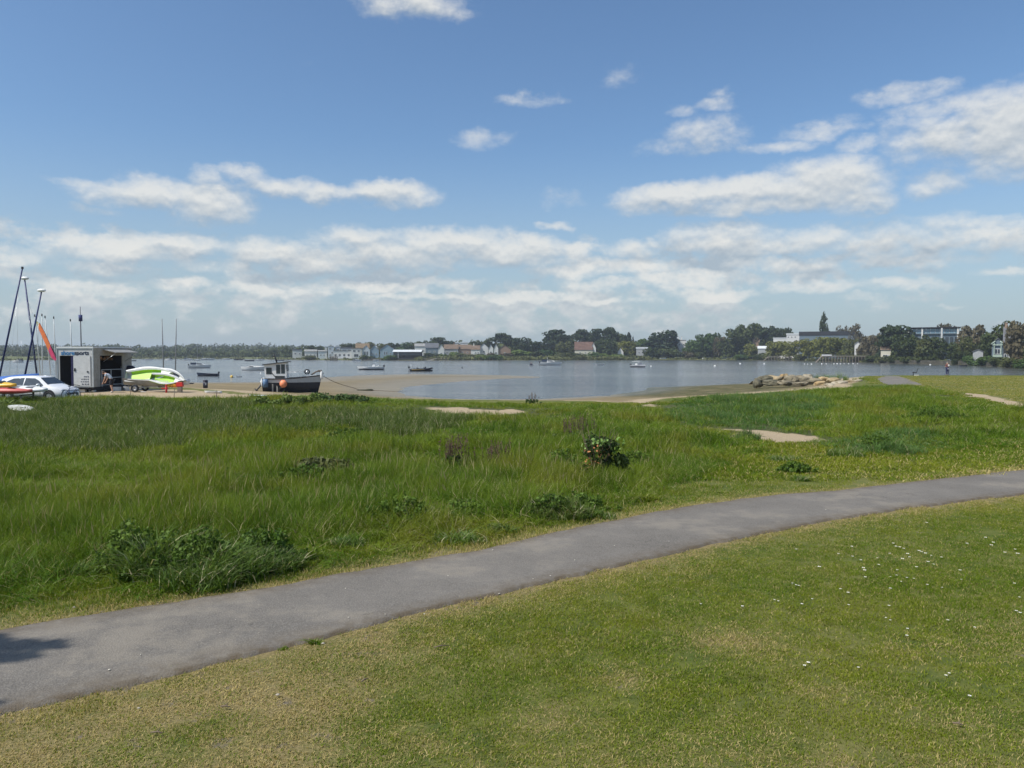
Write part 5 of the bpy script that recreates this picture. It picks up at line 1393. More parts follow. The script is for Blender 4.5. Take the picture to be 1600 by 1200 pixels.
# buoys
def buoy_mesh(name, m, sc=1.0):
    b = MB(); b.ball((0, 0, .12), (.30, .30, .27), 14, 9); o = b.build('float', m)
    return o
def buoy(px, wy, dia_px, label, m, group=None):
    d = ray(px, wy); t = (WL - CAMZ) / d[2]; X, Y = d[0] * t, d[1] * t; s = dia_px * Y / F / .6
    r_ = thing('mooring_buoy', (X, Y, WL), label, 'buoy', group, 0, s)
    MB().ball((0, 0, .12), (.30, .30, .27), 14, 9).build('float', m, r_)
    b = MB()
    for k in range(12):
        q, q2 = 6.283 * k / 12, 6.283 * (k + 1) / 12; b.tube([(.07 * math.cos(q), 0, .45 + .07 * math.sin(q)), (.07 * math.cos(q2), 0, .45 + .07 * math.sin(q2))], .015, 4)
    b.build('ring', m_alu(), r_)
    return r_
mb_w, mb_y, mb_o, mb_d = mat('white_buoy', (.75, .75, .72), .4), mat('yellow_buoy', (.75, .50, .10), .45), mat('orange_buoy', (.80, .27, .13), .45), mat('dark_buoy', (.03, .03, .04), .5)
buoy(362, 589.5, 4.8, 'round yellow buoy off the sandy beach', mb_y)
buoy(722, 575.3, 2.8, 'dark buoy alone in the channel right of the inflatable boat', mb_d)
buoy(1017, 572.8, 2.6, 'white buoy just right of the grey workboat', mb_w)
buoy(1117, 572.5, 3.2, 'white buoy in front of the fresh green trees', mb_w)
buoy(1156.5, 569, 2.8, 'white buoy in front of the massive dark tree', mb_w)
buoy(1194, 569, 2.2, 'white buoy in front of the short jetty', mb_w)
buoy(1370, 566.2, 3.0, 'white buoy at the right end of the long jetty', mb_w)
buoy(1453.5, 570.5, 2.4, 'white and reddish buoy left of the standing person', mb_w)
b0 = buoy(1257, 569.3, 1.9, 'one of the small white buoys in the row before the long jetty', mb_w, 'row of small white buoys')
tree_of(b0)
for px, wy, s in ((1262,569.2,1.6),(1268,569.4,2.2),(1284,569.2,2.2),(1291,569,1.7),(1303,568.9,1.8),(1308,568.9,2.2),(1313,569,1.9),(1319,568.8,1.5),(1326,568.7,1.7),(1333,568.7,1.9),(1340,568.6,1.5)):
    d = ray(px, wy); t = (WL - CAMZ) / d[2]; dup(b0, (d[0] * t, d[1] * t, WL), 0, s * d[1] * t / F / .6)

# ------------------------------------------------------------------ the stranded fishing boat
def fishing_boat():
    g_ = hit(455, 613.5); Y = g_.y; k = Y / F
    z0 = gz(g_.x, Y)
    r_ = thing('fishing_boat', (g_.x, Y, z0), 'dark blue fishing boat with a white wheelhouse aground on the sand', 'fishing boat', None, R(7))
    L = 82 * k; dr = .28; H = 1.32
    # keel stands on the sand
    hm = two_tone('fishing_hull', (0.012, .017, .032), (.40, .42, .44), .98, (.04, .035, .03), 2.3, .4)
    rings = hull_rings(L, 2.2, 1.32, -.02, n=18, sheer=.22, rake=.075, tran=.86, flare=.96, flat=.62, fine=2.5)
    b = MB(); b.loft(rings, caps=False, closed=False); b.add(list(rings[0]), [tuple(range(7))]); b.build('hull', hm, r_, fix=False)
    vs, fs = [], []
    for q in rings: vs += [(q[0][0], q[0][1] * .95, q[0][2] - .22), (q[6][0], q[6][1] * .95, q[6][2] - .22)]
    for i in range(len(rings) - 1): fs.append((2 * i, 2 * i + 2, 2 * i + 3, 2 * i + 1))
    MB().add(vs, fs).build('deck', m_grey(), r_)
    rb = MB()
    for s in (0, 6): rb.tube([(q[s][0], q[s][1] * 1.01, q[s][2]) for q in rings], .055, 6)
    rb.build('rubbing_strake', m_dark(), r_)
    x0 = -L / 2
    wh = m_white(); cz = 1.15
    xa, xb = x0 + .2, x0 + 2.15                         # wheelhouse
    c = MB(); zt = 2.86
    c.prism([(xa, cz - .1), (xb, cz - .1), (xb - .04, zt), (xa - .04, zt - .25)], 'y', -.62, .62); hs = c.build('wheelhouse', wh, r_)
    MB().prism([(xa - .2, zt - .30), (xb + .18, zt - .02), (xb + .18, zt + .07), (xa - .2, zt - .2)], 'y', -.78, .78).build('roof', mat('dark_grey_roof', (.06, .065, .07), .6), r_)
    for (ax, bx, za, zb) in ((xa + .12, xa + .62, 1.75, 2.35), (xa + 1.02, xa + 1.38, 1.8, 2.62), (xa + 1.46, xa + 1.80, 1.8, 2.65)):
        for s in (-1, 1): MB().box(((ax + bx) / 2, s * .625, (za + zb) / 2), (bx - ax, .03, zb - za)).build('window', m_glass(), r_, fix=False)
    for y in (-.3, .3): MB().box((xb - .01, y, 2.3), (.05, .45, .6)).build('window', m_glass(), r_, fix=False)
    MB().box((xa + 1.35, -.635, 1.42), (.85, .03, .34)).build('locker_opening', m_glass(), r_, fix=False)
    MB().tube([(xa + .55, -.66, 1.95), (xa + .98, -.66, 1.45)], .035, 6).build('handrail', m_dark(), r_)
    MB().tube([(xa + 1.0, 0, zt - .1), (xa + .72, 0, zt + .75)], [.07, .055], 7).build('mast', m_dark(), r_)
    # outboard, pale fender, blue drum, beaching legs
    outboard(r_, x0 - .42, .55, 1.25, wh, tilt=R(38))
    MB().ball((x0 - .02, -.75, 1.0), (.12, .12, .42), 10, 8).build('fender', wh, r_)
    MB().tube([(x0 + .32, -1.02, .55), (x0 + .32, -1.02, 1.3)], .24, 12).build('drum', mat('blue_drum', (.10, .18, .30), .45), r_)
    for x in (x0 + .95, x0 + 1.35): MB().box((x, -.95, .42), (.12, .12, .86)).build('beaching_leg', mat('pale_leg', (.30, .29, .27), .7), r_, fix=False)
    w = MB().wheel((x0 + 1.75, -.95, .28), .28, .2); w.build('launching_wheel', m_dark(), r_)
    # orange float on the side
    bz = (598.5 - 613.5) * -k
    MB().ball((x0 + 1.95, -1.24, bz - .02), (.34, .33, .36), 16, 10).build('float', mb_o, r_)
    # rails
    t = MB(); z_ = 1.32
    for s in (-.98, .98):
        t.tube([(x0 + 2.3, s * .98, z_ - .1), (x0 + 2.3, s * .98, z_ + .62), (x0 + 3.5, s * .95, z_ + .62), (x0 + 3.5, s * .95, z_ - .1)], .018, 5)
        t.tube([(x0 + .05, s, z_ - .1), (x0 - .1, s, z_ + .6), (x0 - 1.1 + 1.0, s * .3, z_ + .6)], .018, 5)
    t.build('rail', m_alu(), r_)
    xb_ = L / 2
    MB().wheel((xb_ - .95, -.2, 1.95), .26, .22, 'y').build('winch_wheel', m_dark(), r_)
    MB().tube([(xb_ - .95, -.35, 1.95), (xb_ - .95, .1, 1.95)], .1, 8).build('winch_hub', m_alu(), r_)
    MB().tube([(xb_ - .6, 0, 1.65), (xb_ - .15, 0, 1.95), (xb_ + .15, 0, 2.0), (xb_ + .5, 0, 1.75)], .07, 7).build('bow_roller', mat('brown_iron', (.10, .075, .055), .7), r_)
    MB().tube([(xb_ + .02, -.25, 2.05), (xb_ + .35, -.25, 2.1), (xb_ + .42, -.25, 1.5)], .05, 6).build('anchor', mat('brown_iron', (.10, .075, .055), .7), r_)
    MB().ball((xb_ + .38, -.35, 1.62), (.13, .13, .40), 10, 8).build('fender', wh, r_)
    MB().box((xb_ - .55, -.1, 1.58), (.9, .35, .14)).build('bow_locker', wh, r_, fix=False)
    bow = Vector((g_.x, Y, z0)) + Matrix.Rotation(R(7), 3, 'Z') @ Vector((xb_ + .25, 0, 1.7))
    e = hit(562, 609.5); pts = []
    for i in range(13):
        u = i / 12; p = bow.lerp(e, u); p.z -= math.sin(math.pi * u) * .35 * (1 - u); p.z = max(p.z, gz(p.x, p.y) + .02); pts.append(p - bow)
    f = hit(640, 612); pts += [Vector((e.x + (f.x - e.x) * u, e.y + (f.y - e.y) * u, gz(e.x + (f.x - e.x) * u, e.y + (f.y - e.y) * u) + .02)) - bow for u in (.3, .6, 1)]
    o = MB().tube(pts, .028, 5).build('mooring_rope', mat('rope', (.12, .10, .08), .9)); o.location = bow; tag(o, 'long dark mooring rope running from the fishing boat across the mud', 'rope')
    # weed and an anchor lump at the rope's end
    q = hit(570, 610.3); o = MB().ball((0, 0, .05), (.9, .35, .10), 12, 6, .4, 3).ball((.5, .1, .08), (.45, .3, .12), 10, 6, .4, 5).build('seaweed_clump', mat('dark_weed', (.04, .042, .02), .8)); o.location = q
    tag(o, 'dark lump of seaweed where the mooring rope meets the mud', 'seaweed')
fishing_boat()

# ------------------------------------------------------------------ trailer kiosk
def kiosk():
    Y = 55.0; zb = .42; x0, x1 = at(90.5, 600, Y).x, at(146, 600, Y).x; zt = at(118, 543.5, Y).z; L = 5.6
    g_ = gz(x0 + 1, Y)
    r_ = thing('trailer', (x0, Y, 0), 'white box trailer with an open side and blue lettering over its door', 'trailer')
    w = x1 - x0; wh = mat('trailer_skin', (.50, .50, .49), .55, .3, var=.08, dirt=.25); tn = mat('trailer_side', (.36, .335, .29), .7, .2, var=.15, dirt=.4)
    dk = mat('dark_lining', (.035, .033, .035), .8, .1)
    t = .07
    hd = zb + (zt - zb) * .80                       # door head
    dx0, dx1 = w * .06, w * .46
    b = MB()                                        # end wall round the door opening
    b.box((dx0 / 2, t / 2, (zb + zt) / 2), (dx0, t, zt - zb)).box(((dx1 + w) / 2, t / 2, (zb + zt) / 2), (w - dx1, t, zt - zb)).box(((dx0 + dx1) / 2, t / 2, (hd + zt) / 2), (dx1 - dx0, t, zt - hd))
    b.build('end_wall', wh, r_, fix=False)
    sy0, sy1 = .95, 4.15                            # side opening
    b = MB()
    b.box((w - t / 2, (t + sy0) / 2, (zb + zt) / 2), (t, sy0 - t, zt - zb)).box((w - t / 2, (sy1 + L) / 2, (zb + zt) / 2), (t, L - sy1, zt - zb)).box((w - t / 2, (sy0 + sy1) / 2, zt - .28), (t, sy1 - sy0, .56))
    b.build('side_wall', tn, r_, fix=False)
    MB().box((t / 2, (t + L) / 2, (zb + zt) / 2), (t, L - t, zt - zb)).box((w / 2, L - t / 2, (zb + zt) / 2), (w - 2 * t, t, zt - zb)).build('lining', dk, r_, fix=False)
    MB().box((w / 2, L / 2, zb - .08), (w - .02, L - .02, .16)).build('floor', dk, r_, fix=False)
    MB().box((w / 2, L / 2, zt + .04), (w + .08, L + .08, .08)).build('roof', m_white(), r_, fix=False)
    tr = MB()
    for x in (-.01, w + .01): tr.box((x, -.01, (zb + zt) / 2), (.06, .06, zt - zb))
    tr.box((w / 2, -.02, zt - .03), (w, .05, .07)).box((w / 2, -.02, zb + .03), (w, .05, .07)).build('trim', m_alu(), r_, fix=False)
    # closed leaf of the door, hinges, handle, worn lettering
    d = MB().box(((dx1 + w * .93) / 2, -.03, (zb + .08 + hd) / 2), (w * .93 - dx1, .05, hd - zb - .1)).build('door', mat('door_skin', (.56, .56, .55), .5, .3, var=.05, dirt=.2), r_, fix=False)
    MB().box((dx1 + .1, -.07, zb + 1.25), (.10, .05, .22)).box((w * .86, -.07, zb + 1.1), (.10, .05, .10)).build('handle', m_dark(), d, fix=False)
    rn = random.Random(2); l = MB()
    for row, (n, s) in enumerate(((3, .10), (4, .11), (4, .12), (3, .15))):
        for k in range(n): l.box((w * .86 - k * s * 1.3 + rn.random() * .02, -.062, zb + .75 - row * .18), (s * .8, .012, .05 + .04 * rn.random()), ry=rn.uniform(-.4, .4))
    l.build('worn_lettering', mat('lettering_dark', (.08, .09, .12), .6), d, fix=False)
    MB().box((dx1 - .10, -.02, (zb + hd) / 2), (.16, .04, hd - zb - .1)).build('door_curtain', mat('blue_curtain', (.02, .02, .07), .8), r_, fix=False)
    # the sign
    cv = bpy.data.curves.new('sign', 'FONT'); cv.body = 'shoresports'; cv.size = .42; cv.extrude = .008; cv.offset = .008; cv.align_x = 'CENTER'; cv.space_character = .98
    tmp = bpy.data.objects.new('sign_tmp', cv); COL.objects.link(tmp)
    dg = bpy.context.evaluated_depsgraph_get(); me = bpy.data.meshes.new_from_object(tmp.evaluated_get(dg)); bpy.data.objects.remove(tmp)
    me.materials.clear(); me.name = 'lettering'
    m, b = new_mat('sign_blue'); oc = objco(b); sp = b.node('ShaderNodeSeparateXYZ'); b.l.new(oc, sp.inputs[0])
    p = bsdf(b, b.mix(b.math('GREATER_THAN', sp.outputs[0], -.02), (.03, .17, .38), (.02, .03, .06)), .5); finish(b, p.outputs[0])
    o = link('lettering', me, m, r_); xs = [v.co.x for v in me.vertices]; sc = (w * .78) / (max(xs) - min(xs))
    o.scale = (sc, sc, 1); o.rotation_euler = (R(90), 0, 0); o.location = (w * .50, -.012, zt - .50)
    # raised flap above the side opening
    fl = MB().box((w + .50, 3.0, zt - .22), (1.0, 3.4, .05), ry=R(14)).build('flap', mat('flap_grey', (.26, .26, .25), .7, .2, var=.15, dirt=.3), r_, fix=False)
    MB().tube([(w + .02, 1.4, zt - 1.0), (w + .9, 1.4, zt - .40)], .02, 5).tube([(w + .02, 4.5, zt - 1.0), (w + .9, 4.5, zt - .40)], .02, 5).build('stay', m_alu(), fl)
    # shelving seen in the opening
    s_ = MB()
    for y in (1.1, 2.4, 4.0):
        s_.box((w + .02, y, zb + .62), (.06, .06, 1.25))
    for z in (.1, .62, 1.22): s_.box((w + .02, 2.55, zb + z), (.05, 2.95, .05))
    s_.build('rack', mat('grey_rack', (.33, .35, .36), .5), r_, fix=False)
    k = MB(); rn = random.Random(4)
    for i in range(9): k.box((w * .5 + rn.random() * .5, 1.3 + i * .31, zb + .25 + .5 * (i % 2)), (.35, .25, .4), rz=rn.random())
    k.build('stowed_gear', mat('mixed_gear', (.10, .07, .08), .7, var=.6, scale=4), r_, fix=False)
    c = MB()
    for i in range(6): c.box((w * .7, 1.3 + i * .5, zt - .72 - .1 * (i % 2)), (.2, .35, .18))
    c.build('wetsuit_hangers', mat('brown_gear', (.24, .13, .06), .8, var=.4), r_, fix=False)
    for x in (.35, w - .35):
        for y in (2.4, 3.2): MB().wheel((x, y, g_ + .32), .32, .2, 'x').build('wheel', m_dark(), r_)
    MB().box((w / 2, L / 2, zb - .26), (.12, L, .2)).box((w / 2, -.5, zb - .26), (.1, 1.1, .1)).box((.3, L / 2, zb - .24), (.1, L, .14)).box((w - .3, L / 2, zb - .24), (.1, L, .14)).build('chassis', m_dark(), r_, fix=False)
    MB().tube([(w / 2, -.9, g_), (w / 2, -.9, zb - .2)], .04, 6).build('jockey_leg', m_alu(), r_)
    MB().box((w * .62, .3, g_ + .16), (.5, .3, .22)).box((w * .9, .35, g_ + .14), (.35, .3, .12)).build('step', m_white(), r_, fix=False)
    # gear standing beside the far corner of the trailer
    o = MB(); o.tube([(0, 0, 0), (0, 0, 1.75)], .16, 10); o.ball((0, 0, 1.75), (.18, .18, .2), 10, 6)
    p = at(193, 596, 59.5); o = o.build('rolled_sail', mat('pale_roll', (.45, .44, .40), .8)); o.location = (p.x, 59.5, gz(p.x, 59.5)); tag(o, 'pale rolled sail standing at the end of the trailer opening', 'sail')
    p = at(203, 596, 60); r2 = thing('sack_trolley', (p.x, 60, gz(p.x, 60)), 'dark heap of wetsuits hung on a trolley between trailer and dinghies', 'trolley')
    MB().ball((0, 0, 1.2), (.55, .4, .72), 14, 9, .35, 4).build('wetsuits', mat('wetsuit', (.022, .022, .04), .6), r2)
    t2 = MB(); t2.tube([(-.35, 0, .3), (-.35, 0, 2.3)], .025, 6).tube([(.35, 0, .3), (.35, 0, 1.9)], .025, 6).tube([(-.35, 0, .35), (.35, 0, .35)], .025, 6); t2.build('frame', m_alu(), r2)
    MB().wheel((-.35, -.1, .25), .25, .12).wheel((.35, -.1, .25), .25, .12).build('wheel_pair', m_dark(), r2)
kiosk()

# ------------------------------------------------------------------ people
def skin_body(name, nodes, edges, parent, m, mats=None, sub=2):
    """one continuous surface grown over a skeleton; nodes: (x,y,z,r)"""
    me = bpy.data.meshes.new(name); me.from_pydata([n[:3] for n in nodes], edges, [])
    o = bpy.data.objects.new(name, me); COL.objects.link(o)
    md = o.modifiers.new('skin', 'SKIN'); md.use_smooth_shade = True
    for i, n in enumerate(nodes):
        sv_ = me.skin_vertices[0].data[i]; r = n[3]; sv_.radius = r if isinstance(r, tuple) else (r, r); sv_.use_root = (i == 0)
    sb = o.modifiers.new('sub', 'SUBSURF'); sb.levels = sb.render_levels = sub
    dg = bpy.context.evaluated_depsgraph_get(); m2 = bpy.data.meshes.new_from_object(o.evaluated_get(dg))
    bpy.data.objects.remove(o); m2.name = name
    m2.materials.clear(); 
    for q in (mats or [m]): m2.materials.append(q)
    m2.polygons.foreach_set('use_smooth', [True] * len(m2.polygons))
    o = bpy.data.objects.new(name, m2); COL.objects.link(o); o.parent = parent
    return o
def limb_mesh(name, pts, rad, m, parent, n=10, flat=1.0): return MB().tube(pts, rad, n).build(name, m, parent)
m_skin = mat('skin', (.50, .29, .20), .55, .3, var=.06)
def person(loc, rz, label, J, H, top, bottom, shoes, hair, extras=None):
    """J: dict of joints in metres for this pose"""
    r_ = thing('person', loc, label, 'person', None, rz)
    names = ['pel', 'wst', 'chs', 'nck', 'hd0', 'hd1', 'hd2']
    N = [(*J['pel'], (.145, .11)), (*J['wst'], (.125, .095)), (*J['chs'], (.165, .11)), (*J['nck'], .062), (*J['hd0'], .075), (*J['hd1'], (.088, .10)), (*J['hd2'], (.07, .08))]
    E = [(0, 1), (1, 2), (2, 3), (3, 4), (4, 5), (5, 6)]
    for s in ('L', 'R'):
        k = len(N)
        N += [(*J['sh' + s], .065), (*J['el' + s], .045), (*J['wr' + s], .029), (*J['hn' + s], (.038, .024))]
        E += [(2, k), (k, k + 1), (k + 1, k + 2), (k + 2, k + 3)]
        d = (Vector(J['hn' + s]) - Vector(J['wr' + s])).normalized(); side = d.cross(Vector((0, 1, 0))).normalized()
        k3 = k + 3
        for f, (off, ln) in enumerate(((-.028, .07), (-.010, .082), (.010, .078), (.027, .062))):
            a = Vector(J['hn' + s]) + side * off + d * .03; b_ = a + d * ln * .55 + Vector((0, -.008, -.004)); c = a + d * ln + Vector((0, -.025, 0))
            N += [(*a, .010), (*b_, .009), (*c, .007)]; q = len(N) - 3; E += [(k3, q), (q, q + 1), (q + 1, q + 2)]
        a = Vector(J['hn' + s]) + side * .04 - d * .01; c = a + d * .045 + side * .02; N += [(*a, .011), (*c, .008)]; q = len(N) - 2; E += [(k3, q), (q, q + 1)]
        k = len(N)
        N += [(*J['hp' + s], .105), (*J['kn' + s], .062), (*J['an' + s], .042), (*J['to' + s], (.042, .03))]
        E += [(0, k), (k, k + 1), (k + 1, k + 2), (k + 2, k + 3)]
    skin_body('body', N, E, r_, m_skin)
    # face
    hd = Vector(J['hd1']); fd = Vector(J.get('face', (0, 1, 0))).normalized(); sd_ = fd.cross(Vector((0, 0, 1))).normalized()
    MB().ball(hd + fd * .098 - Vector((0, 0, .01)), (.014, .014, .024), 8, 6).build('nose', m_skin, r_)
    for s in (-1, 1):
        MB().ball(hd + fd * .085 + sd_ * s * .033 + Vector((0, 0, .015)), .011, 8, 6).build('eye', m_dark(), r_)
        MB().ball(hd + sd_ * s * .09, (.014, .022, .034), 8, 6).build('ear', m_skin, r_)
    MB().ball(hd + fd * .088 - Vector((0, 0, .05)), (.025, .008, .006), 8, 4).build('mouth', mat('lips', (.35, .13, .11), .5), r_)
    MB().ball(hd - fd * .02 + Vector((0, 0, .035)), (.104, .112, .095), 14, 9, .06, 2).build('hair', hair, r_)
    # clothes follow the body
    T = [(*J['pel'], (.170, .135)), (*J['wst'], (.152, .122)), (*J['chs'], (.190, .135)), (J['nck'][0], J['nck'][1], J['nck'][2] - .03, .08)]; TE = [(0, 1), (1, 2), (2, 3)]
    sl = J.get('sleeve', .6)
    for s in ('L', 'R'):
        a, b_ = Vector(J['sh' + s]), Vector(J['el' + s]); w_ = Vector(J['wr' + s]); k = len(T)
        T += [(*a, .082)]; TE.append((2, k))
        if sl <= 1: T += [(*a.lerp(b_, sl), .068)]; TE.append((k, k + 1))
        else: T += [(*b_, .062), (*b_.lerp(w_, sl - 1), .045)]; TE += [(k, k + 1), (k + 1, k + 2)]
    skin_body('top', T, TE, r_, top)
    q = J.get('leg', 2.0); B_ = [(*J['pel'], (.172, .138))]; BE = []
    for s in ('L', 'R'):
        a, b_, c = Vector(J['hp' + s]), Vector(J['kn' + s]), Vector(J['an' + s]); k = len(B_)
        B_ += [(*a, .128)]; BE.append((0, k))
        if q <= 1: B_ += [(*a.lerp(b_, q), .105)]; BE.append((k, k + 1))
        else: B_ += [(*b_, .085), (*b_.lerp(c, min(q - 1, .97)), .066)]; BE += [(k, k + 1), (k + 1, k + 2)]
    skin_body('trousers', B_, BE, r_, bottom)
    for s in ('L', 'R'):
        a, t = Vector(J['an' + s]), Vector(J['to' + s])
        MB().ball(a.lerp(t, .45) - Vector((0, 0, .035)), (.055, .14, .052), 12, 7).build('shoe', shoes, r_)
    if extras: extras(r_)
    return r_
def stander():
    Y = 100.5; p = at(1480, 583.8, Y); z = gz(p.x, Y)
    J = dict(pel=(0, 0, .96), wst=(.0, 0, 1.10), chs=(0, .0, 1.33), nck=(0, .01, 1.49), hd0=(0, .02, 1.55), hd1=(0, .03, 1.64), hd2=(0, .02, 1.72), face=(.25, 1, -.05),
             shL=(-.17, 0, 1.40), elL=(-.26, .02, 1.14), wrL=(-.12, .17, 1.12), hnL=(-.05, .20, 1.14), shR=(.17, 0, 1.40), elR=(.27, .01, 1.15), wrR=(.20, .12, .95), hnR=(.19, .15, .88),
             hpL=(-.09, 0, .90), knL=(-.10, .02, .50), anL=(-.10, 0, .09), toL=(-.11, .14, .05), hpR=(.09, 0, .90), knR=(.11, .01, .50), anR=(.12, -.02, .09), toR=(.14, .12, .05), sleeve=.75, leg=1.97)
    def ex(r_):
        b = MB()                                   # jacket tied round the waist with hanging sleeves
        rings = [[(.185 * a * math.cos(q), .15 * a * math.sin(q) - .005, z_) for q in [6.283 * k / 14 for k in range(14)]] for a, z_ in ((.98, 1.06), (1.12, 1.0), (1.16, .9), (1.10, .78))]
        b.loft(rings, caps=False); b.build('tied_jacket', mat('navy_jacket', (.035, .045, .10), .8), r_)
        MB().box((0.02, -.165, .86), (.16, .03, .14)).build('pale_lining', mat('pale_lining', (.45, .42, .48), .8), r_, fix=False)
        MB().ball((.10, -.16, 1.27), (.12, .07, .16), 12, 8).build('bag', mat('pale_bag', (.60, .58, .55), .7), r_)
        MB().tube([(-.14, -.12, 1.45), (0, -.16, 1.33), (.13, -.14, 1.12)], .02, 6).build('bag_strap', m_dark(), r_)
        MB().tube([(.30, .12, .85), (.34, .10, .45), (.36, .08, .06)], .012, 5).build('walking_stick', m_dark(), r_)
    person((p.x, Y, z), R(0), 'person in dark trousers with a jacket tied at the waist looking over the water', J, 1.75, mat('maroon_top', (.16, .06, .06), .8), mat('navy_trousers', (.03, .035, .09), .8), mat('black_shoe', (.02, .02, .02), .6), mat('grey_hair', (.25, .23, .21), .7), ex)
stander()
def stooper():
    Y = 54.2; p = at(172, 612, Y); z = gz(p.x, Y)
    J = dict(pel=(.12, 0, .90), wst=(.06, 0, 1.04), chs=(-.16, 0, 1.26), nck=(-.31, 0, 1.33), hd0=(-.37, 0, 1.36), hd1=(-.45, 0, 1.38), hd2=(-.51, 0, 1.41), face=(-.8, .1, -.6),
             shL=(-.18, .17, 1.27), elL=(-.26, .22, 1.0), wrL=(-.36, .18, .80), hnL=(-.40, .17, .73), shR=(-.18, -.17, 1.27), elR=(-.24, -.22, .98), wrR=(-.36, -.20, .74), hnR=(-.40, -.20, .67),
             hpL=(.12, .09, .86), knL=(.06, .10, .47), anL=(.14, .12, .09), toL=(.0, .13, .05), hpR=(.12, -.09, .86), knR=(.12, -.10, .47), anR=(.24, -.11, .09), toR=(.10, -.13, .05), sleeve=.55, leg=.95)
    person((p.x, Y, z), 0, 'person in a grey vest and dark shorts stooping beside the trailer opening', J, 1.7, mat('grey_vest', (.36, .40, .46), .8), mat('black_shorts', (.02, .02, .025), .8), mat('white_shoe', (.6, .6, .6), .6), mat('brown_hair', (.07, .045, .03), .7))
stooper()
def seated_pair():
    for dx, lab in ((-1.0, 'small dark clad person in the left seat of the little white dinghy'), (.95, 'small dark clad person in the right seat of the little white dinghy')):
        d = ray(829.5 + dx, 571.5); t = (WL - CAMZ) / d[2]; X, Y = d[0] * t, d[1] * t
        J = dict(pel=(0, 0, .42), wst=(0, 0, .56), chs=(0, .02, .80), nck=(0, .03, .96), hd0=(0, .04, 1.02), hd1=(0, .05, 1.11), hd2=(0, .04, 1.19),
                 shL=(-.17, .02, .87), elL=(-.24, .1, .64), wrL=(-.2, .3, .58), hnL=(-.2, .36, .58), shR=(.17, .02, .87), elR=(.24, .1, .64), wrR=(.2, .3, .58), hnR=(.2, .36, .58),
                 hpL=(-.09, .02, .40), knL=(-.12, .40, .46), anL=(-.12, .44, .14), toL=(-.12, .56, .10), hpR=(.09, .02, .40), knR=(.12, .40, .46), anR=(.12, .44, .14), toR=(.12, .56, .10), sleeve=1.9, leg=1.95)
        person((X, Y, WL + .05), R(-80), lab, J, 1.7, mat('dark_coat', (.03, .03, .05), .8), mat('navy_trousers', (.03, .035, .09), .8), mat('black_shoe', (.02, .02, .02), .6), mat('brown_hair', (.07, .045, .03), .7))
seated_pair()

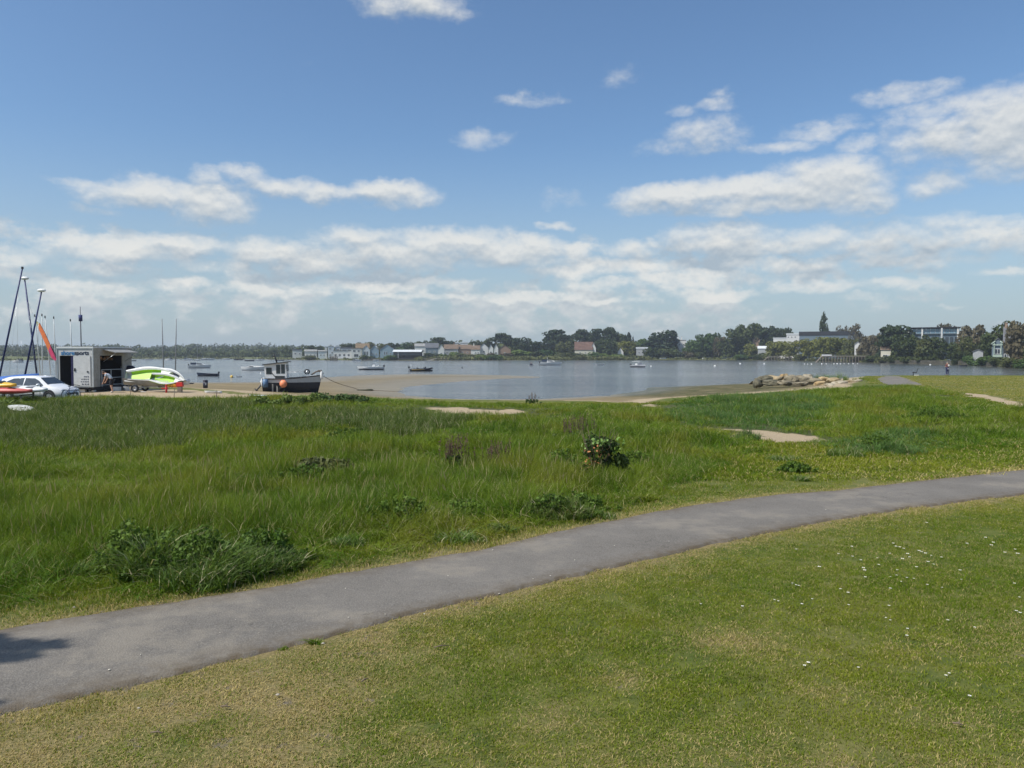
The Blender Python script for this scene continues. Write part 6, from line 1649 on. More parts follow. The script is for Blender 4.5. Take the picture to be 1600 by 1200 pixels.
# ------------------------------------------------------------------ the white car
def car():
    Y = 46.5; xr = at(120, 610, Y).x; xl = xr - 4.55; g_ = gz((xl + xr) / 2, Y) - .02
    r_ = thing('parked_car', ((xl + xr) / 2, Y, g_), 'white hatchback parked at the edge of the grass', 'car', None, R(-9))
    # side outline, nose to the right (+x)
    def sect(x, zb, zt, hw, hwt, zmid):
        return [(x, -hw * .96, zb), (x, -hw, zmid * .62), (x, -hw * .985, zmid), (x, -hwt, zt - .02), (x, -hwt * .6, zt + .015), (x, hwt * .6, zt + .015), (x, hwt, zt - .02), (x, hw * .985, zmid), (x, hw, zmid * .62), (x, hw * .96, zb)]
    S_ = [(-2.2, .42, .86, .62, .58, .80), (-2.13, .28, 1.0, .78, .66, .88), (-1.95, .24, 1.34, .84, .60, .93), (-1.55, .22, 1.45, .87, .60, .94), (-.7, .20, 1.50, .88, .62, .94), (.1, .20, 1.50, .88, .61, .93),
          (.55, .20, 1.43, .88, .59, .92), (1.15, .20, 1.03, .88, .74, .91), (1.35, .20, .95, .87, .72, .89), (1.8, .22, .86, .85, .64, .80), (2.1, .26, .74, .77, .55, .68), (2.24, .34, .60, .60, .46, .55)]
    pn = mat('car_paint', (.70, .71, .72), .16, .6, var=.03)
    MB().loft([sect(*q) for q in S_]).build('body', pn, r_)
    for s in (-1, 1):
        y = s * .885
        def win(pts, name='window'):
            b = MB(); n = len(pts); vs = [(x, s * (.895 - (z - .92) * .50), z) for x, z in pts] + [(x, s * (.87 - (z - .92) * .50), z) for x, z in pts]
            b.add(vs, [tuple(range(n)), tuple(range(2 * n - 1, n - 1, -1))] + [(i, (i + 1) % n, n + (i + 1) % n, n + i) for i in range(n)]); b.build(name, m_glass(), r_)
        win([(-.30, .96), (.98, .98), (.62, 1.24), (.30, 1.38), (-.30, 1.40)]); win([(-1.45, .98), (-.38, .96), (-.38, 1.40), (-1.1, 1.37), (-1.5, 1.20)]); win([(-1.9, 1.02), (-1.55, .99), (-1.58, 1.2), (-1.75, 1.25)])
        for x in (-1.38, 1.38):
            w = MB().wheel((x, s * .80, .31), .31, .20, 'y', 24).build('wheel', m_dark(), r_)
            h = MB()
            h.tube([(x, s * .80 - .03, .31), (x, s * .80 + .03, .31)], .20, 18)
            for k in range(5): q = k * 1.2566; h.box((x + .1 * math.cos(q), s * .86, .31 + .1 * math.sin(q)), (.20, .05, .05), ry=-q)
            h.build('rim', m_alu(), w)
            MB().wheel((x, s * .872, .32), .40, .035, 'y', 24).build('wheel_arch', m_dark(), r_)
        m_ = MB().ball((.78, s * 1.0, 1.0), (.10, .12, .085), 10, 7).build('wing_mirror', pn, r_)
        for x in (-.1, -1.15): MB().box((x, s * .895, .86), (.2, .025, .03)).build('door_handle', m_alu(), r_, fix=False)
        MB().ball((2.02, s * .60, .68), (.16, .16, .09), 12, 8).build('headlight', mat('lamp_glass', (.5, .52, .55), .1, .8), r_)
        MB().ball((-2.12, s * .66, .95), (.07, .12, .14), 10, 8).build('tail_light', mat('red_lamp', (.4, .02, .02), .2, .6), r_)
        sm = MB().box((-.34, s * .893, .56), (.012, .01, .70)).box((.80, s * .893, .56), (.012, .01, .70)).box((-.2, s * .893, .30), (2.2, .02, .04)); sm.build('door_seam', m_dark(), r_, fix=False)
    MB().add([(.60, -.56, 1.425), (.60, .56, 1.425), (1.16, .70, 1.05), (1.16, -.70, 1.05)], [(0, 1, 2, 3)]).add([(.60, -.56, 1.40), (.60, .56, 1.40), (1.16, .70, 1.02), (1.16, -.70, 1.02)], [(3, 2, 1, 0)]).build('windscreen', m_glass(), r_, fix=False)
    MB().add([(-1.93, -.54, 1.38), (-1.93, .54, 1.38), (-2.14, .60, 1.04), (-2.14, -.60, 1.04)], [(0, 1, 2, 3)]).build('rear_window', m_glass(), r_, fix=False)
    MB().box((2.24, 0, .44), (.04, .9, .16)).box((2.20, 0, .62), (.04, .8, .08)).build('grille', m_dark(), r_, fix=False)
    MB().box((2.27, 0, .36), (.02, .52, .11)).build('number_plate', m_white(), r_, fix=False)
car()
def bicycle():
    """dark bicycle propped against the nose of the car"""
    Y = 44.8; p = at(109, 612, Y); r_ = thing('bicycle', (p.x, Y, gz(p.x, Y)), 'dark bicycle leaning at the nose of the white car', 'bicycle', None, R(-25)); r_.rotation_euler = (R(-10), 0, R(-25))
    for x in (-.52, .52):
        w = MB(); pts = [(x + .33 * math.cos(q), 0, .35 + .33 * math.sin(q)) for q in [6.283 * k / 20 for k in range(21)]]; w.tube(pts, .022, 6, caps=False); t = w.build('wheel', m_dark(), r_)
        sp = MB()
        for k in range(10): q = k * .628; sp.tube([(x, 0, .35), (x + .32 * math.cos(q), 0, .35 + .32 * math.sin(q))], .004, 3)
        sp.build('spokes', m_alu(), t)
    fr = MB(); 
    for a, b_ in (((-.52, 0, .35), (-.12, 0, .32)), ((-.12, 0, .32), (-.22, 0, .86)), ((-.52, 0, .35), (-.2, 0, .78)), ((-.2, 0, .78), (.34, 0, .84)), ((-.12, 0, .32), (.36, 0, .74)), ((.33, 0, .92), (.52, 0, .35))): fr.tube([a, b_], .018, 6)
    fr.build('frame', mat('bike_blue', (.04, .06, .12), .4), r_)
    MB().ball((-.24, 0, .90), (.14, .07, .03), 10, 6).build('saddle', m_dark(), r_)
    MB().tube([(.30, -.26, .98), (.33, 0, .98), (.30, .26, .98)], .016, 6).build('handlebar', m_dark(), r_)
    MB().wheel((-.12, .04, .32), .09, .02).tube([(-.12, .05, .32), (-.02, .09, .20)], .01, 4).box((.0, .12, .19), (.1, .08, .02)).build('crank', m_alu(), r_)
bicycle()
def plast(n, c): return mat(n, c, .4, .5, var=.08)
Yk = 43.0
def rack_():
    p = at(14, 612, Yk + .5); z = gz(p.x, p.y); r_ = thing('kayak_rack', (p.x, Yk + .5, z), 'low timber rack hidden in the grass under the kayaks', 'rack')
    for x in (-1.0, 1.0):
        b = MB(); b.box((x, -.5, .25), (.08, .08, .5)).box((x, .6, .38), (.08, .08, .76)).box((x, 0, .46), (.08, 1.3, .06)); b.build('trestle', m_wood, r_, fix=False)
rack_()
pk = at(6, 605, Yk); kayak('red kayak lying in front of the white car', (pk.x, Yk, gz(pk.x, Yk) + .52), R(-3), 3.3, plast('red_plastic', (.50, .085, .07)))
pk = at(-9, 599, Yk + .9); kayak('yellow kayak lying behind the red one', (pk.x, Yk + .9, gz(pk.x, Yk + .9) + .85), R(-8), 1.9 * 1.5, plast('yellow_kayak', (.70, .42, .03)), roll=.2)
pk = at(38, 606, Yk + .8); kayak('white kayak lying between the red kayak and the car', (pk.x, Yk + .8, gz(pk.x, Yk + .8) + .62), R(-6), 2.9, plast('white_plastic', (.66, .67, .66)), m_grey(), roll=.25)
def board():
    p = hit(33, 648); r_ = thing('board', (p.x, p.y, p.z + .30), 'white board lying in the grass in front of the kayaks', 'board', None, R(-8)); r_.rotation_euler = (R(22), R(6), R(-8))
    b = MB(); rings = []
    for i in range(11):
        t = i / 10; w = .30 * math.sin(math.pi * min(max(t, .03), .97)) ** .5; rings.append([(-.62 + 1.24 * t, w * math.cos(q), .05 * math.sin(q)) for q in [6.283 * k / 10 for k in range(10)]])
    b.loft(rings); b.build('deck', plast('off_white_board', (.55, .55, .50)), r_)
    MB().box((.08, -.05, .052), (.16, .05, .012), rz=.6).box((.20, .03, .052), (.10, .04, .012), rz=-.5).build('dark_mark', m_dark(), r_, fix=False)
board()

# ------------------------------------------------------------------ catamarans with the blue masts, dinghies with bare masts
def catamaran(px_base, px_top, y_top, Y, base_y, label, floatc=True, depth_lean=0.0, rz=0.3):
    a = at(px_base, base_y, Y); g_ = gz(a.x, Y); top = at(px_top, y_top, Y + depth_lean)
    r_ = thing('catamaran', (a.x, Y, g_), label, 'catamaran', 'catamarans with blue masts beside the trailer', 0)
    rot = Matrix.Rotation(rz, 4, 'Z')
    for s in (-1, 1):
        b = MB(); rings = hull_rings(4.6, .42, .48, .05, n=11, sheer=.1, tran=.6, rake=.03)
        b.loft([[tuple(rot @ Vector((x, y + s * 1.05, z + .12))) for x, y, z in r] for r in rings]); b.build('hull', m_white(), r_)
    MB().box((0, 0, .62), (1.9, 2.0, .03), rz=rz).build('trampoline', m_dark(), r_, fix=False)
    b = MB()
    for x in (-.95, .95): b.tube([tuple(rot @ Vector((x, -1.1, .62))), tuple(rot @ Vector((x, 1.1, .62)))], .04, 6)
    b.build('beam', m_alu(), r_)
    t = top - Vector((a.x, Y, g_)); st = Vector((0, 0, .62))
    ms = MB().tube([st, st.lerp(t, .5), t], [.07, .065, .05], 8).build('mast', mat('blue_mast', (.018, .028, .12), .45), r_)
    if floatc: MB().ball(t + Vector((0, 0, .06)), (.34, .16, .13), 14, 8).build('mast_float', m_white(), r_)
    else: MB().box(t + Vector((0, 0, .05)), (.12, .12, .16)).build('mast_cap', m_dark(), r_, fix=False)
    w = MB()
    for q in (.0,): w.tube([t * .82, tuple(rot @ Vector((.95, -1.05, .6)))], .008, 4).tube([t * .82, tuple(rot @ Vector((.95, 1.05, .6)))], .008, 4)
    w.build('shroud', m_alu(), r_)
catamaran(-3, 35, 419.5, 58, 590, 'catamaran with the leftmost and tallest blue mast leaning right, no float', False)
catamaran(59, 38.5, 436, 59, 588, 'catamaran with a white float on the blue mast leaning left', True, rz=-.2)
catamaran(36, 65, 455, 57, 590, 'catamaran with a white float on the shortest blue mast leaning right', True, rz=.5)
def mast_dinghy(pxb, pxt, yt, Y, label, L=4.2, col=None, cap=True, rz=.2, hullm=None, sail=None, group='dinghies with bare masts'):
    a = at(pxb, 585, Y); g_ = gz(a.x, Y); top = at(pxt, yt, Y) - Vector((a.x, Y, g_))
    r_ = thing('sailing_dinghy', (a.x, Y, g_), label, 'sailing dinghy', group)
    rot = Matrix.Rotation(rz, 4, 'Z'); b = MB(); rings = hull_rings(L, 1.4, .40, .0, n=11, sheer=.2, rake=.02)
    b.loft([[tuple(rot @ Vector((x - .8, y, z + .25))) for x, y, z in r] for r in rings]); b.build('hull', hullm or m_white(), r_)
    st = Vector((0, 0, .4))
    MB().tube([st, st.lerp(top, .6), top], [.055, .048, .03], 7).build('mast', col or mat('pale_mast', (.52, .54, .53), .5, .4), r_)
    if cap: MB().tube([top, top * 1.035], .05, 6).build('mast_tip', m_dark(), r_)
    MB().tube([tuple(rot @ Vector((0, 0, 1.0))), tuple(rot @ Vector((-2.1, 0, .95)))], .035, 6).build('boom', m_alu(), r_)
    tr = MB(); tr.box((-.5, 0, .15), (2.6, .08, .08), rz=rz)
    tr.build('trolley', m_alu(), r_, fix=False)
    for s in (-1, 1):
        p = rot @ Vector((-1.1, s * .6, .2)); MB().wheel(tuple(p), .2, .12).build('trolley_wheel', m_dark(), r_)
    return r_
mast_dinghy(64, 54.5, 495, 70, 'dinghy with the pale mast just left of the orange sail')
mast_dinghy(66, 65.5, 494, 72, 'dinghy with the upright pale mast behind the orange sail', rz=.6)
mast_dinghy(80, 70.5, 497, 71, 'dinghy with the pale mast crossing the orange sail', rz=-.3)
mast_dinghy(88, 84, 498, 73, 'dinghy with the pale mast between the orange sail and the trailer', rz=.1)
mast_dinghy(114, 110, 502, 66, 'dinghy whose pale mast rises behind the trailer roof', rz=1.2)
mast_dinghy(128, 125.3, 479, 68, 'dinghy whose dark mast with a furled bundle rises behind the trailer roof', col=mat('dark_mast', (.10, .10, .12), .5), cap=False, rz=1.0)
mast_dinghy(256, 253, 498, 66, 'dinghy with the left one of the two thin grey masts', col=mat('grey_mast', (.22, .23, .24), .5), cap=False, rz=.3)
mast_dinghy(273.5, 275.5, 498, 67, 'dinghy with the right one of the two thin grey masts', col=mat('grey_mast', (.22, .23, .24), .5), cap=False, rz=.9)
def furl():
    Y = 67.9; a, c = at(125.6, 492, Y), at(126, 502, Y)
    o = MB().tube([a - a, c - a], .16, 8).build('furled_bundle', mat('blue_bundle', (.05, .06, .16), .8)); o.location = a
    par = [q for q in bpy.data.objects if q.name.startswith('sailing_dinghy') and 'furled' in q.get('label', '')][0]
    o.parent = par; o.location = a - par.location
furl()
def orange_sail():
    Y = 64; P = [at(px, py, Y) for px, py in ((55.5,501),(62,505),(70,520),(79,540),(86,556),(89,562),(86,563.5),(81,559),(76,548),(68,530),(60,512))]
    o0 = at(84, 580, Y); o0.z = gz(o0.x, Y); r_ = thing('windsurf_sail', o0, 'narrow orange and pink sail leaning behind the trailer', 'sail')
    def leaf(idx, name, m, dy=0):
        pts = [P[i] - o0 for i in idx]; n = len(pts)
        f = [p + Vector((0, -.05, 0)) for p in pts]; k = [p + Vector((0, .05, 0)) for p in pts]
        MB().add(f + k, [tuple(range(n)), tuple(range(2 * n - 1, n - 1, -1))] + [(i, (i + 1) % n, n + (i + 1) % n, n + i) for i in range(n)]).build(name, m, r_)
    leaf([1, 2, 3, 8, 9, 10], 'orange_panel', mat('orange_cloth', (.80, .20, .06), .6)); leaf([3, 4, 5, 6, 7, 8], 'pink_panel', mat('pink_cloth', (.62, .06, .15), .6)); leaf([0, 1, 10], 'olive_tip', mat('olive_cloth', (.35, .33, .15), .6))
    MB().tube([P[0] - o0, P[4] - o0 + Vector((.1, 0, 0)), Vector((.35, 0, .05))], .035, 6).build('luff_mast', m_dark(), r_)
orange_sail()
def blue_boat():
    Y = 52; a = at(8, 590, Y); g_ = gz(a.x, Y); r_ = thing('covered_boat', (a.x, Y, g_), 'boat under a bright blue cover behind the white car', 'boat', None, R(4))
    b = MB(); b.loft(hull_rings(4.2, 1.5, .75, .0, rake=.03)); b.build('hull', m_white(), r_)
    MB().loft([[(-2.0, -.78, .9), (-2.0, 0, 1.0), (-2.0, .78, .9)], [(-.4, -.82, .9), (-.4, 0, 1.28), (-.4, .82, .9)], [(.9, -.6, .98), (.9, 0, 1.42), (.9, .6, .98)], [(2.2, -.05, 1.1), (2.2, 0, 1.5), (2.2, .05, 1.1)]]).build('cover', mat('blue_cover', (.05, .14, .42), .7, var=.2), r_)
blue_boat()

# ------------------------------------------------------------------ stacked dinghies on the launching trailer
def stack():
    Y = 55.5; k = Y / F
    def P(px, py, y=Y): return at(px, py, y)
    base = P(232, 611); g_ = gz(base.x, Y)
    lime = plast('lime_plastic', (.36, .62, .03)); wh = m_white(); gr = mat('grey_hull', (.30, .29, .26), .5, dirt=.2)
    G = 'dinghies stacked beside the trailer'
    # flat trailer with the grey hull on it
    r_ = thing('boat_trailer', (base.x, Y, g_), 'low boat trailer under the grey dinghy', 'boat trailer')
    fr = MB().box((0, 0, .34), (3.6, .1, .08)).box((-.6, 0, .30), (.08, 1.5, .08)).box((.9, 0, .34), (.08, 1.1, .08)); fr.build('frame', m_alu(), r_, fix=False)
    for y in (-.78, .78):
        w = MB().wheel((-.6, y, .27), .27, .16).build('wheel', m_dark(), r_); MB().wheel((-.6, y, .27), .15, .12).build('rim', m_alu(), w)
    # grey dinghy
    a = P(235, 604); r2 = thing('dinghy', (a.x, Y, g_ + .42), 'grey dinghy hull lying lowest, on the boat trailer', 'dinghy', G, R(-2))
    r2.rotation_euler = (0, R(3), R(-3))
    open_hull('hull', 3.5, 1.45, .48, .0, gr, r2, rake=.03, sheer=.12, tran=.9)
    MB().box((.2, -.735, .44), (3.0, .03, .05)).build('gunwale', wh, r2, fix=False)
    # tall white and lime dinghy leaning on its side: a shell seen into
    def shell(name, label, px, py, L, B, rx, rz, ry, y, inner, hm, flip=1):
        a = P(px, py, y); r3 = thing(name, (a.x, y, a.z), label, 'dinghy', G); r3.rotation_euler = (rx, ry, rz)
        o_ = hull_rings(L, B, .42, .0, n=15, sheer=.12, rake=.02, tran=.72, fine=2.4, flare=.9)
        b = MB(); b.loft(o_, caps=False, closed=False); b.add(list(o_[0]), [tuple(range(7))]); b.build('hull', hm, r3, fix=False)
        vs, fs = [], []
        for q in o_:
            w = abs(q[0][1]); x = q[0][0]; z = q[0][2]
            vs += [(x, -w, z), (x, -w * .80, z + .03), (x * .92, -w * .62, z - .03), (x * .92, -w * .5, z - .22), (x * .92, w * .5, z - .22), (x * .92, w * .62, z - .03), (x, w * .80, z + .03), (x, w, z)]
        for i in range(len(o_) - 1):
            for j in (0, 1, 5, 6): fs.append((8 * i + j, 8 * i + 8 + j, 8 * i + 9 + j, 8 * i + j + 1))
        MB().add(vs, fs).build('side_deck', wh, r3)
        fs = [(8 * i + j, 8 * i + 8 + j, 8 * i + 9 + j, 8 * i + j + 1) for i in range(1, len(o_) - 4) for j in (2, 3, 4)]
        MB().add(vs, fs).build('cockpit', inner, r3)
        fs = [(8 * i + j, 8 * i + 8 + j, 8 * i + 9 + j, 8 * i + j + 1) for i in range(len(o_) - 4, len(o_) - 1) for j in (2, 3, 4)]
        vs2 = [(x, y_, z + (.16 if j % 8 in (3, 4) else 0)) for j, (x, y_, z) in enumerate(vs)]
        MB().add(vs2, fs).build('foredeck', wh, r3)
        return r3
    shell('dinghy', 'white dinghy with a lime cockpit tipped on its side, uppermost of the stack', 236, 588.5, 3.3, 1.25, R(62), R(2), R(-4), 55.6, lime, wh)
    shell('dinghy', 'white dinghy with a grey side and rounded bow at the right end of the stack', 271, 591, 2.1, 1.05, R(66), R(-4), R(16), 56.2, plast('grey_deck', (.22, .24, .28)), wh)
    shell('dinghy', 'lime dinghy lying low between the white ones', 262, 596.5, 2.2, .9, R(58), R(3), R(8), 55.2, lime, lime)
    sp = P(281, 590, 55.0); o = MB()
    for i in range(20):
        q = i * .45; rr = .24 - .006 * i
        o.tube([(rr * math.cos(q), 0, rr * math.sin(q) * 1.1), (rr * math.cos(q + .45), 0, rr * math.sin(q + .45) * 1.1)], .01, 4)
    c = P(272, 600, 54.9); kayak('yellow and red bundle under the lime dinghy', (c.x, 54.9, c.z - .25), R(5), 1.0, mat('flame_plastic', (.65, .30, .03), .5, var=.5, scale=6), B=.4, H=.35, cat='bundle', group=None).name = 'bundle'
    # red float and the red post
    c = P(281, 600, 54.7); gzz = gz(c.x, 54.7); r4 = thing('fuel_can', (c.x, 54.7, c.z - .15), 'red fuel can resting at the bow of the stack', 'can')
    MB().box((0, 0, .12), (.50, .25, .30), taper=.88).build('body', mat('red_can', (.50, .03, .02), .45), r4, bevel=.02)
    MB().tube([(.18, 0, .27), (.24, 0, .36)], .035, 7).tube([(-.15, 0, .28), (-.08, 0, .36), (.08, 0, .36), (.15, 0, .28)], .018, 6).build('handle', m_dark(), r4)
    MB().box((0, 0, -(c.z - .15 - gzz) / 2 - .02), (.3, .2, max(.1, c.z - .17 - gzz))).build('block', m_wood, r4, fix=False)
    c = P(260, 613, 54.3); z = gz(c.x, 54.3); r5 = thing('marker_post', (c.x, 54.3, z), 'short red post standing in the sand by the stacked dinghies', 'post')
    MB().tube([(0, 0, -.1), (0, 0, .48)], .07, 10).build('shaft', mat('red_post', (.45, .02, .02), .5), r5); MB().box((-.1, 0, .30), (.45, .06, .08)).ball((0, 0, .5), .09, 10, 6).build('cap', mat('red_post', (.45, .02, .02), .5), r5)
    a = P(228, 611.5, 54.2); b_ = P(253, 613, 54.2)
    r6 = thing('paddle', (a.x, 54.2, gz(a.x, 54.2) + .06), 'pale paddle lying on the sand in front of the boat trailer', 'paddle'); r6.rotation_euler = (0, R(1), R(-4))
    MB().tube([(0, 0, 0), (1.25, 0, 0)], .025, 7).build('shaft', mat('pale_shaft', (.50, .38, .27), .6), r6); MB().ball((-.18, 0, .0), (.24, .09, .02), 12, 6).build('blade', wh, r6)
    # white odds and ends under the trailer side
    rn = random.Random(6)
    for i, (px, py, lab) in enumerate(((182,609,'white crate under the rack of the trailer'),(198,608,'white bucket right of the white crate'),(206,610,'pale folded sheet on the sand by the trailer wheel'))):
        c = P(px, py, 56.4); z = gz(c.x, 56.4); o = thing(('crate', 'bucket', 'folded_sheet')[i], (c.x, 56.4, z), lab, ('crate', 'bucket', 'sheet')[i])
        if i == 0:
            b = MB()
            for s in (-1, 1): b.box((s * .24, 0, .14), (.03, .4, .28)).box((0, s * .19, .14), (.45, .03, .28))
            b.build('sides', wh, o, fix=False); MB().box((0, 0, .02), (.45, .35, .03)).build('base', wh, o, fix=False)
        elif i == 1:
            MB().loft([[(r * math.cos(q), r * math.sin(q), z_) for q in [6.283 * k / 14 for k in range(14)]] for r, z_ in ((.12, 0), (.16, .3), (.14, .3), (.11, .05))], caps=True).build('pail', wh, o); MB().tube([(.15, 0, .3), (.1, 0, .42), (-.1, 0, .42), (-.15, 0, .3)], .008, 5).build('handle', m_alu(), o)
        else: MB().box((0, 0, .04), (.7, .4, .08), rz=.3).box((.05, 0, .10), (.6, .35, .05), rz=.4).build('folds', wh, o, bevel=.01)
stack()
# things along the sand
def beach_bits():
    p = hit(321, 606.5); r_ = thing('dustbin', p, 'dark upright dustbin on the sand', 'dustbin')
    s = 13 * p.y / F / 1.05
    MB().loft([[(r * math.cos(q) * s, r * math.sin(q) * s, z * s) for q in [6.283 * k / 16 for k in range(16)]] for r, z in ((.27, 0), (.31, .9))]).build('drum', mat('dark_bin', (.035, .035, .055), .5), r_)
    MB().loft([[(r * math.cos(q) * s, r * math.sin(q) * s, z * s) for q in [6.283 * k / 16 for k in range(16)]] for r, z in ((.34, .9), (.34, .97), (.2, 1.05))]).build('lid', mat('dark_bin', (.035, .035, .055), .5), r_)
    MB().box((.18 * s, -.30 * s, .55 * s), (.12 * s, .05, .3 * s)).build('notice', m_grey(), r_, fix=False)
    p = hit(333, 614.5)
    for (px, py, w, rz, lab, m) in ((333,614.6,26,R(178),'small white tender on the sand beside the thin post', m_white()), (296,600,13,R(185),'dark little boat on the sand right of the stacked dinghies', m_navy())):
        p = hit(px, py); s = w * p.y / F / 3.1
        r_ = thing('dinghy', (p.x, p.y, p.z), lab, 'dinghy', 'tenders lying on the near sand', rz, s)
        open_hull('hull', 3, 1.2, .40, .0, m, r_, rake=.05, sheer=.25, tran=.85, inner=.03)
        MB().box((.4, 0, .36), (1.5, .9, .10), taper=.6).build('cover', m_grey() if w > 20 else m_white(), r_)
    p = hit(407, 620.5); s = 40 * p.y / F / 3.6
    r_ = thing('canoe', (p.x, p.y, p.z + .05), 'long pale canoe lying on dark chocks at the edge of the grass', 'canoe', None, R(-14), s); 
    kayak_mb(3.5, .55, .22).build('hull', mat('pale_blue_plastic', (.50, .54, .58), .4), r_)
    MB().box((.2, -.26, .06), (2.9, .03, .07)).build('dark_band', m_dark(), r_, fix=False)
    for x in (-1.3, -.6, .9): MB().box((x, 0, -.02), (.3, .5, .12)).build('chock', m_dark(), r_, fix=False)
    p = hit(338.5, 627); r_ = thing('sand_post', p, 'thin dark post at the edge of the sandy patch', 'post')
    MB().tube([(0, 0, -.2), (0, 0, .55)], .025, 6).build('shaft', m_wood, r_); MB().box((0, 0, .5), (.18, .03, .04)).build('crosspiece', m_wood, r_, fix=False)
    for px, py, lab in ((204,614,'thin post standing left of the sandy edge'),(272,619,'thin post below the red marker post')):
        p = hit(px, py + 3); o = MB().tube([(0, 0, -.2), (.02, 0, .6)], .02, 5).build('stake', m_wood); o.location = p; tag(o, lab, 'stake', 'stakes in the sand')
beach_bits()

# ------------------------------------------------------------------ rocks of the groyne
def rock(loc, dims, seed, label, m):
    b = bmesh.new(); bmesh.ops.create_icosphere(b, subdivisions=3, radius=1.0)
    for v in b.verts:
        p = v.co.copy(); q = Vector((abs(p.x) ** .75 * math.copysign(1, p.x), abs(p.y) ** .75 * math.copysign(1, p.y), abs(p.z) ** .8 * math.copysign(1, p.z)))
        n = mnoise.noise(p * 1.1 + Vector((seed * 7.1, 0, 0))) * .38 + mnoise.noise(p * 3.2 + Vector((seed * 3.3, 0, 0))) * .13
        v.co = Vector((q.x * dims[0], q.y * dims[1], q.z * dims[2])) * (1 + n)
    me = bpy.data.meshes.new('boulder'); b.to_mesh(me); b.free()
    me.polygons.foreach_set('use_smooth', [False] * len(me.polygons))
    o = link('boulder', me, m); o.location = loc; o.rotation_euler = (0, .1 * math.sin(seed), seed * 1.7); tag(o, label, 'boulder', 'boulders of the little groyne'); return o
def rockm(name, a, b_):
    m, b = new_mat(name); c = objco(b); n = b.noise(c, 1.6, 7, .65); n2 = b.noise(c, 7, 6, .7)
    col = b.mix(b.ramp(n, .35, .65), a, b_); col = b.mix(b.math('MULTIPLY', b.ramp(n2, .52, .72), .5), col, (.06, .055, .04))
    p = bsdf(b, col, .9, .15, 0, bump(b, n2, .8, .06)); finish(b, p.outputs[0]); return m
RM = {'tan': rockm('tan_rock', (.26, .20, .11), (.36, .285, .175)), 'grey': rockm('grey_rock', (.15, .13, .09), (.25, .215, .15)), 'orange': rockm('orange_rock', (.31, .21, .10), (.42, .32, .185)), 'dark': rockm('dark_rock', (.085, .08, .055), (.16, .145, .10)), 'pale': rockm('pale_rock', (.28, .24, .17), (.42, .37, .28))}
ROCKS = [(1184,595,16,14,'dark','dark seaward boulder at the left tip of the groyne'),(1196,590,18,12,'dark','dark boulder second from the tip of the groyne'),(1210,589,24,9,'tan','long flat tan boulder on top of the groyne'),
 (1224,586.5,11,9,'orange','small peaked yellow boulder topping the groyne'),(1236,590,18,12,'grey','grey boulder under the white topped slab'),(1238,586.2,9,2.5,'pale','white topped thin slab on the groyne'),(1250,590,18,11,'grey','grey boulder in the middle of the groyne'),
 (1262,588,20,9,'pale','pale rounded boulder in the middle of the groyne'),(1272,594,18,10,'grey','sloping grey boulder below the pale rounded one'),(1287,591,17,8,'orange','orange flat topped boulder'),(1282,598,14,9,'orange','orange boulder below the flat topped one'),
 (1302,593,20,9,'tan','tan boulder at the landward end of the groyne'),(1312,598,20,9,'pale','broad pale boulder at the landward end of the groyne'),(1298,601,16,6,'pale','low pale boulder with a dark hollow beside it'),(1330,596,18,6,'tan','flat tan boulder half buried by grass'),
 (1205,596,22,9,'dark','weedy dark boulder at the foot of the groyne'),(1228,597,22,8,'grey','weathered grey boulder at the foot of the groyne'),(1250,598.5,20,7,'grey','low grey boulder at the foot of the groyne'),(1342,594,10,4,'pale','small pale stone near the paved patch')]
for i, (px, py, w, h, mk, lab) in enumerate(ROCKS):
    Y = 88 - (py - 586) * 1.15; p = at(px, py, Y); k = Y / F; g_ = gz(p.x, Y); zz = max(p.z, g_ + .0)
    rock((p.x, Y, p.z - h * k * .22), (w * k * .60, w * k * .45, h * k * .52), i + 1.0, lab, RM[mk])
def rock_bank():
    b = MB(); Y = 90; pts = []
    a, c = at(1192, 598, 90), at(1345, 594, 90); n = 40; r = random.Random(3); rings = []
    for i in range(n + 1):
        x = a.x + (c.x - a.x) * i / n; top = gz(x, 90); t = math.sin(math.pi * min(1, (i + .5) / 8)) if i < 4 else 1
        zt = CAMZ - (591 - 553) * 90 / F * 1.0; rings.append([(x, 83 + r.random() * .5, min(gz(x, 83), zt) - .35), (x, 86, zt - .50 + r.random() * .25), (x, 90, zt - .12 * t + r.random() * .15 - (1 - t) * .8), (x, 94, zt - .45), (x, 99, WL - .6)])
    b.loft(rings, caps=False, closed=False, smooth_=False)
    ob = b.build('shingle_bank', rockm('shingle', (.26, .22, .14), (.42, .36, .25))); ob['kind'] = 'structure'
rock_bank()
# bench beside the lawn's edge
def bench():
    Y = 99; p = at(1428.5, 586.8, Y); z = gz(p.x, Y); s = 1.0
    r_ = thing('bench', (p.x, Y, z), 'dark bench with a sloping back seen end on at the edge of the far lawn', 'bench', None, R(-118))
    # seat runs along local x (away from the camera after the turn)
    for i in range(3): MB().box((0, -.16 + i * .17, .44), (1.7, .13, .045)).build('seat_slat', mat('dark_wood', (.03, .028, .026), .7), r_, fix=False)
    for i in range(3): MB().box((0, .30 + i * .06, .62 + i * .17), (1.7, .04, .13), rx=R(-16)).build('back_slat', mat('dark_wood', (.03, .028, .026), .7), r_, fix=False)
    for x in (-.72, .72):
        MB().tube([(x, -.10, 0), (x, -.10, .42)], .04, 6).tube([(x, -.22, .40), (x, .26, .40), (x, .44, 1.02)], .035, 6).build('leg', mat('dark_iron', (.02, .02, .022), .6), r_)
    MB().box((0, .25, .06), (1.9, .55, .08)).build('plinth', mat('pale_plinth', (.5, .48, .42), .8), r_, fix=False)
bench()

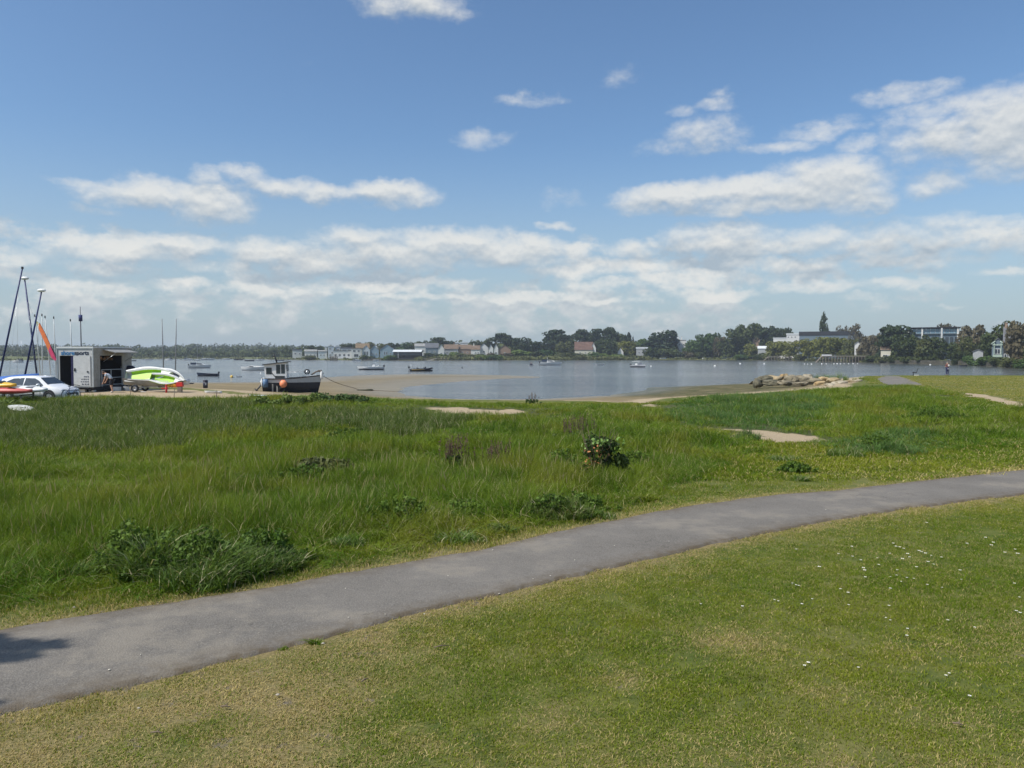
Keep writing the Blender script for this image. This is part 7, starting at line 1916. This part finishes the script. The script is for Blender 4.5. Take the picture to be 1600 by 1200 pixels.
# ------------------------------------------------------------------ clumps and shrubs of the meadow
def clump(px, py, wpx, hpx, label, m=GM_CLUMP, n=900, lean=.9, seed=1, cat='grass clump', name='grass_clump', ww=.012, dep=.6):
    """an uneven mass of small tussocks"""
    p = hit(px, py); k = p.y / F; Rx = wpx * k / 2; H = hpx * k * .85; p.y += Rx * dep * .9
    r = np.random.RandomState(seed); q = max(3, int(n / 55)); parts = []
    for i in range(q):
        a, rr = r.rand() * 6.283, math.sqrt(r.rand()); x, y = Rx * rr * math.cos(a), Rx * dep * rr * math.sin(a)
        h = H * (1.05 - .55 * rr) * (.55 + .6 * r.rand()); V, Fq, T, v = blades(44, min(.17, Rx * .5), h * .35, h, ww * (.8 + .6 * r.rand()), lean * (.45 + .6 * r.rand()), seed * 100 + i, curve=.7, dirbias=(r.normal() * .5, r.normal() * .4))
        V = V + np.array([x, y, 0]); parts.append((V, Fq, T, v))
    me = blade_mesh(name, m, parts); o = link(name, me); p.z = gz(p.x, p.y); o.location = p; tag(o, label, cat, 'thick clumps in the rough grass'); return o
clump(215, 915, 90, 120, 'large dark arching clump beside the path, left half of the pair', dep=1.1, n=2800, seed=2)
clump(300, 925, 175, 105, 'largest arching clump beside the path, right half of the pair', dep=.95, n=5200, seed=3)
clump(400, 900, 120, 70, 'low spreading clump right of the largest one', n=2400, seed=4)
clump(716, 852, 70, 42, 'small dark glossy tuft at the very edge of the path', n=800, seed=5)
clump(872, 815, 110, 58, 'blue green clump by the path below the bramble', GM_REED, n=3000, seed=6)
clump(640, 825, 150, 50, 'dark green clump in mid meadow left of the glossy tuft', n=2600, seed=7)
clump(930, 812, 60, 30, 'low clump just right of the blue green one', n=600, seed=8)
clump(560, 780, 70, 40, 'leafy clump in mid meadow above the dark green one', n=700, seed=9)
clump(1400, 712, 120, 38, 'broad clump at the right between sand and path', GM_BLUE, n=2600, seed=10)
clump(1335, 715, 60, 35, 'dark clump left of the broad one at the right', n=700, seed=11)
clump(1236, 722, 56, 25, 'low clump below the sandy hollow', n=600, seed=12)
clump(1251, 752, 40, 18, 'small low clump nearest the path at the right', n=450, seed=13)
clump(1335, 668, 50, 26, 'dark bushy clump above the sandy hollow', GM_REED, n=600, seed=14)
hm_ = clump(1310, 598, 60, 20, 'green hummock of grass on top of the boulders', n=900, seed=15); Yh = 84.0; ph = at(1308, 594, Yh); hm_.location = ph; hm_.scale = (1.5, 2.0, 1.15)
clump(1170, 690, 30, 42, 'upright tuft splitting the sandy hollow', GM_BLUE, n=500, seed=16, lean=.5)
EX = [(120,905,60,45,'loose tussock left of the dark arching clump'),(480,880,60,40,'loose tussock by the path right of the low spreading clump'),(535,858,50,36,'second loose tussock by the path right of the low spreading clump'),(600,850,60,34,'loose tussock left of the small dark glossy tuft'),(782,835,46,30,'loose tussock between the glossy tuft and the blue green clump'),
 (1000,785,50,30,'loose tussock right of the blue green clump near the path'),(350,800,90,50,'lush tussock above the largest arching clump'),(250,790,80,45,'lush tussock left of the one above the largest arching clump'),(450,830,80,46,'lush tussock between the arching clump and mid meadow'),(120,800,80,40,'lush tussock in the yellowish grass at the left'),
 (830,760,80,40,'lush tussock left of the orange leafed shrub'),(990,740,70,36,'lush tussock right of the orange leafed shrub'),(690,775,70,36,'lush tussock under the tall brown weeds'),(1090,715,70,30,'tussock left of the sandy hollow'),(1480,690,70,30,'tussock right of the broad clump at the right'),(1550,680,70,30,'tussock near the right end of the sandy streak')]
for i, (px, py, w, h, lab) in enumerate(EX): clump(px, py, w, h, lab, (GM_CLUMP, GM_MEADOW)[i % 2], n=900, seed=50 + i)
def stalks(px, py, wpx, hpx, label, seed, n=34):
    p = hit(px, py); k = p.y / F; r = random.Random(seed); W_, H = wpx * k / 2, hpx * k
    root = thing('dock_plant', p, label, 'weed', 'tall brown weeds in the meadow')
    b = MB(); h = []
    for i in range(n):
        x, y = r.gauss(0, W_ * .5), r.gauss(0, W_ * .5); hh = H * (.7 + .4 * r.random()); lx, ly = r.gauss(0, .05), r.gauss(0, .05)
        b.tube([(x, y, 0), (x + lx, y + ly, hh)], [.006, .003], 4)
        for j in range(16): q = r.random() * .55 + .45; h.append((x + lx * q + r.gauss(0, .010), y + ly * q + r.gauss(0, .010), hh * q, .018, .018, .024))
    b.build('stem', mat('weed_stem', (.14, .10, .06), .9), root, fix=False)
    V = leaf_cloud(h, n * 40, .010, seed, .3); link('seed_heads', cloud_mesh('seed_heads', V, mat('weed_heads', (.13, .085, .065), .95, .05, var=.3)), None, root)
    L = [(r.gauss(0, W_ * .6), r.gauss(0, W_ * .6), r.random() * H * .4, .05, .05, .05) for i in range(24)]
    link('leaves', cloud_mesh('leaves', leaf_cloud(L, 500, .030, seed + 1, .3), LM['green']), None, root)
stalks(708, 735, 40, 55, 'tall brown weeds left of their pair in mid meadow', 1)
stalks(775, 735, 50, 45, 'tall brown weeds right of their pair in mid meadow', 2)
stalks(905, 690, 60, 40, 'brown weeds just behind the orange leafed shrub', 3)
stalks(830, 632, 16, 18, 'small dark weed standing at the end of the sandy strip', 4, 14)
def shrub():
    p = hit(935, 752); k = p.y / F; H = 95 * k; Wd = 85 * k / 2; r = random.Random(5)
    root = thing('shrub', p, 'dark leafy shrub with some orange leaves in mid meadow', 'shrub')
    b = MB()
    for i in range(9): q = i * .7; b.tube([(0, 0, 0), (Wd * .35 * math.cos(q), Wd * .35 * math.sin(q), H * .4), (Wd * .7 * math.cos(q), Wd * .7 * math.sin(q), H * (.7 + .2 * r.random()))], [.02, .012, .004], 5)
    b.build('branches', m_bark, root, fix=False)
    L = [(r.gauss(0, Wd * .40), r.gauss(0, Wd * .35), H * (.15 + .65 * r.random()), Wd * .26, Wd * .26, Wd * .24) for i in range(22)]
    dl = leaf_mat('shrub_leaf', (.030, .055, .012), (.075, .11, .022), 3)
    link('foliage', cloud_mesh('foliage', leaf_cloud(L, 2400, .024, 5, .2), dl), None, root)
    L2 = [(r.gauss(-.1, Wd * .35), -Wd * .3 + r.gauss(0, .1), H * (.25 + .30 * r.random()), Wd * .2, Wd * .2, Wd * .16) for i in range(8)]
    link('orange_leaves', cloud_mesh('orange_leaves', leaf_cloud(L2, 60, .024, 6, .3), mat('orange_leaf', (.42, .19, .07), .6, var=.3)), None, root)
    L3 = [(r.gauss(.0, Wd * .3), -Wd * .3 + r.gauss(0, .1), H * (.55 + .25 * r.random()), Wd * .2, Wd * .2, Wd * .16) for i in range(8)]
    link('bright_leaves', cloud_mesh('bright_leaves', leaf_cloud(L3, 110, .026, 7, .3), mat('bright_leaf', (.16, .26, .05), .4, .5, var=.3)), None, root)
shrub()
def bramble(px, py, w, h, lab, seed, leaf='green'):
    p = hit(px, py); k = p.y / F; W_, H = w * k / 2, h * k; r = random.Random(seed)
    root = thing('bramble', p, lab, 'bramble', 'brambles at the edge of the beach')
    L = [(r.gauss(0, W_ * .5), r.gauss(0, W_ * .35), H * (.1 + .6 * r.random() ** 1.3), .28, .28, .22) for i in range(26)]
    link('foliage', cloud_mesh('foliage', leaf_cloud(L, 4200, .04, seed, .3), LM[leaf]), None, root)
    b = MB()
    for i in range(7): x = r.gauss(0, W_ * .4); b.tube([(x, 0, 0), (x + .15, -.1, H * .6), (x + .4, -.2, H * .8)], [.012, .008, .004], 4)
    b.build('stems', m_bark, root, fix=False)
bramble(455, 634, 90, 18, 'bright leafy bramble in front of the stranded fishing boat', 1, 'lime'); bramble(520, 630, 80, 14, 'bramble right of the stranded fishing boat', 2)
bramble(14, 640, 26, 14, 'yellow green leafy plant in front of the red kayak', 3, 'lime'); bramble(505, 745, 80, 26, 'leafy bramble in the left middle of the meadow', 4, 'olive')

def nettles(px, py, w, h, lab, seed, leaf='nettle'):
    p = hit(px, py); k = p.y / F; W_, H = w * k / 2, h * k * .8; r = random.Random(seed); p.y += W_ * .5; p.z = gz(p.x, p.y)
    root = thing('nettle_patch', p, lab, 'nettles', 'leafy weed patches of the meadow')
    b = MB(); L = []
    for i in range(int(26 + 40 * W_ * 2)):
        x, y = r.gauss(0, W_ * .45), r.gauss(0, W_ * .35); q = math.hypot(x / W_, y / W_); hh = H * max(.25, 1 - .6 * q) * (.6 + .5 * r.random()); lx, ly = r.gauss(0, .08), r.gauss(0, .08)
        b.tube([(x, y, 0), (x + lx, y + ly, hh)], [.005, .002], 3)
        for j in range(7): t = .25 + .75 * r.random(); L.append((x + lx * t, y + ly * t, hh * t, .06, .06, .05))
    b.build('stems', mat('nettle_stem', (.08, .10, .03), .8), root, fix=False)
    link('leaves', cloud_mesh('leaves', leaf_cloud(L, len(L) * 7, .017, seed, .2), NET), None, root)
NET = leaf_mat('nettle_leaf', (.055, .110, .010), (.125, .195, .026), 2.5)
for i, a in enumerate([(200,905,110,125,'dark leafy nettles at the left of the large arching clump'),(295,910,170,105,'dark leafy nettles inside the large arching clump'),(400,890,130,75,'leafy weeds right of the large arching clump'),
  (620,828,150,62,'leafy weeds in mid meadow left of the small glossy tuft'),(725,812,80,40,'leafy weeds above the small glossy tuft'),(862,812,90,50,'leafy weeds left of the blue green clump'),(912,800,70,36,'leafy weeds right of the blue green clump'),
  (470,765,110,50,'leafy weeds below the dark bramble in mid meadow'),(350,770,100,40,'leafy weeds in the left middle of the meadow'),(1000,735,80,40,'leafy weeds at the right foot of the orange leafed shrub'),(880,740,70,50,'leafy weeds at the left foot of the orange leafed shrub'),
  (1385,705,80,34,'leafy weeds in the broad clump at the right'),(1250,740,50,22,'leafy weeds beside the small low clump at the right'),(90,860,90,40,'leafy weeds in the yellowish grass at the far left'),(545,690,90,26,'leafy weeds along the lower rim of the reeds'),(1480,660,110,30,'leafy weeds on the rise below the sandy streak')]): nettles(*a, seed=70 + i)

# ------------------------------------------------------------------ flowers and litter of the lawn
def daisies():
    r = random.Random(11); root = thing('daisy', (0, 0, 0), 'white daisy head among the short grass of the lawn', 'daisy', 'daisies scattered over the lawn')
    pet = MB(); n = 12
    for k in range(n):
        q = 6.283 * k / n; c, s = math.cos(q), math.sin(q); w = .0042
        pet.add([(.004 * c, .004 * s, .040), (.016 * c - w * s, .016 * s + w * c, .0425), (.021 * c, .021 * s, .0405), (.016 * c + w * s, .016 * s - w * c, .0425)], [(0, 1, 2, 3)])
    pet.build('petals', mat('petal', (.80, .80, .78), .6), root, fix=False)
    MB().ball((0, 0, .0425), (.0055, .0055, .003), 8, 5).build('eye', mat('daisy_eye', (.75, .50, .04), .7), root)
    MB().tube([(0, 0, -.005), (.002, 0, .041)], .0011, 4).build('stem', mat('daisy_stem', (.12, .2, .05), .7), root)
    C_ = [(1396,852),(1400,857),(1412,860),(1406,858),(1331,857),(1436,864),(1440,865),(1446,868),(1455,870),(1410,877),(1450,881),(1459,884),(1371,874),(1471,873),(1500,894),(1351,895),(1448,820),(1552,850),(1586,860),(1549,855),(1511,852),
          (1244,861),(1391,903),(1401,901),(1408,911),(1352,905),(1238,914),(1244,917),(1248,918),(1313,923),(1210,940),(1216,942),(1253,947),(1269,938),(1384,966),(1391,970),(1418,984),(1417,996),(1481,969),(1523,980),(1593,931),(1588,953),(1594,956),
          (1326,947),(1257,1044),(1263,1040),(1341,1046),(1478,1058),(1483,1054),(1515,1091),(1417,905),(1428,906),(1449,915),(1391,923),(1472,918),(1585,912),(1095,946),(1160,951),(1325,929),(1389,948),(1502,906),(1590,868),(1570,866),(1540,843),(1421,873),(1349,891),(1373,885),(1280,890),(1310,868),(1332,872),(1345,878),(1402,893),(1432,889),(1390,867),(1418,869)]
    first = True; tree = None
    for i, (px, py) in enumerate(C_):
        x, y = onz(px, py); z = gz(x, y); s = (.85 if py < 900 else .62) * (.8 + .5 * r.random())
        if first: tree = [(c, kids(c)) for c in kids(root)]; root.location = (x, y, z); root.scale = (s, s, s); first = False
        else:
            dup(root, (x, y, z), r.random() * 6, s, tree=tree)
daisies()
def litter():
    tw = mat('twig', (.16, .12, .085), .9)
    for px, py, ln, rz, lab in ((689,1015,24,.35,'long pale twig on the lawn right of the bare patch'),(352,1110,16,-.1,'short dark stick on the dry lawn at the left'),(245,1151,20,-.1,'thin stick on the dry lawn below the short dark one'),(1497,1137,16,-.5,'thin pale stalk lying on the lawn at the right'),(570,1068,14,.9,'small twig on the dry lawn below the bare patch')):
        x, y = onz(px, py); k = y / F; L = ln * k / 2; o = MB().tube([(-L, 0, 0), (0, .004, .006), (L, 0, .0)], [.005, .007, .003], 6).tube([(0, .004, .006), (L * .3, .03, .02)], [.004, .002], 5).build('twig', tw); o.location = (x, y, gz(x, y) + .030); o.rotation_euler = (0, 0, rz); tag(o, lab, 'twig', 'twigs lying on the lawn')
    pm = mat('pale_pebble', (.52, .48, .40), .8)
    first = None; r = random.Random(3)
    for px, py in ((344,995),(602,966),(545,971),(405,995),(368,975),(171,1054),(770,1045 - 181),(960,857),(898,880),(833,910),(663,962),(780,930),(1045,850),(1290,800),(860,905),(540,925),(220,1030),(700,905)):
        x, y = onz(px, py)
        if inside(np.array([x]), np.array([y]), PATHP)[0]: z = gz(x, y) + .045
        else: z = gz(x, y) + .02
        if first is None:
            b = MB(); b.ball((0, 0, 0), (.010, .008, .004), 9, 6, .3, 2); first = b.build('pebble', pm); o = first; tag(o, 'tiny pale stone lying on or beside the grey path', 'stone', 'tiny stones on the path')
        else: o = first.copy(); COL.objects.link(o)
        s = .5 + .7 * r.random(); o.location = (x, y, z); o.scale = (s, s, s); o.rotation_euler = (0, 0, r.random() * 6)
    for px, py, s, lab in ((434,1091,1.6,'small pale stone on the dry lawn left of the bare patch'),(217,1112,1.2,'white fleck of stone on the dry lawn at the left'),(116,938 + 15,1.5,'pale stone at the grassy edge above the path at the left'),(505,1010,1.6,'pale stone beside the little tuft at the path edge')):
        x, y = onz(px, py); o = MB().ball((0, 0, 0), (.011 * s, .008 * s, .005 * s), 9, 6, .4, int(px)).build('stone', mat('dull_stone', (.36, .32, .26), .9)); o.location = (x, y, gz(x, y) + .03); tag(o, lab, 'stone')
    for px, py, w, h, lab, sd_ in ((443,1020,24,14,'small green tuft at the lower path edge, left one of two',31),(490,1008,26,20,'bushier green tuft at the lower path edge, right one of two',32),(280,1055,50,16,'low green tuft along the lower path edge at the left',33)):
        o = clump(px, py, w, h, lab, GM_MEADOW, n=160, seed=sd_, ww=.005)
litter()

# ------------------------------------------------------------------ the tree outside the frame whose shade falls on the path
def shade_tree():
    # its crown lies between the sun and the shaded patch of path
    tx, ty = onz(40, 1050)
    h = 8.5; d = sv / sv.z * h; x, y = tx + d.x - .3, ty + d.y
    root = thing('shade_tree', (x - .9, y - .2, gz(x, y)), 'leafy tree beside the near left end of the path', 'tree')
    r = random.Random(2); L = [(-.25 + r.gauss(0, .42), r.choice((-.62, -.38, -.12, .18, .5)) + r.gauss(0, .07), h + r.gauss(0, .6), .40, .15, .14) for i in range(84)]
    link('crown', cloud_mesh('crown', leaf_cloud(L, 12000, .045, 4, .1), LM['green']), None, root)
    b = MB(); b.tube([(0, 0, -.1), (.05, 0, 1.5), (.1, .05, 4), (.3, .1, 8.2)], [.18, .12, .09, .04], 10)
    for i in range(7): q = i * .9; b.tube([(.1, .05, 6.4 + .15 * i), (.3 + .3 * math.cos(q), .1 + .4 * math.sin(q), 7.7 + .05 * i), (.3 + .5 * math.cos(q), .2 + .7 * math.sin(q), 8.5)], [.03, .018, .006], 6)
    b.build('trunk', m_bark, root, fix=False)
shade_tree()

for root_ in [o for o in bpy.data.objects if o.type == 'EMPTY' and o.get('category') and not o.get('label')]:   # kinds that were never planted
    for c_ in kids(root_): bpy.data.objects.remove(c_)
    bpy.data.objects.remove(root_)

# ------------------------------------------------------------------ the air
def haze():
    m = bpy.data.materials.new('haze'); m.use_nodes = True; nt = m.node_tree; nt.nodes.clear()
    o = nt.nodes.new('ShaderNodeOutputMaterial'); v = nt.nodes.new('ShaderNodeVolumePrincipled')
    v.inputs['Color'].default_value = (.80, .88, 1.0, 1); v.inputs['Density'].default_value = HAZE_D; v.inputs['Anisotropy'].default_value = .2
    nt.links.new(v.outputs[0], o.inputs['Volume'])
    ob = MB().box((0, 1970, 12), (7200, 4400, 46)).build('haze', m, fix=False); ob['kind'] = 'stuff'
HAZE_D = .00022
haze()
